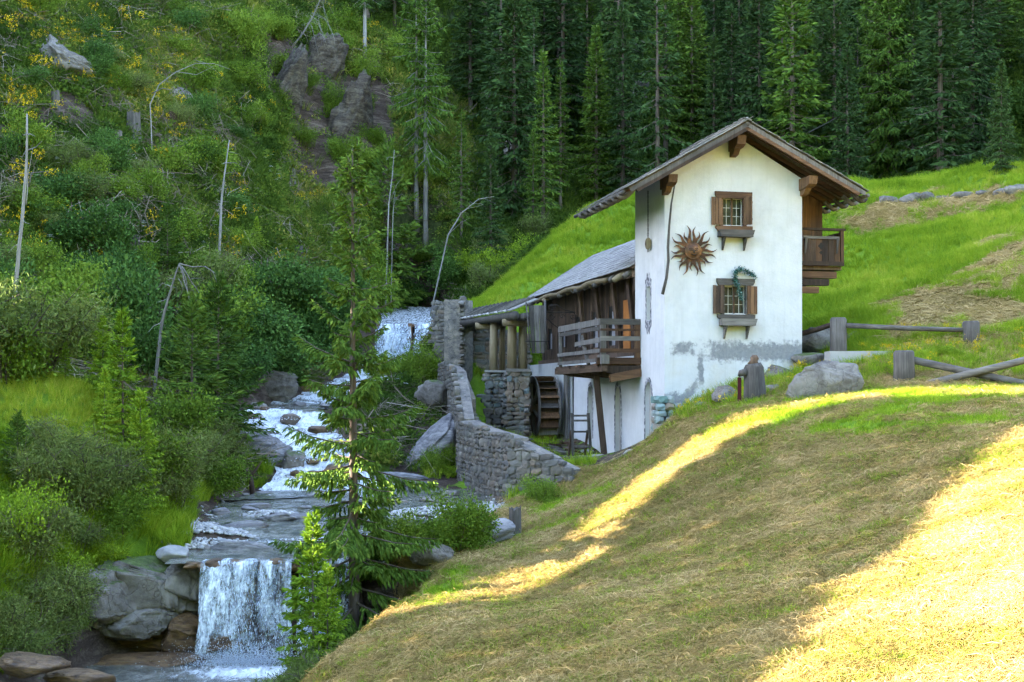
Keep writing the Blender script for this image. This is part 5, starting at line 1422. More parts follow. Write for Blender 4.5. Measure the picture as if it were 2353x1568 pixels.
pole('fence_rail', 'fallen rail sloping down from the near log post to the right', P(2090, 826, 40.6), P(2500, 912, 39.8), 0.12, 'rail_wood')
pole('fence_rail', 'rail lying across the fallen one, rising to the right', P(2128, 884, 40.0), P(2500, 790, 40.4), 0.12, 'rail_wood')
cb = MB().box(*[q for ab in zip(P(1908, 840, 45.6), P(2055, 808, 46.6)) for q in ab][0:2], 45.6, 46.5, P(1908, 842, 45.6)[2] - 0.4, P(1908, 808, 46)[2])
o = cb.build('concrete_block', MAT['cement']); tag(o, 'low concrete block under the dark log post', 'concrete block')

cs = P(1734, 922, 41.0); zg = hzz(cs[0], cs[1])
st = empty('carved_stump', (cs[0], cs[1], zg - 0.2), 0, 'carved grey tree stump post with a knob head in front of the gable', 'stump')
MB().tube([(0.02, 0, 0), (0.0, 0, 0.4), (-0.03, 0, 1.2), (-0.05, 0, 1.33)], [0.36, 0.35, 0.31, 0.24], 16, 0.04).build('trunk', MAT['wood_grey'], st, True)
MB().tube([(-0.03, 0, 1.30), (-0.02, 0, 1.42), (0.0, 0, 1.50), (0.0, 0, 1.60)], [0.20, 0.12, 0.14, 0.07], 12, 0.05).build('knob', MAT['wood_dark'], st, True)
MB().tube([(-0.28, -0.1, 1.05), (-0.46, -0.12, 1.02), (-0.52, -0.1, 0.93)], [0.14, 0.11, 0.04], 10, 0.05).build('side_burl', MAT['wood_grey'], st, True)
MAT['red'] = flat('dark red paint', (0.06, 0.006, 0.010))
rs = MB().box(-0.05, 0.06, -0.03, 0.03, 0, 0.80); o = rs.build('red_board', MAT['red']); o.location = (cs[0] - 0.46, cs[1] + 0.12, zg - 0.1)
tag(o, 'narrow dark red board leaning behind the carved stump', 'board')

def stump(label, px, py, Zoff, r, h, mat='wood_grey', lean=0.0):
    g = hit(px, py)
    if g is None: return
    jag = MB(); n = 14
    top = [h * (1 + random.uniform(-0.10, 0.12)) for _ in range(n)]
    vs = []
    for k in range(n):
        a = 2 * math.pi * k / n; q = r * random.uniform(0.92, 1.08)
        vs += [(q * 1.25 * math.cos(a), q * 1.25 * math.sin(a), -0.3), (q * math.cos(a), q * math.sin(a), h * 0.3), (q * 0.93 * math.cos(a) + lean, q * 0.93 * math.sin(a), top[k]), (q * 0.5 * math.cos(a) + lean, q * 0.5 * math.sin(a), h * 0.93)]
    fs = []
    for k in range(n):
        j = (k + 1) % n
        for i in range(3): fs.append((k * 4 + i, j * 4 + i, j * 4 + i + 1, k * 4 + i + 1))
    fs.append(tuple(k * 4 + 3 for k in range(n)))
    jag.add(vs, fs)
    o = jag.build('tree_stump', MAT[mat]); o.location = g
    return tag(o, label, 'stump', 'old stumps')
stump('short jagged stump at the edge of the mown slope by the wall', 1184, 1236, 0, 0.17, 0.78, 'wood_grey')
stump('tall split grey stump high on the left hillside', 308, 318, 0, 0.42, 1.5)
stump('grey stump in the ferns below the split one', 311, 588, 0, 0.24, 0.95)
stump('short grey stump near the foot of the left hillside, right of centre', 684, 600, 0, 0.36, 0.95)
stump('thin pale stump near the upper left edge of the hillside', 127, 246, 0, 0.24, 0.85)
stump('dark weathered stump on the hillside left of the ravine', 395, 300, 0, 0.38, 1.1, 'wood_dark')
stump('small stump leaning by the dead snag', 258, 565, 0, 0.22, 0.85)
stump('small grey stump at the lower edge of the dark ravine', 672, 420, 0, 0.24, 0.8)
stump('broken stump beside the hillside flowers', 272, 330, 0, 0.22, 0.7)

# old frame, scrap timber on the terrace
fly = hs(1338, 1050, -1.0)[0]
fr_ = empty('wooden_frame', toW(-1.0, fly, hzz(*toW(-1.0, fly, 0)[:2]) - 0.02), TH, 'old wooden ladder-like frame standing on the terrace', 'frame')
for x in (-0.38, 0.38): HB(MB().beam((x, 0, 0), (x * 0.9, 0.35, 1.9), 0.10, 0.10), 'upright', 'wood_grey', fr_)
for x in (-0.34, 0.34): HB(MB().beam((x, 0.9, 0), (x, 0.4, 1.2), 0.09, 0.09), 'rear_leg', 'wood_dark', fr_)
for z in (0.55, 1.15, 1.6, 1.8): HB(MB().beam((-0.38, 0.17 * z / 0.9, z), (0.38, 0.17 * z / 0.9, z), 0.06, 0.08), 'rung', 'wood_grey', fr_)
HB(MB().box(-0.3, 0.3, 0.15, 0.7, 0.5, 0.58), 'seat', 'wood_dark', fr_)
SCRAP = []
for k in range(16):
    lx_, ly_ = random.uniform(-2.6, -0.5), random.uniform(8.0, 13.0)
    if abs(lx_ + 1.9) < 0.6 and abs(ly_ - 8.9) < 0.7: lx_ = -0.9
    w_ = toW(lx_, ly_, 0); zz = hzz(w_.x, w_.y)
    o = MB().box(-0.6, 0.6, -0.09, 0.09, -0.035, 0.035, 0.01).build('scrap_board', MAT[('wood_grey_h', 'wood_brown_h', 'wood_grey_h', 'wood_dark')[k % 4]])
    o.location = (w_.x, w_.y, zz + 0.08 + 0.10 * random.random()); o.rotation_euler = (random.uniform(-.3, .3), random.uniform(-.25, .25), random.uniform(0, 3.1)); o.scale = (random.uniform(.6, 1.3), 1, 1)
    SCRAP.append((proj(w_.x, w_.y, 0)[0], o, ('grey', 'brown', 'grey', 'dark')[k % 4]))
for k, (_, o, cn) in enumerate(sorted(SCRAP, key=lambda q: q[0])):
    tag(o, '%s scrap board, %s from the left in the heap below the balcony' % (cn, ['first', 'second', 'third', 'fourth', 'fifth', 'sixth', 'seventh', 'eighth', 'ninth', 'tenth', 'eleventh', 'twelfth', 'thirteenth', 'fourteenth', 'fifteenth', 'sixteenth'][k]), 'board', 'scrap boards below the balcony')
lb = MB().box(-1.3, 1.3, -0.14, 0.14, -0.10, 0.10, 0.02).build('timber_beam', MAT['wood_grey_h']); q = toW(-2.7, 12.2, 0); lb.location = (q.x, q.y, hzz(q.x, q.y) + 0.08); lb.rotation_euler = (0, 0.05, 0.9)
tag(lb, 'heavy grey timber beam lying at the edge of the terrace by the wheel', 'beam')
# rubble heap beside the piers
for k in range(46):
    w_ = Vector((random.uniform(-2.0, -0.2), random.uniform(55.5, 61.2), 0)); zz = hzz(w_.x, w_.y)
    o = mesh_obj('rubble_stone', chm('cobble' if k % 3 else 'stone_warm')[k % 7]); s = random.uniform(0.18, 0.42)
    o.location = (w_.x, w_.y, zz + 0.05 + 0.25 * max(0, 1 - abs(w_.x + 0.8) / 0.9) * random.random()); o.scale = (s * 1.3, s, s * 0.8); o.rotation_euler = (random.random(), random.random(), random.random() * 6)
    tag(o, 'rubble stone in the heap at the foot of the piers', 'stone', 'rubble heap by the piers')
# ------------------------------------------------------------------ plants
MAT['bark'] = m_wood('grey brown bark', (0.025, 0.019, 0.015), (0.07, 0.054, 0.043), (0.14, 0.115, 0.095))
MAT['bark_grey'] = m_wood('silver bark', (0.06, 0.056, 0.052), (0.14, 0.133, 0.125), (0.26, 0.25, 0.235))
MAT['deadwood'] = m_wood('bleached dead wood', (0.0648, 0.0612, 0.0576), (0.1368, 0.1296, 0.1188), (0.2304, 0.2160, 0.2016))
MAT['spruce_dark'] = m_leaf('dark spruce needles', [(0.1, (0.0097, 0.0236, 0.0081)), (0.5, (0.0260, 0.0561, 0.0174)), (0.95, (0.0593, 0.1085, 0.0284))], 0.10)
MAT['spruce_mid'] = m_leaf('green spruce needles', [(0.1, (0.0177, 0.0416, 0.0088)), (0.5, (0.0506, 0.1042, 0.0165)), (0.95, (0.1205, 0.1881, 0.0299))], 0.12)
MAT['spruce_new'] = m_leaf('fresh spruce needles', [(0.1, (0.0519, 0.1060, 0.0093)), (0.5, (0.1251, 0.2250, 0.0167)), (0.95, (0.2950, 0.4000, 0.0384))], 0.18)
MAT['leaf_dark'] = m_leaf('dark shrub leaves', [(0.1, (0.0159, 0.0439, 0.0109)), (0.5, (0.0436, 0.0994, 0.0213)), (0.95, (0.1023, 0.1858, 0.0393))], 0.13)
MAT['leaf_mid'] = m_leaf('green shrub leaves', [(0.1, (0.0357, 0.0749, 0.0085)), (0.5, (0.0883, 0.1555, 0.0170)), (0.95, (0.1903, 0.2650, 0.0357))], 0.16)
MAT['leaf_willow'] = m_leaf('grey green willow leaves', [(0.1, (0.0414, 0.0733, 0.0179)), (0.5, (0.1095, 0.1513, 0.0372)), (0.95, (0.2182, 0.2535, 0.0789))], 0.16)
MAT['leaf_bright'] = m_leaf('bright shrub leaves', [(0.1, (0.0732, 0.1380, 0.0112)), (0.5, (0.1628, 0.2630, 0.0192)), (0.95, (0.3245, 0.4250, 0.0384))], 0.18)

def unit(v): return v / np.maximum(np.linalg.norm(v, axis=-1, keepdims=True), 1e-9)

def sprays(c, d, L, w, r, bend=0.0):
    """diamond shaped leaf or needle spray per row: centre base c, direction d, length L, width w"""
    n = len(c); d = unit(d)
    s = unit(np.cross(d, r.normal(size=(n, 3))))
    L = np.broadcast_to(L, (n,))[:, None]; w = np.broadcast_to(w, (n,))[:, None]
    u = np.cross(s, d)
    V = np.stack([c, c + d * L * 0.45 + s * w * 0.5 + u * bend * L, c + d * L, c + d * L * 0.45 - s * w * 0.5 + u * bend * L], 1).reshape(-1, 3)
    Q = np.arange(4 * n).reshape(n, 4)
    return V, Q

def spruce_parts(seed, H, R, clear=0.12, whorl=0.55, nb=6, twigs=9, per=2, spl=0.34, spw=0.11, droop=0.35, thin=1.0, trunk_r=None, ragged=0.2, top_pow=0.85, hang=0.3, up_tip=0.25):
    r = np.random.default_rng(seed); pr = random.Random(seed)
    tr = trunk_r or H * 0.012
    tm = MB()
    zz = np.linspace(-0.4, H, 12)
    sway = np.cumsum(r.normal(0, 0.012 * H / 12, (12, 2)), axis=0) * 0.6; sway[:2] = 0
    tp = [(sway[i, 0], sway[i, 1], zz[i]) for i in range(12)]
    tm.tube(tp, [tr * max(0.06, (1 - max(z, 0) / H)) ** 0.8 * (1.25 if i == 0 else 1) for i, z in enumerate(zz)], 9, 0.03)
    def axis(z): return np.array([np.interp(z, zz, sway[:, 0]), np.interp(z, zz, sway[:, 1]), z])
    C = []; D = []; Ls = []
    z = clear * H
    while z < H * 0.985:
        t_ = z / H
        rel = max(0.0, (t_ - clear) / (1 - clear))
        prof = (1 - rel) ** top_pow * min(1.0, 0.55 + rel * 3.0)
        k = max(3, int(nb * (0.7 + 0.3 * (1 - rel))))
        a0 = r.uniform(0, 6.28)
        for b in range(k):
            if r.random() > thin: continue
            L = R * prof * r.uniform(1 - 2 * ragged, 1 + ragged) + 0.10
            a = a0 + 6.283 * b / k + r.normal(0, 0.22)
            el = math.radians(-14 + 62 * rel ** 1.6 + r.normal(0, 6))
            s = np.linspace(0, 1, 7)
            hor = L * s * math.cos(el); ver = L * (math.sin(el) * s - droop * (1 - 0.8 * rel) * s ** 1.6 + up_tip * s ** 3)
            base = axis(z + r.normal(0, whorl * 0.22))
            A = base + np.stack([hor * math.cos(a), hor * math.sin(a), ver], -1)
            tm.tube([tuple(q) for q in A[[0, 2, 4, 6]]], [tr * 0.22 * (1 - rel * 0.7), tr * 0.16 * (1 - rel * 0.7), tr * 0.10, tr * 0.03], 4, cap=False)
            nt = max(3, int(twigs * (L / R) ** 0.7 + 1))
            for j in range(nt):
                q = (j + r.uniform(0.1, 0.9)) / nt
                q = 0.16 + 0.84 * q
                p0 = np.array([np.interp(q, s, A[:, m]) for m in range(3)])
                dirb = unit(A[-1] - A[0])
                for sg in (-1, 1):
                    rot = sg * math.radians(r.uniform(38, 68))
                    dd = np.array([dirb[0] * math.cos(rot) - dirb[1] * math.sin(rot), dirb[0] * math.sin(rot) + dirb[1] * math.cos(rot), dirb[2] - hang * r.uniform(0.3, 1.3)])
                    dd = unit(dd); tl = L * 0.38 * (1.08 - q) + spl * 0.5
                    m = max(1, int(per * tl / spl + 0.5))
                    for e in range(m):
                        C.append(p0 + dd * tl * e / m); D.append(dd + r.normal(0, 0.28, 3) + np.array([0, 0, -0.12 * e])); Ls.append(spl * r.uniform(0.7, 1.25))
                if r.random() < 0.75:
                    C.append(p0); D.append(dirb + r.normal(0, 0.3, 3) + np.array([0, 0, -hang])); Ls.append(spl * r.uniform(0.8, 1.3))
            C.append(A[-1] - unit(A[-1] - A[-2]) * spl * 0.5); D.append(A[-1] - A[-2]); Ls.append(spl * 1.2)
        z += whorl * (0.55 + 0.6 * (1 - rel)) * r.uniform(0.8, 1.2)
    top = axis(H)
    for e in range(10):
        C.append(top - np.array([0, 0, 0.06 * H * e / 10])); D.append(np.array([r.normal(0, .35), r.normal(0, .35), 1.0])); Ls.append(spl * 0.8)
    C = np.array(C); D = np.array(D); Ls = np.array(Ls)
    V, Q = sprays(C, D, Ls, Ls * spw / spl, r, 0.08)
    return tm, V, Q

class TreeKind:
    def __init__(self, name, tm, V, Q, bark, leaf, H):
        self.trunk = tm.mesh('trunk', MAT[bark], True); self.crown = np_mesh('crown', V, Q, mat=MAT[leaf]); self.H = H; self.name = name
    def place(self, loc, h, rz, label, cat='tree', group=None, name=None, squash=1.0, lean=(0, 0)):
        e = empty(name or self.name, loc, rz, label, cat, group)
        s = h / self.H; e.scale = (s * squash, s * squash, s); e.rotation_euler = (lean[0], lean[1], rz)
        for nm, me in (('trunk', self.trunk), ('crown', self.crown)):
            o = bpy.data.objects.new(nm, me); COL.objects.link(o); o.parent = e
        return e
def spruce_kind(name, seed, H, leaf, bark='bark', **k):
    R = k.pop('R'); tm, V, Q = spruce_parts(seed, H, R, **k)
    return TreeKind(name, tm, V, Q, bark, leaf, H)
SPR = [spruce_kind('spruce', 1, 20.0, 'spruce_mid', R=3.0, clear=0.10, nb=7, twigs=9, per=2, spl=0.5, spw=0.16, whorl=0.62),
       spruce_kind('spruce', 2, 20.0, 'spruce_dark', R=2.7, clear=0.16, nb=7, twigs=9, per=2, spl=0.5, spw=0.15, whorl=0.66, ragged=0.28),
       spruce_kind('spruce', 3, 20.0, 'spruce_mid', R=2.3, clear=0.22, nb=6, twigs=8, per=2, spl=0.46, spw=0.14, whorl=0.7, ragged=0.3, droop=0.5),
       spruce_kind('spruce', 4, 20.0, 'spruce_dark', R=3.4, clear=0.06, nb=7, twigs=10, per=2, spl=0.52, spw=0.16, whorl=0.6, droop=0.5, hang=0.7),
       spruce_kind('spruce', 5, 20.0, 'spruce_dark', R=2.5, clear=0.3, nb=6, twigs=8, per=2, spl=0.5, spw=0.15, whorl=0.75, thin=0.8, ragged=0.35)]
OLD = spruce_kind('spruce', 6, 24.0, 'spruce_mid', R=4.4, clear=0.05, nb=8, twigs=13, per=2, spl=0.55, spw=0.15, whorl=0.62, droop=0.62, hang=1.0, top_pow=0.6)
TWIN = spruce_kind('spruce', 7, 26.0, 'spruce_mid', 'bark_grey', R=3.0, clear=0.34, nb=6, twigs=10, per=2, spl=0.5, spw=0.13, whorl=0.8, thin=0.72, droop=0.7, hang=0.9, top_pow=0.5, trunk_r=0.27)
YOUNG = [spruce_kind('young_spruce', 8, 4.0, 'spruce_new', R=1.15, clear=0.04, nb=7, twigs=12, per=2.6, spl=0.16, spw=0.045, whorl=0.26, droop=0.12, hang=0.12, up_tip=0.12, trunk_r=0.045, top_pow=1.0),
         spruce_kind('young_spruce', 9, 4.0, 'spruce_mid', R=1.3, clear=0.03, nb=7, twigs=9, per=2, spl=0.18, spw=0.05, whorl=0.25, droop=0.16, hang=0.15, trunk_r=0.05, top_pow=0.95)]

def shrub_parts(seed, n_leaf, leaf, wid, stems=7, spread=0.9, height=1.2, clusters=46, cl=0.22, arch=0.3):
    """a shrub about 2 m across at scale 1"""
    r = np.random.default_rng(seed)
    tm = MB(); C = []; D = []
    tips = []
    for k in range(stems):
        a = 6.283 * k / stems + r.normal(0, 0.4); L = height * r.uniform(0.75, 1.15); sp = spread * r.uniform(0.35, 1.0)
        pts = [np.array([0.06 * math.cos(a), 0.06 * math.sin(a), -0.15])]
        for s in (0.33, 0.66, 1.0):
            pts.append(np.array([math.cos(a) * sp * s ** 1.2, math.sin(a) * sp * s ** 1.2, L * (s - arch * s * s * 0.6)]) + r.normal(0, 0.04, 3))
        tm.tube([tuple(p) for p in pts], [0.022, 0.018, 0.012, 0.004], 5, cap=False)
        tips.append(pts)
        for b in range(4):
            s = r.uniform(0.35, 0.95); i = min(2, int(s * 3)); p0 = pts[i] + (pts[i + 1] - pts[i]) * (s * 3 - i)
            p1 = p0 + unit(r.normal(size=3) + np.array([math.cos(a), math.sin(a), 0.5])) * r.uniform(0.2, 0.5)
            tm.tube([tuple(p0), tuple(p1)], [0.009, 0.003], 4, cap=False)
            tips.append([p0, p0, p0, p1])
    per = n_leaf // clusters
    for k in range(clusters):
        pts = tips[r.integers(len(tips))]; s = r.uniform(0.35, 1.0); i = min(2, int(s * 3)); p0 = pts[i] + (pts[min(i + 1, 3)] - pts[i]) * (s * 3 - i)
        c = p0 + r.normal(0, 0.10, 3)
        q = c + r.normal(0, cl, (per, 3)) * np.array([1, 1, 0.65])
        q[:, 2] = np.maximum(q[:, 2], 0.02)
        C.append(q); D.append((q - c) * 2 + r.normal(0, 0.5, (per, 3)) + np.array([0, 0, 0.1]))
    C = np.concatenate(C); D = np.concatenate(D)
    Ls = leaf * r.uniform(0.6, 1.3, len(C))
    V, Q = sprays(C, D, Ls, Ls * wid, r, 0.12)
    return tm, V, Q
class ShrubKind(TreeKind):
    def __init__(self, name, seed, leafmat, n, leaf, wid, **k):
        tm, V, Q = shrub_parts(seed, n, leaf, wid, **k)
        self.trunk = tm.mesh('stem', MAT['bark'], True); self.crown = np_mesh('foliage', V, Q, mat=MAT[leafmat]); self.H = 1.0; self.name = name
    def place(self, loc, s, rz, label, cat='shrub', group=None, name=None, sz=1.0, lean=(0, 0)):
        e = empty(name or self.name, loc, rz, label, cat, group); e.scale = (s, s, s * sz); e.rotation_euler = (lean[0], lean[1], rz)
        for nm, me in (('stem', self.trunk), ('foliage', self.crown)):
            o = bpy.data.objects.new(nm, me); COL.objects.link(o); o.parent = e
        return e
SHD = [ShrubKind('leafy_shrub', 21 + k, 'leaf_dark', 6500, 0.085, 0.6, clusters=50 + 8 * k, cl=0.20, height=1.3) for k in range(3)]
SHM_ = [ShrubKind('leafy_shrub', 31 + k, 'leaf_mid', 6500, 0.080, 0.55, clusters=44 + 8 * k, cl=0.19, height=1.25) for k in range(3)]
SHW = [ShrubKind('willow_shrub', 41 + k, 'leaf_willow', 6500, 0.085, 0.26, stems=14, clusters=80, cl=0.15, height=1.55, spread=1.0, arch=0.5) for k in range(3)]
SHB = [ShrubKind('leafy_shrub', 51 + k, 'leaf_bright', 5500, 0.075, 0.5, clusters=50, cl=0.18, height=1.2) for k in range(2)]

# ---- ground cover prototypes, spread with geometry nodes
def m_tuft(name, stops, trans=0.3):
    t = NT(name)
    g = t.new('ShaderNodeNewGeometry')
    tint = t.attr('tint', 'INSTANCER')
    f = t.math('ADD', t.math('MULTIPLY', tint, 0.62), t.math('MULTIPLY', g.outputs['Random Per Island'], 0.48))
    f = t.math('SUBTRACT', f, 0.05)
    return t.leaf(t.ramp(f, stops), trans)
MAT['t_grass'] = m_tuft('meadow grass', [(0.0, (0.0560, 0.1145, 0.0087)), (0.45, (0.1351, 0.2365, 0.0134)), (0.8, (0.2714, 0.3650, 0.0248)), (1.0, (0.4779, 0.4320, 0.0750))])
MAT['t_herb'] = m_tuft('hillside herbs', [(0.0, (0.0198, 0.0453, 0.0091)), (0.4, (0.0535, 0.1010, 0.0147)), (0.75, (0.1192, 0.1792, 0.0238)), (1.0, (0.2813, 0.2621, 0.0592))])
MAT['t_hay'] = m_tuft('cut hay', [(0.0, (0.0658, 0.0564, 0.0127)), (0.35, (0.1646, 0.1234, 0.0359)), (0.65, (0.2763, 0.1938, 0.0738)), (1.0, (0.4739, 0.3405, 0.1583))], 0.2)
MAT['t_yellow'] = m_tuft('yellow flowers', [(0.0, (0.35, 0.22, 0.01)), (1.0, (0.62, 0.46, 0.02))], 0.2)
MAT['t_white'] = m_tuft('white umbels', [(0.0, (0.45, 0.48, 0.42)), (1.0, (0.7, 0.72, 0.66))], 0.2)
MAT['t_litter'] = m_tuft('brown litter', [(0.0, (0.035, 0.025, 0.016)), (0.6, (0.11, 0.085, 0.06)), (1.0, (0.24, 0.21, 0.17))], 0.1)

def blades(seed, n, rad, hmin, hmax, w, lean=0.5, flatten=0.0):
    r = np.random.default_rng(seed); V = []; Q = []; T = []
    for k in range(n):
        a, q = r.uniform(0, 6.28), rad * math.sqrt(r.random())
        b = np.array([q * math.cos(a), q * math.sin(a), -0.02]); h = r.uniform(hmin, hmax)
        da = a + r.normal(0, 0.9); ln = lean * r.uniform(0.3, 1.3)
        d = np.array([math.cos(da), math.sin(da), 0]); s = np.array([-math.sin(da), math.cos(da), 0]) if r.random() < .6 else unit(np.array([r.normal(), r.normal(), 0.0]))
        up = np.array([0, 0, 1.0]) * (1 - flatten)
        p1 = b + h * 0.55 * (up + d * ln * 0.5); p2 = b + h * (up * 0.93 + d * ln * 1.15)
        o = len(V); ww = w * r.uniform(0.7, 1.3)
        V += [b - s * ww / 2, b + s * ww / 2, p1 + s * ww * 0.42, p1 - s * ww * 0.42, p2]
        Q.append((o, o + 1, o + 2, o + 3)); T.append((o + 3, o + 2, o + 4))
    return np.array(V), Q, T
def strands(seed, n, rad, L, w, lift):
    """cut stalks lying in a loose heap"""
    r = np.random.default_rng(seed); V = []; Q = []
    main = r.uniform(0, 6.28)
    for k in range(n):
        c = np.array([r.normal(0, rad * 0.5), r.normal(0, rad * 0.5), abs(r.normal(0, lift)) + 0.005]); a = main + r.normal(0, 0.8); l = L * r.uniform(0.5, 1.3)
        d = np.array([math.cos(a), math.sin(a), r.normal(0, 0.22)]); s = np.array([-math.sin(a), math.cos(a), r.normal(0, 0.5)]); ww = w * r.uniform(0.6, 1.3)
        cv = np.array([-math.sin(a), math.cos(a), 0]) * r.normal(0, 0.12) * l + np.array([0, 0, abs(r.normal(0, .03))])
        P0, P1, P2 = c - d * l / 2, c + cv, c + d * l / 2; o = len(V)
        V += [P0 - s * ww / 2, P0 + s * ww / 2, P1 + s * ww / 2, P1 - s * ww / 2, P2 + s * ww / 4, P2 - s * ww / 4]
        Q += [(o, o + 1, o + 2, o + 3), (o + 3, o + 2, o + 4, o + 5)]
    return np.array(V), Q, None
def herb(seed, n, rad, h, leaf, wid):
    r = np.random.default_rng(seed)
    q = np.stack([r.normal(0, rad * 0.5, n), r.normal(0, rad * 0.5, n), np.abs(r.uniform(0.02, h, n)) * r.uniform(0.3, 1, n)], -1)
    d = q * np.array([1.2, 1.2, 0.4]) + r.normal(0, 0.25, (n, 3)) + np.array([0, 0, 0.15])
    L = leaf * r.uniform(0.6, 1.4, n)
    V, Q = sprays(q, d, L, L * wid, r, 0.1)
    return V, Q, None
def heads(seed, n, rad, h, s):
    r = np.random.default_rng(seed); V = []; Q = []
    for k in range(n):
        a = r.uniform(0, 6.28); q = rad * math.sqrt(r.random()); c = np.array([q * math.cos(a), q * math.sin(a), h * r.uniform(0.7, 1.1)])
        m = 5; pc = c + r.normal(0, s * 0.8, (m, 3)) * np.array([1, 1, 1.6])
        v, f = sprays(pc, r.normal(size=(m, 3)), s * 1.6, s * 1.2, r, 0.0)
        o = len(V); V += list(v); Q += [tuple(x + o for x in y) for y in f]
    return np.array(V), Q, None
def umbels(seed):
    r = np.random.default_rng(seed); V = []; Q = []
    for k in range(3):
        c = np.array([r.normal(0, 0.15), r.normal(0, 0.15), r.uniform(0.75, 1.05)])
        for j in range(16):
            a, q = r.uniform(0, 6.28), 0.10 * math.sqrt(r.random()); p0 = c + np.array([q * math.cos(a), q * math.sin(a), -q * q * 3]); s = 0.028
            o = len(V); V += [p0 + np.array([s, 0, 0]), p0 + np.array([0, s, 0.004]), p0 - np.array([s, 0, 0]), p0 - np.array([0, s, -0.004])]; Q.append((o, o + 1, o + 2, o + 3))
    return np.array(V), Q, None
PROTO = {}
def proto(key, gens, mat):
    c = bpy.data.collections.new('proto_' + key)
    for k, g in enumerate(gens):
        V, Q, T = g
        me = np_mesh(key, V, np.array(Q), None if T is None else np.array(T), MAT[mat])
        c.objects.link(bpy.data.objects.new('%s_piece_%d' % (key, k), me))
    PROTO[key] = (c, len(gens))
proto('grass', [blades(k, 34, 0.16, 0.12, 0.30, 0.012, 0.7) for k in range(4)], 't_grass')
proto('tall_grass', [blades(10 + k, 30, 0.18, 0.35, 0.8, 0.016, 0.6) for k in range(4)], 't_grass')
proto('herb', [herb(20 + k, 60, 0.42, 0.55, 0.17, 0.5) for k in range(4)] + [blades(30 + k, 40, 0.3, 0.4, 0.95, 0.022, 0.6) for k in range(2)], 't_herb')
proto('hay', [strands(40 + k, 54, 0.30, 0.24, 0.0075, 0.042) for k in range(8)], 't_hay')
proto('hay_far', [strands(50 + k, 30, 0.45, 0.5, 0.02, 0.05) for k in range(4)], 't_hay')
proto('yellow', [heads(60 + k, 12, 0.35, 0.9, 0.045) for k in range(3)], 't_yellow')
proto('white', [umbels(70 + k) for k in range(3)], 't_white')
proto('litter', [strands(80 + k, 18, 0.9, 1.6, 0.03, 0.25) for k in range(4)], 't_litter')

def scatter(name, key, x, y, z, scale, tint, label, cat, normal=None, seed=0, z_off=0.0):
    r = np.random.default_rng(seed); n = len(x)
    me = bpy.data.meshes.new(name); me.vertices.add(n)
    me.vertices.foreach_set('co', np.stack([x, y, z + z_off], -1).astype(np.float32).ravel())
    # lay along the slope a little
    e = 0.25
    gx_ = (hz(x + e, y) - hz(x - e, y)) / (2 * e); gy_ = (hz(x, y + e) - hz(x, y - e)) / (2 * e)
    k = 1.0 if normal is None else normal
    rx = np.arctan(gy_) * k; ry = -np.arctan(gx_) * k
    rot = np.stack([np.clip(rx, -1.0, 1.0), np.clip(ry, -1.0, 1.0), np.zeros(n)], -1).astype(np.float32)
    a = me.attributes.new('rot', 'FLOAT_VECTOR', 'POINT'); a.data.foreach_set('vector', rot.ravel())
    a = me.attributes.new('spin', 'FLOAT_VECTOR', 'POINT'); a.data.foreach_set('vector', np.stack([np.zeros(n), np.zeros(n), r.uniform(0, 6.28, n)], -1).astype(np.float32).ravel())
    attr(me, 'size', scale); attr(me, 'tint', tint)
    a = me.attributes.new('kindno', 'INT', 'POINT'); a.data.foreach_set('value', r.integers(0, PROTO[key][1], n).astype(np.int32))
    o = mesh_obj(name, me, kind='stuff'); tag(o, label, cat)
    ng = bpy.data.node_groups.new('scatter_' + name, 'GeometryNodeTree')
    ng.interface.new_socket('Geometry', in_out='INPUT', socket_type='NodeSocketGeometry'); ng.interface.new_socket('Geometry', in_out='OUTPUT', socket_type='NodeSocketGeometry')
    N = ng.nodes; Lk = ng.links
    gi = N.new('NodeGroupInput'); go = N.new('NodeGroupOutput'); ip = N.new('GeometryNodeInstanceOnPoints'); ci = N.new('GeometryNodeCollectionInfo')
    ci.inputs['Collection'].default_value = PROTO[key][0]; ci.inputs['Separate Children'].default_value = True; ci.inputs['Reset Children'].default_value = True
    def na(nm, dt):
        q = N.new('GeometryNodeInputNamedAttribute'); q.data_type = dt; q.inputs['Name'].default_value = nm; return q.outputs['Attribute']
    ip.inputs['Pick Instance'].default_value = True
    Lk.new(gi.outputs[0], ip.inputs['Points']); Lk.new(ci.outputs[0], ip.inputs['Instance'])
    Lk.new(na('kindno', 'INT'), ip.inputs['Instance Index']); Lk.new(na('size', 'FLOAT'), ip.inputs['Scale'])
    ri = N.new('FunctionNodeRotateEuler'); ri.inputs[0].default_value = (0, 0, 0)
    Lk.new(na('spin', 'FLOAT_VECTOR'), ri.inputs[0]); Lk.new(na('rot', 'FLOAT_VECTOR'), ri.inputs[1])
    Lk.new(ri.outputs[0], ip.inputs['Rotation']); Lk.new(ip.outputs[0], go.inputs[0])
    md = o.modifiers.new('scatter', 'NODES'); md.node_group = ng
    return o

def sample(n, x0, x1, y0, y1, seed, near=1.0):
    """points in plan, thinning with distance as y^-near, inside the view with a wide margin"""
    r = np.random.default_rng(seed)
    u = r.random(n * 4)
    if abs(near - 1) < 1e-3: y = y0 * (y1 / y0) ** u
    else:
        p_ = 1 - near; y = (y0 ** p_ + u * (y1 ** p_ - y0 ** p_)) ** (1 / p_)
    x = r.uniform(x0, x1, n * 4)
    m = np.abs(x) < 0.50 * y + 3
    x, y = x[m][:n], y[m][:n]
    z = hz(x, y)
    return x, y, z, r
# ------------------------------------------------------------------ ground cover
def pick(m, *a): return tuple(q[m] for q in a)
HILLP = [(-400, -300), (2800, -300), (2800, 900), (1840, 900), (1840, 330), (1090, 500), (1060, 720), (1000, 760), (560, 930), (-400, 930)]
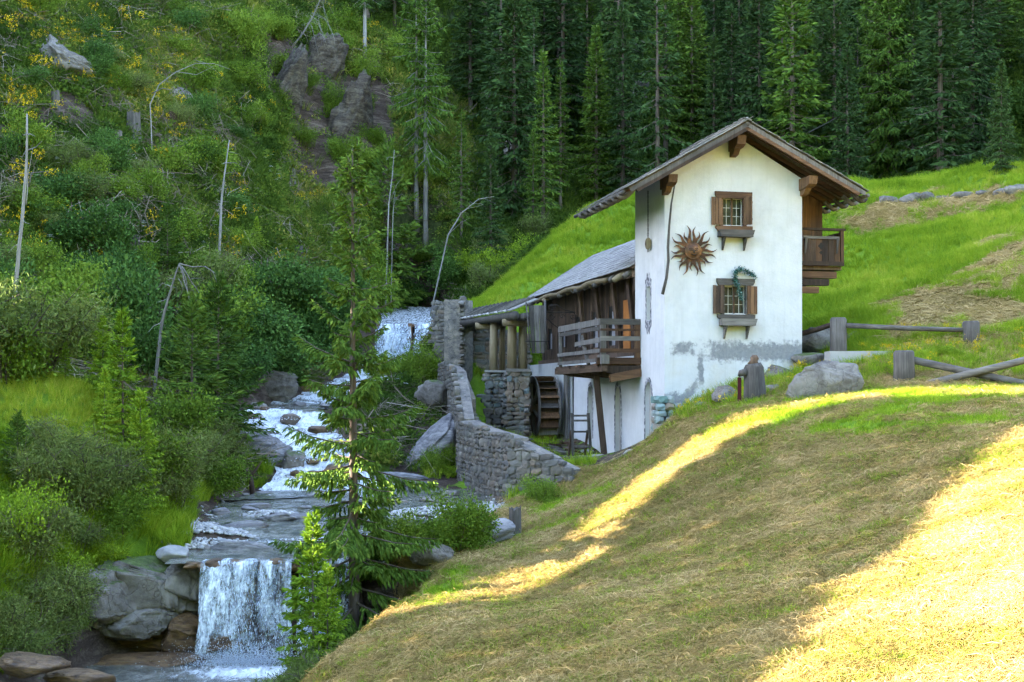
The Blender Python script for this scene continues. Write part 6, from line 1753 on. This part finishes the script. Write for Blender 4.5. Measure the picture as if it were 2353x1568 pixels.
# mown slope: hay in loose swathes, grass showing between
x, y, z, r = sample(70000, -8, 26, 8.5, 46, 101, 1.6)
h_, k_, g_ = zones(x, y, z)
e = stream_near(x, y)[0]
n = fbm(x * 1.1, y * 1.1, 77, 3)
slope_ok = (x > -4.2 + 0.05 * (y - 20)) & (e > 0.6) & ~((x < 1.7) & (y > 42.3)) & ~((x > 1.5) & (y > 44.6) & (x < 5.5))
m = slope_ok & (h_ + 0.35 * n > 0.30)
X, Y, Z, hh, nn = pick(m, x, y, z, h_, n)
scatter('cut_hay', 'hay', X, Y, Z, np.clip(0.45 + 0.016 * Y, 0.55, 1.15) * r.uniform(0.6, 1.25, len(X)), np.clip(0.56 + 0.55 * nn + 0.25 * fbm(X * .25, Y * .25, 12, 3) + r.normal(0, 0.16, len(X)), 0, 1), 'dry cut hay lying over the mown slope', 'hay', seed=1)
m = slope_ok & (r.random(len(x)) < np.clip(0.86 - 0.66 * h_ - 0.8 * n, 0.14, 1))
X, Y, Z = pick(m, x, y, z)
scatter('short_grass', 'grass', X, Y, Z, np.clip(0.25 + 0.013 * Y, 0.4, 0.8) * r.uniform(0.7, 1.2, len(X)), np.clip(0.55 + 0.35 * fbm(X * .9, Y * .9, 5, 3) + r.normal(0, 0.1, len(X)), 0, 1), 'short green stubble grass on the mown slope', 'grass', 0.5, seed=2)
# meadow behind the house
x, y, z, r = sample(85000, -6, 60, 44, 104, 102, 1.2)
px, py = proj(x, y, z)
h_, k_, g_ = zones(x, y, z)
e = stream_near(x, y)[0]
wl = cT * (x - X0) + sT * (y - Y0); wd = -sT * (x - X0) + cT * (y - Y0)
inhouse = (wl > -2.2) & (wl < 7.2) & (wd > -0.2) & (wd < 21.2)
lane = inpoly(px, py, [(1840, 830), (2060, 800), (2353, 800), (2353, 900), (1840, 900)])
hill = (e > 2) & ~inhouse & (x > -1.9 - 0.02 * (y - 44)) & (y > 46.2) & ((x > 7) | (y > 69)) & (y < 100)
n = fbm(x * 0.5, y * 0.5, 78, 4)
m = hill & (h_ < 0.45)
X, Y, Z, nn = pick(m, x, y, z, n)
scatter('meadow_grass', 'tall_grass', X, Y, Z, np.where(Y > 80, 0.75, 0.6) * r.uniform(0.5, 1.15, len(X)), np.clip(0.62 + 0.5 * nn + r.normal(0, 0.13, len(X)), 0, 1), 'tall bright green grass on the hill behind the mill', 'grass', 0.35, seed=3)
m = hill & (h_ >= 0.40)
X, Y, Z, nn = pick(m, x, y, z, n)
scatter('meadow_hay', 'hay_far', X, Y, Z, r.uniform(0.7, 1.3, len(X)), np.clip(0.78 + 0.35 * nn + r.normal(0, 0.12, len(X)), 0, 1), 'swathes of cut hay on the hill right of the tower', 'hay', seed=4)
# left bank and meadow hump, the hump tinted brighter in place of sunlight
x, y, z, r = sample(26000, -24, -2.5, 23, 50, 103, 1.3)
e = stream_near(x, y)[0]
m = (e > 0.5) & (x < -5)
X, Y, Z = pick(m, x, y, z)
scatter('bank_grass', 'tall_grass', X, Y, Z, np.where((Y > 33) & (Z > -1.6), 0.55, 0.9) * r.uniform(0.5, 1.0, len(X)), np.clip(0.50 + 0.42 * ((Y > 33) & (Z > -1.6)) + 0.35 * fbm(X * .4, Y * .4, 6, 3) + r.normal(0, 0.12, len(X)), 0, 0.93), 'lush grass on the left bank of the stream', 'grass', 0.3, seed=5)
# left hillside
x, y, z, r = sample(52000, -70, 2, 44, 125, 104, 1.0)
px, py = proj(x, y, z)
e = stream_near(x, y)[0]
h_, k_, g_ = zones(x, y, z)
n = fbm(x * 0.22, y * 0.22, 79, 4)
m = (e > 0.8) & (x < -2.6 - 0.02 * (y - 44)) & (r.random(len(x)) > 0.92 * (k_ > 0.6)) & (py > -150)
X, Y, Z, nn = pick(m, x, y, z, n)
scatter('hillside_herbs', 'herb', X, Y, Z, np.clip(0.5 + Y * 0.007, 0.7, 1.5) * r.uniform(0.5, 1.3, len(X)), np.clip(0.44 + 1.15 * nn + 0.35 * fbm(X * .06, Y * .06, 14, 2) + r.normal(0, 0.17, len(X)), 0, 1), 'mixed herbs and rough grass covering the left hillside', 'herbs', 0.3, seed=6)
m2 = m & (r.random(len(x)) < 0.005 + 0.05 * (fbm(x * 0.15, y * 0.15, 90, 3) > 0.15)) & (py < 640)
X, Y, Z = pick(m2, x, y, z)
scatter('yellow_flowers', 'yellow', X, Y, Z, r.uniform(0.7, 1.3, len(X)), r.random(len(X)), 'yellow flower stalks scattered over the left hillside', 'flowers', 0.0, seed=7)
m2 = m & (r.random(len(x)) < 0.006) & (py > 380)
X, Y, Z = pick(m2, x, y, z)
scatter('white_flowers', 'white', X, Y, Z, r.uniform(0.9, 1.5, len(X)), r.random(len(X)), 'white umbel flowers low on the left hillside', 'flowers', 0.0, seed=8)
m2 = m & (r.random(len(x)) < 0.045)
X, Y, Z = pick(m2, x, y, z)
scatter('dead_brush', 'litter', X, Y, Z, r.uniform(0.6, 1.4, len(X)), r.random(len(X)), 'dead twigs and brush strewn over the left hillside', 'brush', seed=9, z_off=0.25)
# forest floor
x, y, z, r = sample(22000, -30, 90, 90, 175, 105, 0.5)
h_, k_, g_ = zones(x, y, z)
m = ((x > -4) | (y > 118)) & ~((x > 3) & (y < 98)) & (k_ < 0.6)
X, Y, Z = pick(m, x, y, z)
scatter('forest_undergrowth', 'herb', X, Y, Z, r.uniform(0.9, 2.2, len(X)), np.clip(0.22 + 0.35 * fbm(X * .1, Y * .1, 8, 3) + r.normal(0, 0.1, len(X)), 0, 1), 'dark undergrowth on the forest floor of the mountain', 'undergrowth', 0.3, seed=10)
# flowers and weeds by the fence, terrace, wall foot
x, y, z, r = sample(2600, 5.5, 24, 39.5, 48, 106, 0.5)
px, py = proj(x, y, z)
wl = cT * (x - X0) + sT * (y - Y0); wd = -sT * (x - X0) + cT * (y - Y0)
m = ~((wl > -0.5) & (wl < 5.6) & (wd > -0.15)) & (y > 41.6)
X, Y, Z = pick(m, x, y, z)
scatter('lane_grass', 'tall_grass', X, Y, Z, r.uniform(0.35, 0.75, len(X)), np.clip(0.55 + r.normal(0, 0.2, len(X)), 0, 1), 'unmown grass between the two fences', 'grass', 0.2, seed=11)
m = m & (r.random(len(x)) < 0.05)
X, Y, Z = pick(m, x, y, z)
scatter('lane_flowers', 'yellow', X, Y, Z, r.uniform(0.35, 0.55, len(X)), r.random(len(X)), 'yellow flowers beside the fence posts', 'flowers', 0.0, seed=12)
x, y, z, r = sample(1500, -3.4, 3, 42.5, 66, 107, 0.5)
e = stream_near(x, y)[0]
wl = cT * (x - X0) + sT * (y - Y0)
m = (wl < -0.9) & (e > 0.7) & (fbm(x * .8, y * .8, 55, 2) > 0.05)
X, Y, Z = pick(m, x, y, z)
scatter('terrace_weeds', 'tall_grass', X, Y, Z, r.uniform(0.4, 0.9, len(X)), np.clip(0.6 + r.normal(0, 0.15, len(X)), 0, 1), 'tufts of weeds on the terrace and along the wall', 'weeds', 0.2, seed=13)

# river gravel: pale rounded stones
x, y, z, r = sample(42000, -12, 1.5, 31.5, 47, 108, 1.2)
e, L, w, s = stream_near(x, y)
bar = np.maximum(np.exp(-(((x + 8.6) / 2.3) ** 2 + ((y - 35.2) / 2.0) ** 2)), np.exp(-(((x + 1.9) / 2.9) ** 2 + ((y - 39.6) / 2.1) ** 2)))
bar = np.maximum(bar, 0.8 * np.exp(-(((x + 7.2) / 1.7) ** 2 + ((y - 39.5) / 1.4) ** 2)))
m = (e < 1.0) & (r.random(len(x)) < np.clip(bar * 1.9 - 0.25, 0.015, 1)) & (z > L - 0.45)
c = bpy.data.collections.new('proto_pebble')
for k in range(6):
    v, f = ICO[2]; rr = np.random.default_rng(k + 300)
    v = v * (1 + 0.25 * n3(v, 1.3, k + 7))[:, None] * np.array([1, 0.75, 0.55]) * 0.5
    c.objects.link(bpy.data.objects.new('pebble_piece_%d' % k, np_mesh('pebble', v, tris=f, mat=None, smooth=True)))
t = NT('river pebble'); tt = t.attr('tint', 'INSTANCER')
t.color(t.mix(t.math('MULTIPLY', t.noise(t.geo(), 14.0, 4), 0.5), t.ramp(tt, [(0, (0.16, 0.16, 0.165)), (0.5, (0.30, 0.30, 0.295)), (1, (0.46, 0.45, 0.43))]), (0.2, 0.2, 0.2)))
MAT['pebble'] = t.m
for o in c.objects: o.data.materials.append(MAT['pebble'])
PROTO['pebble'] = (c, 6)
X, Y, Z = pick(m, x, y, z)
scatter('river_gravel', 'pebble', X, Y, Z, np.clip(r.lognormal(-2.5, 0.42, len(X)), 0.04, 0.24), r.random(len(X)), 'pale rounded river gravel on the bars above the near waterfall', 'gravel', seed=14, z_off=0.03)

# ------------------------------------------------------------------ trees
def up(px, py): return hit(px, py)
NUMW = ['twenty', 'thirty', 'forty', 'fifty']
ONES = ['first', 'second', 'third', 'fourth', 'fifth', 'sixth', 'seventh', 'eighth', 'ninth']
ORD = ['first', 'second', 'third', 'fourth', 'fifth', 'sixth', 'seventh', 'eighth', 'ninth', 'tenth', 'eleventh', 'twelfth', 'thirteenth', 'fourteenth', 'fifteenth', 'sixteenth', 'seventeenth', 'eighteenth', 'nineteenth', 'twentieth'] + [q for t_ in ('twenty', 'thirty', 'forty', 'fifty') for q in (['%s-%s' % (t_, o) for o in ONES] + [{'twenty': 'thirtieth', 'thirty': 'fortieth', 'forty': 'fiftieth', 'fifty': 'sixtieth'}[t_]])]

# the tall slender spruce by the stream
tm, V, Q = spruce_parts(77, 10.1, 1.60, clear=0.05, whorl=0.40, nb=6, twigs=22, per=4.6, spl=0.12, spw=0.034, droop=0.30, hang=0.75, thin=0.88, trunk_r=0.12, ragged=0.36, top_pow=0.74, up_tip=0.20)
HERO = TreeKind('spruce', tm, V, Q, 'bark', 'spruce_mid', 10.1)
b = P(810, 1345, 30.0); b[2] = min(b[2], hzz(b[0], b[1]) + 0.05)
HERO.place(b, 10.05 + (P(810, 1345, 30)[2] - b[2]), 0.6, 'tall slender spruce standing by the stream in front of the cascade', 'spruce')
def young(k, px, pyb, pyt, Z, label, squash=1.0, g=True):
    p_ = P(px, pyb, Z)
    if g: p_[2] = hzz(p_[0], p_[1]) - 0.05
    h = (HY - pyt) / F * Z - p_[2]
    YOUNG[k].place(p_, h, random.uniform(0, 6), label, 'spruce', 'young spruces', None, squash)
young(0, 720, 1500, 1195, 27.6, 'bright young spruce in front of the near waterfall, right side', 0.95)
young(0, 752, 1510, 1310, 27.0, 'smaller young spruce close behind the bright one by the waterfall', 0.9)
young(0, 150, 890, 790, 36.5, 'smallest young spruce at the top of the bright left meadow')
young(0, 236, 1010, 735, 36.5, 'bushy young spruce with the tallest tip left of the dark thicket', 0.95)
young(0, 282, 1040, 722, 35.5, 'young spruce right beside the bushy one on the left bank', 0.9)
young(0, 240, 1100, 852, 34.2, 'young spruce in front of the pair at the meadow edge', 0.8)
young(0, 322, 1190, 905, 33.8, 'bright young spruce among the willows on the left bank', 0.85)
young(1, 40, 1200, 950, 31.5, 'dark young spruce at the left edge below the meadow', 1.1)
young(1, 385, 640, 470, 64.0, 'lone young spruce halfway up the left hillside')
young(1, 500, 1010, 640, 50.0, 'dark spruce in the thicket left of the cascade', 1.1)
young(1, 440, 1060, 690, 46.0, 'broad dark spruce in front of the thicket left of the cascade', 1.15)
young(1, 890, 420, 330, 97.0, 'yellowish young spruce at the foot of the dark ravine')

young(1, 60, 700, 590, 55.0, 'small dark spruce in the thicket at the far left of the hillside')
young(1, 300, 800, 660, 52.0, 'small dark spruce in the middle of the thicket')
young(0, 590, 620, 500, 76.0, 'small bright spruce below the ravine on the left hillside')
young(1, 180, 520, 430, 64.0, 'small spruce among the flowers of the left hillside')
def forest(k, px, pyb, pyt, label, kind=None, squash=1.0, group='spruces behind the mill'):
    g = up(px, pyb)
    if g is None: return
    h = (HY - pyt) / F * g[1] - g[2]
    (kind or SPR[k]).place((g[0], g[1], g[2] - 0.2), h, random.uniform(0, 6), label, 'spruce', group, None, squash)
forest(0, 978, 578, -60, 'tall spruce with bare silver trunk rising left of centre, right one of two', TWIN, 1.0)
forest(0, 957, 520, -120, 'tall spruce with bare trunk just left of the silver one', TWIN, 0.9)
forest(0, 1370, 468, 52, 'slim bright spruce standing left of the tower roof')
forest(2, 1288, 488, 130, 'thin spruce left of the slim bright one', squash=0.95)
forest(1, 1128, 660, 300, 'dark spruce behind the grassy bank left of the mill')
forest(2, 1225, 560, 290, 'thin spruce above the stone pillar bank', squash=0.85)
forest(0, 1558, 330, -20, 'pointed spruce directly above the left roof slope')
forest(3, 1700, 330, -90, 'broad dark spruce right above the roof ridge')
forest(1, 1640, 300, -60, 'spruce close left of the one above the ridge')
forest(3, 1850, 340, -130, 'dark spruce above the right roof slope')
forest(4, 1930, 330, -150, 'dark spruce with bare lower trunk right of the roof')
forest(0, 2045, 408, -160, 'large old spruce with drooping boughs right of the roof', OLD, 1.05)
forest(0, 2230, 300, 175, 'small bright spruce at the right, before the forest edge', SPR[0], 1.1)
forest(3, 2300, 400, 130, 'bluish spruce at the right picture edge above the meadow')
forest(3, 2200, 340, -150, 'tall dark spruce at the right behind the small bright one')
forest(4, 838, 130, -260, 'thick grey trunk at the top left of the forest', TWIN, 1.2)
forest(2, 1060, 560, 250, 'spruce right of the tall silver trunk')
# the rest of the wood: shared label, nothing tells them apart
WOOD = []; rr = np.random.default_rng(33); cnt = 0; tries = 0; pos = []
while cnt < 120 and tries < 4000:
    tries += 1
    yy = rr.uniform(100, 172); xx = rr.uniform(-0.12 * yy, 0.46 * yy)
    if xx < -4 and yy < 122: continue
    zz = hzz(xx, yy)
    qx, qy = proj(np.array(xx), np.array(yy), np.array(zz)); qx = float(qx); qy = float(qy)
    if inpoly([qx], [qy], POLY['ravine'])[0] or qy < -260 or (qx < 1120 and qy > 420): continue
    if 1080 < qx < 1180 and 180 < qy < 420 and yy < 120: continue
    if any(math.hypot(xx - a, yy - b) < 3.0 for a, b in pos): continue
    pos.append((xx, yy)); cnt += 1
    WOOD.append((qx, SPR[int(rr.choice([1, 3, 4, 0, 3, 2, 1]))].place((xx, yy, zz - 0.3), rr.uniform(13, 24), rr.uniform(0, 6), None, 'spruce', 'spruces of the mountain wood', None, rr.uniform(0.9, 1.25))))
AREAS = [(1120, 'left of the thin pair, above the weir'), (1330, 'above the flume and bank left of the mill'), (1520, 'between the slim bright spruce and the roof'), (1716, 'above the left roof slope'), (1980, 'above the right roof slope'), (2353, 'above the right hand meadow'), (9999, 'at and beyond the right edge')]
cnts = {}
for qx, e in sorted(WOOD, key=lambda q: q[0]):
    ph = next(p_ for lim, p_ in AREAS if qx < lim); i = cnts.get(ph, 0); cnts[ph] = i + 1
    e['label'] = '%s wood spruce from the left %s' % (ORD[i], ph)

# unseen trees added left of the view, crowns shaped to shade the slope
SHADE_OUTLINE = [(9,-12),(9,-3.6),(12,-2.7),(13.7,-2.2),(15.8,-1.5),(17.8,-.9),(18.8,-.5),(21.8,.35),(23.2,1.0),(25,2.0),(27.0,2.8),(27.6,6.5),(33.0,6.6),(34.0,4.2),(35.2,3.7),(36.2,3.2),(35.9,2.4),(35,1.3),(34.3,.4),(33.1,-.6),(31,-1.6),(28.9,-2.7),(27.3,-3.5),(25.9,-4.3),(25,-5.5),(24.5,-12)]
MAT['leaf_off'] = MAT['leaf_mid']
rr = np.random.default_rng(71)
cu = rr.uniform(9, 36.5, 160000); cv_ = rr.uniform(-12, 6.6, 160000)
mi = inpoly(cu + rr.normal(0, 0.05, len(cu)), cv_ + rr.normal(0, 0.05, len(cu)), SHADE_OUTLINE); cu, cv_ = cu[mi], cv_[mi]
centres = np.array([11.0, 15.5, 19.5, 23.0, 26.5, 31.0])
own = np.argmin(np.abs(cu[:, None] - centres[None]), axis=1)
XO = -27.0
for k, uc in enumerate(centres):
    m = own == k
    xx = XO + rr.normal(0, 0.8, m.sum()); C = np.stack([xx - XO, cu[m] - uc, cv_[m] - TS * xx], -1)
    zg = hzz(XO, uc); C[:, 2] -= zg
    C = C[C[:, 2] > 0.2]
    V, Q = sprays(C, rr.normal(size=C.shape), rr.uniform(0.20, 0.34, len(C)), rr.uniform(0.14, 0.22, len(C)), rr)
    e = empty('added_shade_tree', (XO, uc, zg), 0, '%s unseen tree of the row added left of the view for shade' % ORD[k], 'tree', 'shade trees added left of the view')
    top = float(C[:, 2].max())
    MB().tube([(0, 0, -0.3), (0.1, 0, top * 0.5), (0, 0, top * 0.93)], [0.2, 0.13, 0.04], 8, 0.05).build('trunk', MAT['bark'], e, True)
    mesh_obj('crown', np_mesh('crown', V, Q, mat=MAT['leaf_mid']), e)

S0 = random.Random(9)
# ------------------------------------------------------------------ dead trees and snags
def snag(name, label, pts, rad, branches, Zs, mat='deadwood', cat='dead tree'):
    """pts: picture points from base to tip at distance Zs; branches: lists of picture points with a radius"""
    b0 = P(*pts[0], Zs); zg = hzz(b0[0], b0[1])
    W = [Vector(P(px, py, Zs)) for px, py in pts]
    if W[0].z > zg - 0.2: W[0].z = zg - 0.2
    o = empty(name, W[0], 0, label, cat)
    def loc(q): return [p_ - W[0] for p_ in q]
    def fine(q, n):
        out = []
        for i in range(len(q) - 1):
            for s in range(n): out.append(q[i].lerp(q[i + 1], s / n) + Vector((random.uniform(-1, 1), random.uniform(-1, 1), random.uniform(-1, 1))) * 0.012 * (i + s > 0))
        return out + [q[-1]]
    rad *= 0.46; q = fine(loc(W), 3); nr = len(q); TQ = q
    MB().tube(q, [rad * (1 - 0.72 * i / (nr - 1)) for i in range(nr)], 9, 0.06).build('trunk', MAT[mat], o, True)
    for br, r0 in branches:
        Wb = [Vector(P(px, py, Zs)) + Vector((0, random.uniform(-0.3, 0.3) * i, 0)) for i, (px, py) in enumerate(br)]
        r0 *= 0.6; q = fine(loc(Wb), 2); nr = len(q)
        MB().tube(q, [r0 * (1 - 0.8 * i / (nr - 1)) for i in range(nr)], 6, 0.06).build('branch', MAT[mat], o, True)
    for k in range(12):
        i = S0.randrange(2, len(TQ) - 1); p0 = TQ[i]; ln = S0.uniform(0.15, 0.7) * (Zs / 60); a_ = S0.uniform(0, 6.28)
        p1 = p0 + Vector((math.cos(a_), math.sin(a_), S0.uniform(-0.5, 0.5))) * ln * 0.6; p2 = p1 + Vector((math.cos(a_ + .4), math.sin(a_ + .4), S0.uniform(-1.0, 0.2))) * ln * 0.5
        MB().tube([p0, p1, p2], [rad * 0.22, rad * 0.14, rad * 0.05], 5).build('twig', MAT[mat], o)
    return o
snag('dead_birch', 'tall bare pale dead trunk at the left edge with three broken branches', [(10, 880), (30, 720), (45, 560), (60, 400), (62, 262)], 0.21,
     [([(66, 430), (78, 400), (100, 388)], .05), ([(64, 345), (75, 335), (98, 325)], .04), ([(60, 470), (60, 400), (72, 340)], .04), ([(52, 360), (57, 340), (54, 320)], .03)], 42.0)
snag('dead_snag', 'thin grey snag standing on the hillside between the stumps', [(502, 552), (508, 470), (516, 400), (527, 322)], 0.17, [([(512, 430), (520, 415)], .03)], 70.0)
snag('dead_snag', 'broken bent grey tree over the thicket with hanging twigs', [(350, 860), (372, 740), (395, 660), (412, 606)], 0.16,
     [([(412, 606), (440, 614), (470, 612), (505, 632)], .06), ([(414, 610), (428, 640), (430, 680), (455, 710)], .05), ([(412, 608), (424, 650), (440, 690), (462, 700)], .05), ([(418, 612), (440, 650), (452, 672), (462, 702)], .05), ([(470, 612), (490, 626), (500, 650)], .03), ([(410, 640), (420, 660), (405, 690)], .03), ([(440, 640), (470, 640)], .03)], 49.0)
snag('dead_snag', 'short thin snag leaning in the left thicket', [(90, 850), (105, 790), (130, 740)], 0.10, [([(105, 790), (90, 800)], .03)], 47.0)
snag('arched_dead_tree', 'arched pale sapling bowed over the upper left hillside', [(350, 300), (345, 240), (365, 195), (405, 165), (450, 146), (490, 146), (530, 160)], 0.075,
     [([(350, 215), (375, 205), (420, 208)], .06), ([(405, 165), (450, 170), (500, 150)], .04), ([(450, 140), (480, 150), (520, 185)], .03)], 76.0)
tw = []
for k in range(22):
    q = S0.random(); bx_, by_ = 690 + 45 * q, 85 - 95 * q; ln = S0.uniform(25, 95) * (0.5 + q); sd = S0.uniform(0.15, 0.9)
    tw.append(([(bx_, by_), (bx_ + ln * sd * 0.5, by_ + ln * 0.15), (bx_ + ln * sd * 0.8, by_ + ln * 0.6), (bx_ + ln * sd * 0.9 + S0.uniform(-8, 8), by_ + ln)], .022))
snag('dead_leaning_tree', 'dead leaning conifer with drooping bare twigs at the top of the ravine', [(655, 128), (690, 85), (718, 40), (745, -20)], 0.20, tw, 104.0)
snag('dead_leaning_tree', 'pale curved dead trunk leaning over the grassy bank left of the mill', [(985, 585), (1030, 540), (1060, 490), (1100, 458), (1135, 452)], 0.13, [([(1060, 490), (1075, 480), (1110, 470)], .04), ([(1030, 540), (1060, 510), (1080, 500)], .04)], 92.0)
snag('birch_trunk', 'slim white birch trunk below the dark ravine', [(885, 545), (893, 470), (902, 400), (906, 345)], 0.13, [([(895, 470), (910, 430), (930, 400)], .04)], 92.0, 'bark_grey', 'birch')
snag('birch_trunk', 'thinner birch stem right beside the slim white one', [(897, 545), (903, 490), (908, 440)], 0.09, [([(905, 470), (915, 450)], .03)], 93.0, 'bark_grey', 'birch')
snag('dead_root', 'dark twisted root stump at the water edge under the boulder', [(585, 1130), (575, 1095), (552, 1070), (530, 1085)], 0.24, [([(575, 1095), (590, 1075), (600, 1060)], .12), ([(552, 1070), (535, 1065), (520, 1072)], .10)], 46.5, 'wood_dark', 'root')
snag('dead_snag', 'thin white snag on the forest slope left of the roof', [(1440, 262), (1452, 225), (1462, 190)], 0.08, [], 112.0)
snag('dead_snag', 'thin straight dead stick at the edge of the dark ravine', [(556, 300), (555, 265), (554, 235)], 0.10, [], 90.0)

# overhead cable behind the roof
c0 = Vector(P(1858, 305, 96)); c1 = Vector(P(1965, 243, 104))
o = mesh_obj('cable', MB().tube([c0, (c0 + c1) / 2 - Vector((0, 0, .1)), c1], 0.035, 5).mesh('cable', MAT['iron'])); tag(o, 'thin cable sloping up into the trees behind the roof', 'cable')

# ------------------------------------------------------------------ shrubs
def shrubs(items, phrase, group, kinds):
    items = sorted(items, key=lambda q: q[0])
    for i, (px, py, s) in enumerate(items):
        g = up(px, py)
        if g is None: continue
        k = kinds[(i * 7 + int(px)) % len(kinds)]
        k.place((g[0], g[1], g[2] - 0.15 * s), s, random.uniform(0, 6), '%s shrub from the left %s' % (ORD[i], phrase), 'shrub', group, None, random.uniform(0.7, 1.45), (random.uniform(-.2, .2), random.uniform(-.2, .2)))
S = random.Random(5)
thick = [(S.uniform(-20, 520), S.uniform(640, 880), S.uniform(1.2, 2.1)) for _ in range(34)]
shrubs(thick, 'in the thicket at the foot of the left hillside', 'thicket at the foot of the left hillside', SHD + SHM_ + SHW[:1])
bank = [(560, 850, 1.9), (600, 820, 2.3), (640, 850, 2.2), (590, 740, 2.2), (655, 770, 2.6), (700, 830, 2.0), (620, 690, 1.9), (690, 720, 2.1), (540, 800, 2.0), (530, 900, 1.6), (480, 940, 1.7), (740, 790, 1.7)]
shrubs(bank, 'overhanging the far bank above the cascade', 'dark shrubs above the cascade', SHD)
mid = [(780, 740, 1.9), (830, 720, 2.0), (870, 690, 1.8), (920, 715, 1.9), (960, 690, 1.8), (1000, 640, 1.9), (1040, 660, 1.8), (900, 620, 1.6), (840, 640, 1.5), (980, 600, 1.6), (770, 660, 1.7), (1030, 600, 1.7)]
shrubs(mid, 'on the wooded bank behind the weir', 'shrubs behind the weir', SHD + SHM_)
hillb = [(1110, 690, 1.6), (1150, 650, 1.7), (1090, 640, 1.8), (1190, 610, 1.6), (1230, 560, 1.9), (1130, 600, 1.6)]
shrubs(hillb, 'on the grassy bank left of the mill roof', 'shrubs left of the mill roof', SHW[:2] + SHB)
upper = [(S.uniform(-10, 560), S.uniform(20, 600), S.uniform(0.8, 1.7)) for _ in range(46)]
shrubs(upper, 'scattered on the upper left hillside', 'shrubs of the upper left hillside', SHM_ + SHD + SHW[:1])
rav = [(600, 70, 1.6), (650, 90, 1.5), (790, 130, 1.7), (830, 190, 1.6), (860, 330, 1.3), (800, 90, 1.9), (740, 150, 1.4), (560, 120, 1.8), (560, 200, 1.6), (590, 290, 1.3), (900, 150, 1.8), (700, 200, 1.2), (760, 260, 1.3), (690, 330, 1.2), (830, 260, 1.3), (780, 380, 1.3), (720, 110, 1.5), (850, 400, 1.4), (640, 180, 1.3), (1000, 420, 1.8), (950, 450, 1.7)]
shrubs(rav, 'hanging around the dark ravine', 'shrubs around the ravine', SHM_)
wil = [(130, 1090, 1.1), (190, 1120, 1.2), (260, 1160, 1.15), (200, 1190, 1.1), (330, 1180, 1.0), (380, 1120, 1.2), (440, 1110, 1.3), (480, 1140, 1.1), (410, 1180, 0.9), (330, 1110, 1.2), (450, 1050, 1.3), (500, 1090, 1.1), (100, 1180, 1.0), (280, 1230, 0.8), (400, 1030, 1.3)]
shrubs(wil, 'in the willow belt on the left bank', 'willows on the left bank', SHW + SHM_[:1])
low = [(110, 1440, 1.0), (210, 1420, 0.6), (60, 1500, 1.0), (30, 1540, 0.9), (150, 1490, 0.7), (200, 1345, 0.7), (240, 1300, 0.6), (20, 1260, 0.9), (70, 1310, 1.0), (130, 1340, 0.9), (60, 1400, 0.9), (170, 1400, 0.75), (10, 1480, 0.7), (180, 1270, 0.8)]
shrubs(low, 'hanging over the rocks at the lower left', 'shrubs at the lower left', SHW + SHB[:1])
rgt = [(1000, 1270, 0.75), (1050, 1270, 0.9), (1090, 1255, 0.8), (940, 1300, 0.7), (890, 1345, 0.7), (850, 1390, 0.6), (1240, 1170, 0.6)]
shrubs(rgt, 'along the foot of the mown slope by the stream', 'shrubs at the foot of the slope', SHM_ + SHW[:1])
cas = [(960, 890, 1.2), (990, 860, 1.3), (930, 870, 1.2), (890, 880, 1.1), (960, 960, 0.7), (1010, 1080, 0.7), (1040, 1095, 0.6), (985, 1090, 0.6), (1020, 880, 1.0)]
shrubs(cas, 'on the rock bank between the cascade and the stone wall', 'shrubs below the weir', SHB + SHM_)
fr2 = [(690, 1545, 0.62), (740, 1550, 0.7), (650, 1560, 0.5)]
for i, (px, py, s) in enumerate(fr2):
    p_ = P(px, py, 26.0); p_[2] = hzz(p_[0], p_[1])
    SHW[i].place(p_, s * 1.3, i, ['leafy willow below the bright young spruce', 'willow shrub at the bottom edge by the mown slope', 'small willow shrub at the water edge bottom centre'][i], 'shrub')
forest_b = [(2200, 300, 2.6), (2280, 330, 2.4), (2150, 330, 2.4), (1990, 405, 2.0), (2010, 412, 1.6), (2330, 300, 2.5), (2240, 250, 2.6), (1480, 330, 2.4), (1420, 400, 2.2)]
shrubs(forest_b, 'at the forest edge behind the meadow', 'shrubs at the forest edge', SHM_ + SHD)
# broad leaved plants by the far fence post
for i, (px, py, s) in enumerate(((2120, 828, .55), (2160, 822, .6), (2195, 826, .55), (2140, 838, .45), (2215, 835, .4))):
    g = up(px, py)
    o = SHB[i % 2].place((g[0], g[1], g[2]), s * 0.8, i, '%s leafy plant from the left below the brown fence post' % ORD[i], 'plant', 'leafy plants by the fence', 'broadleaf_plant', 0.7)

rub = sorted((o for o in COL.objects if o.name.startswith('rubble_stone')), key=lambda o: o.location.x / o.location.y)
for k, o in enumerate(rub): o['label'] = '%s rubble stone from the left in the heap at the foot of the piers' % ORD[k]
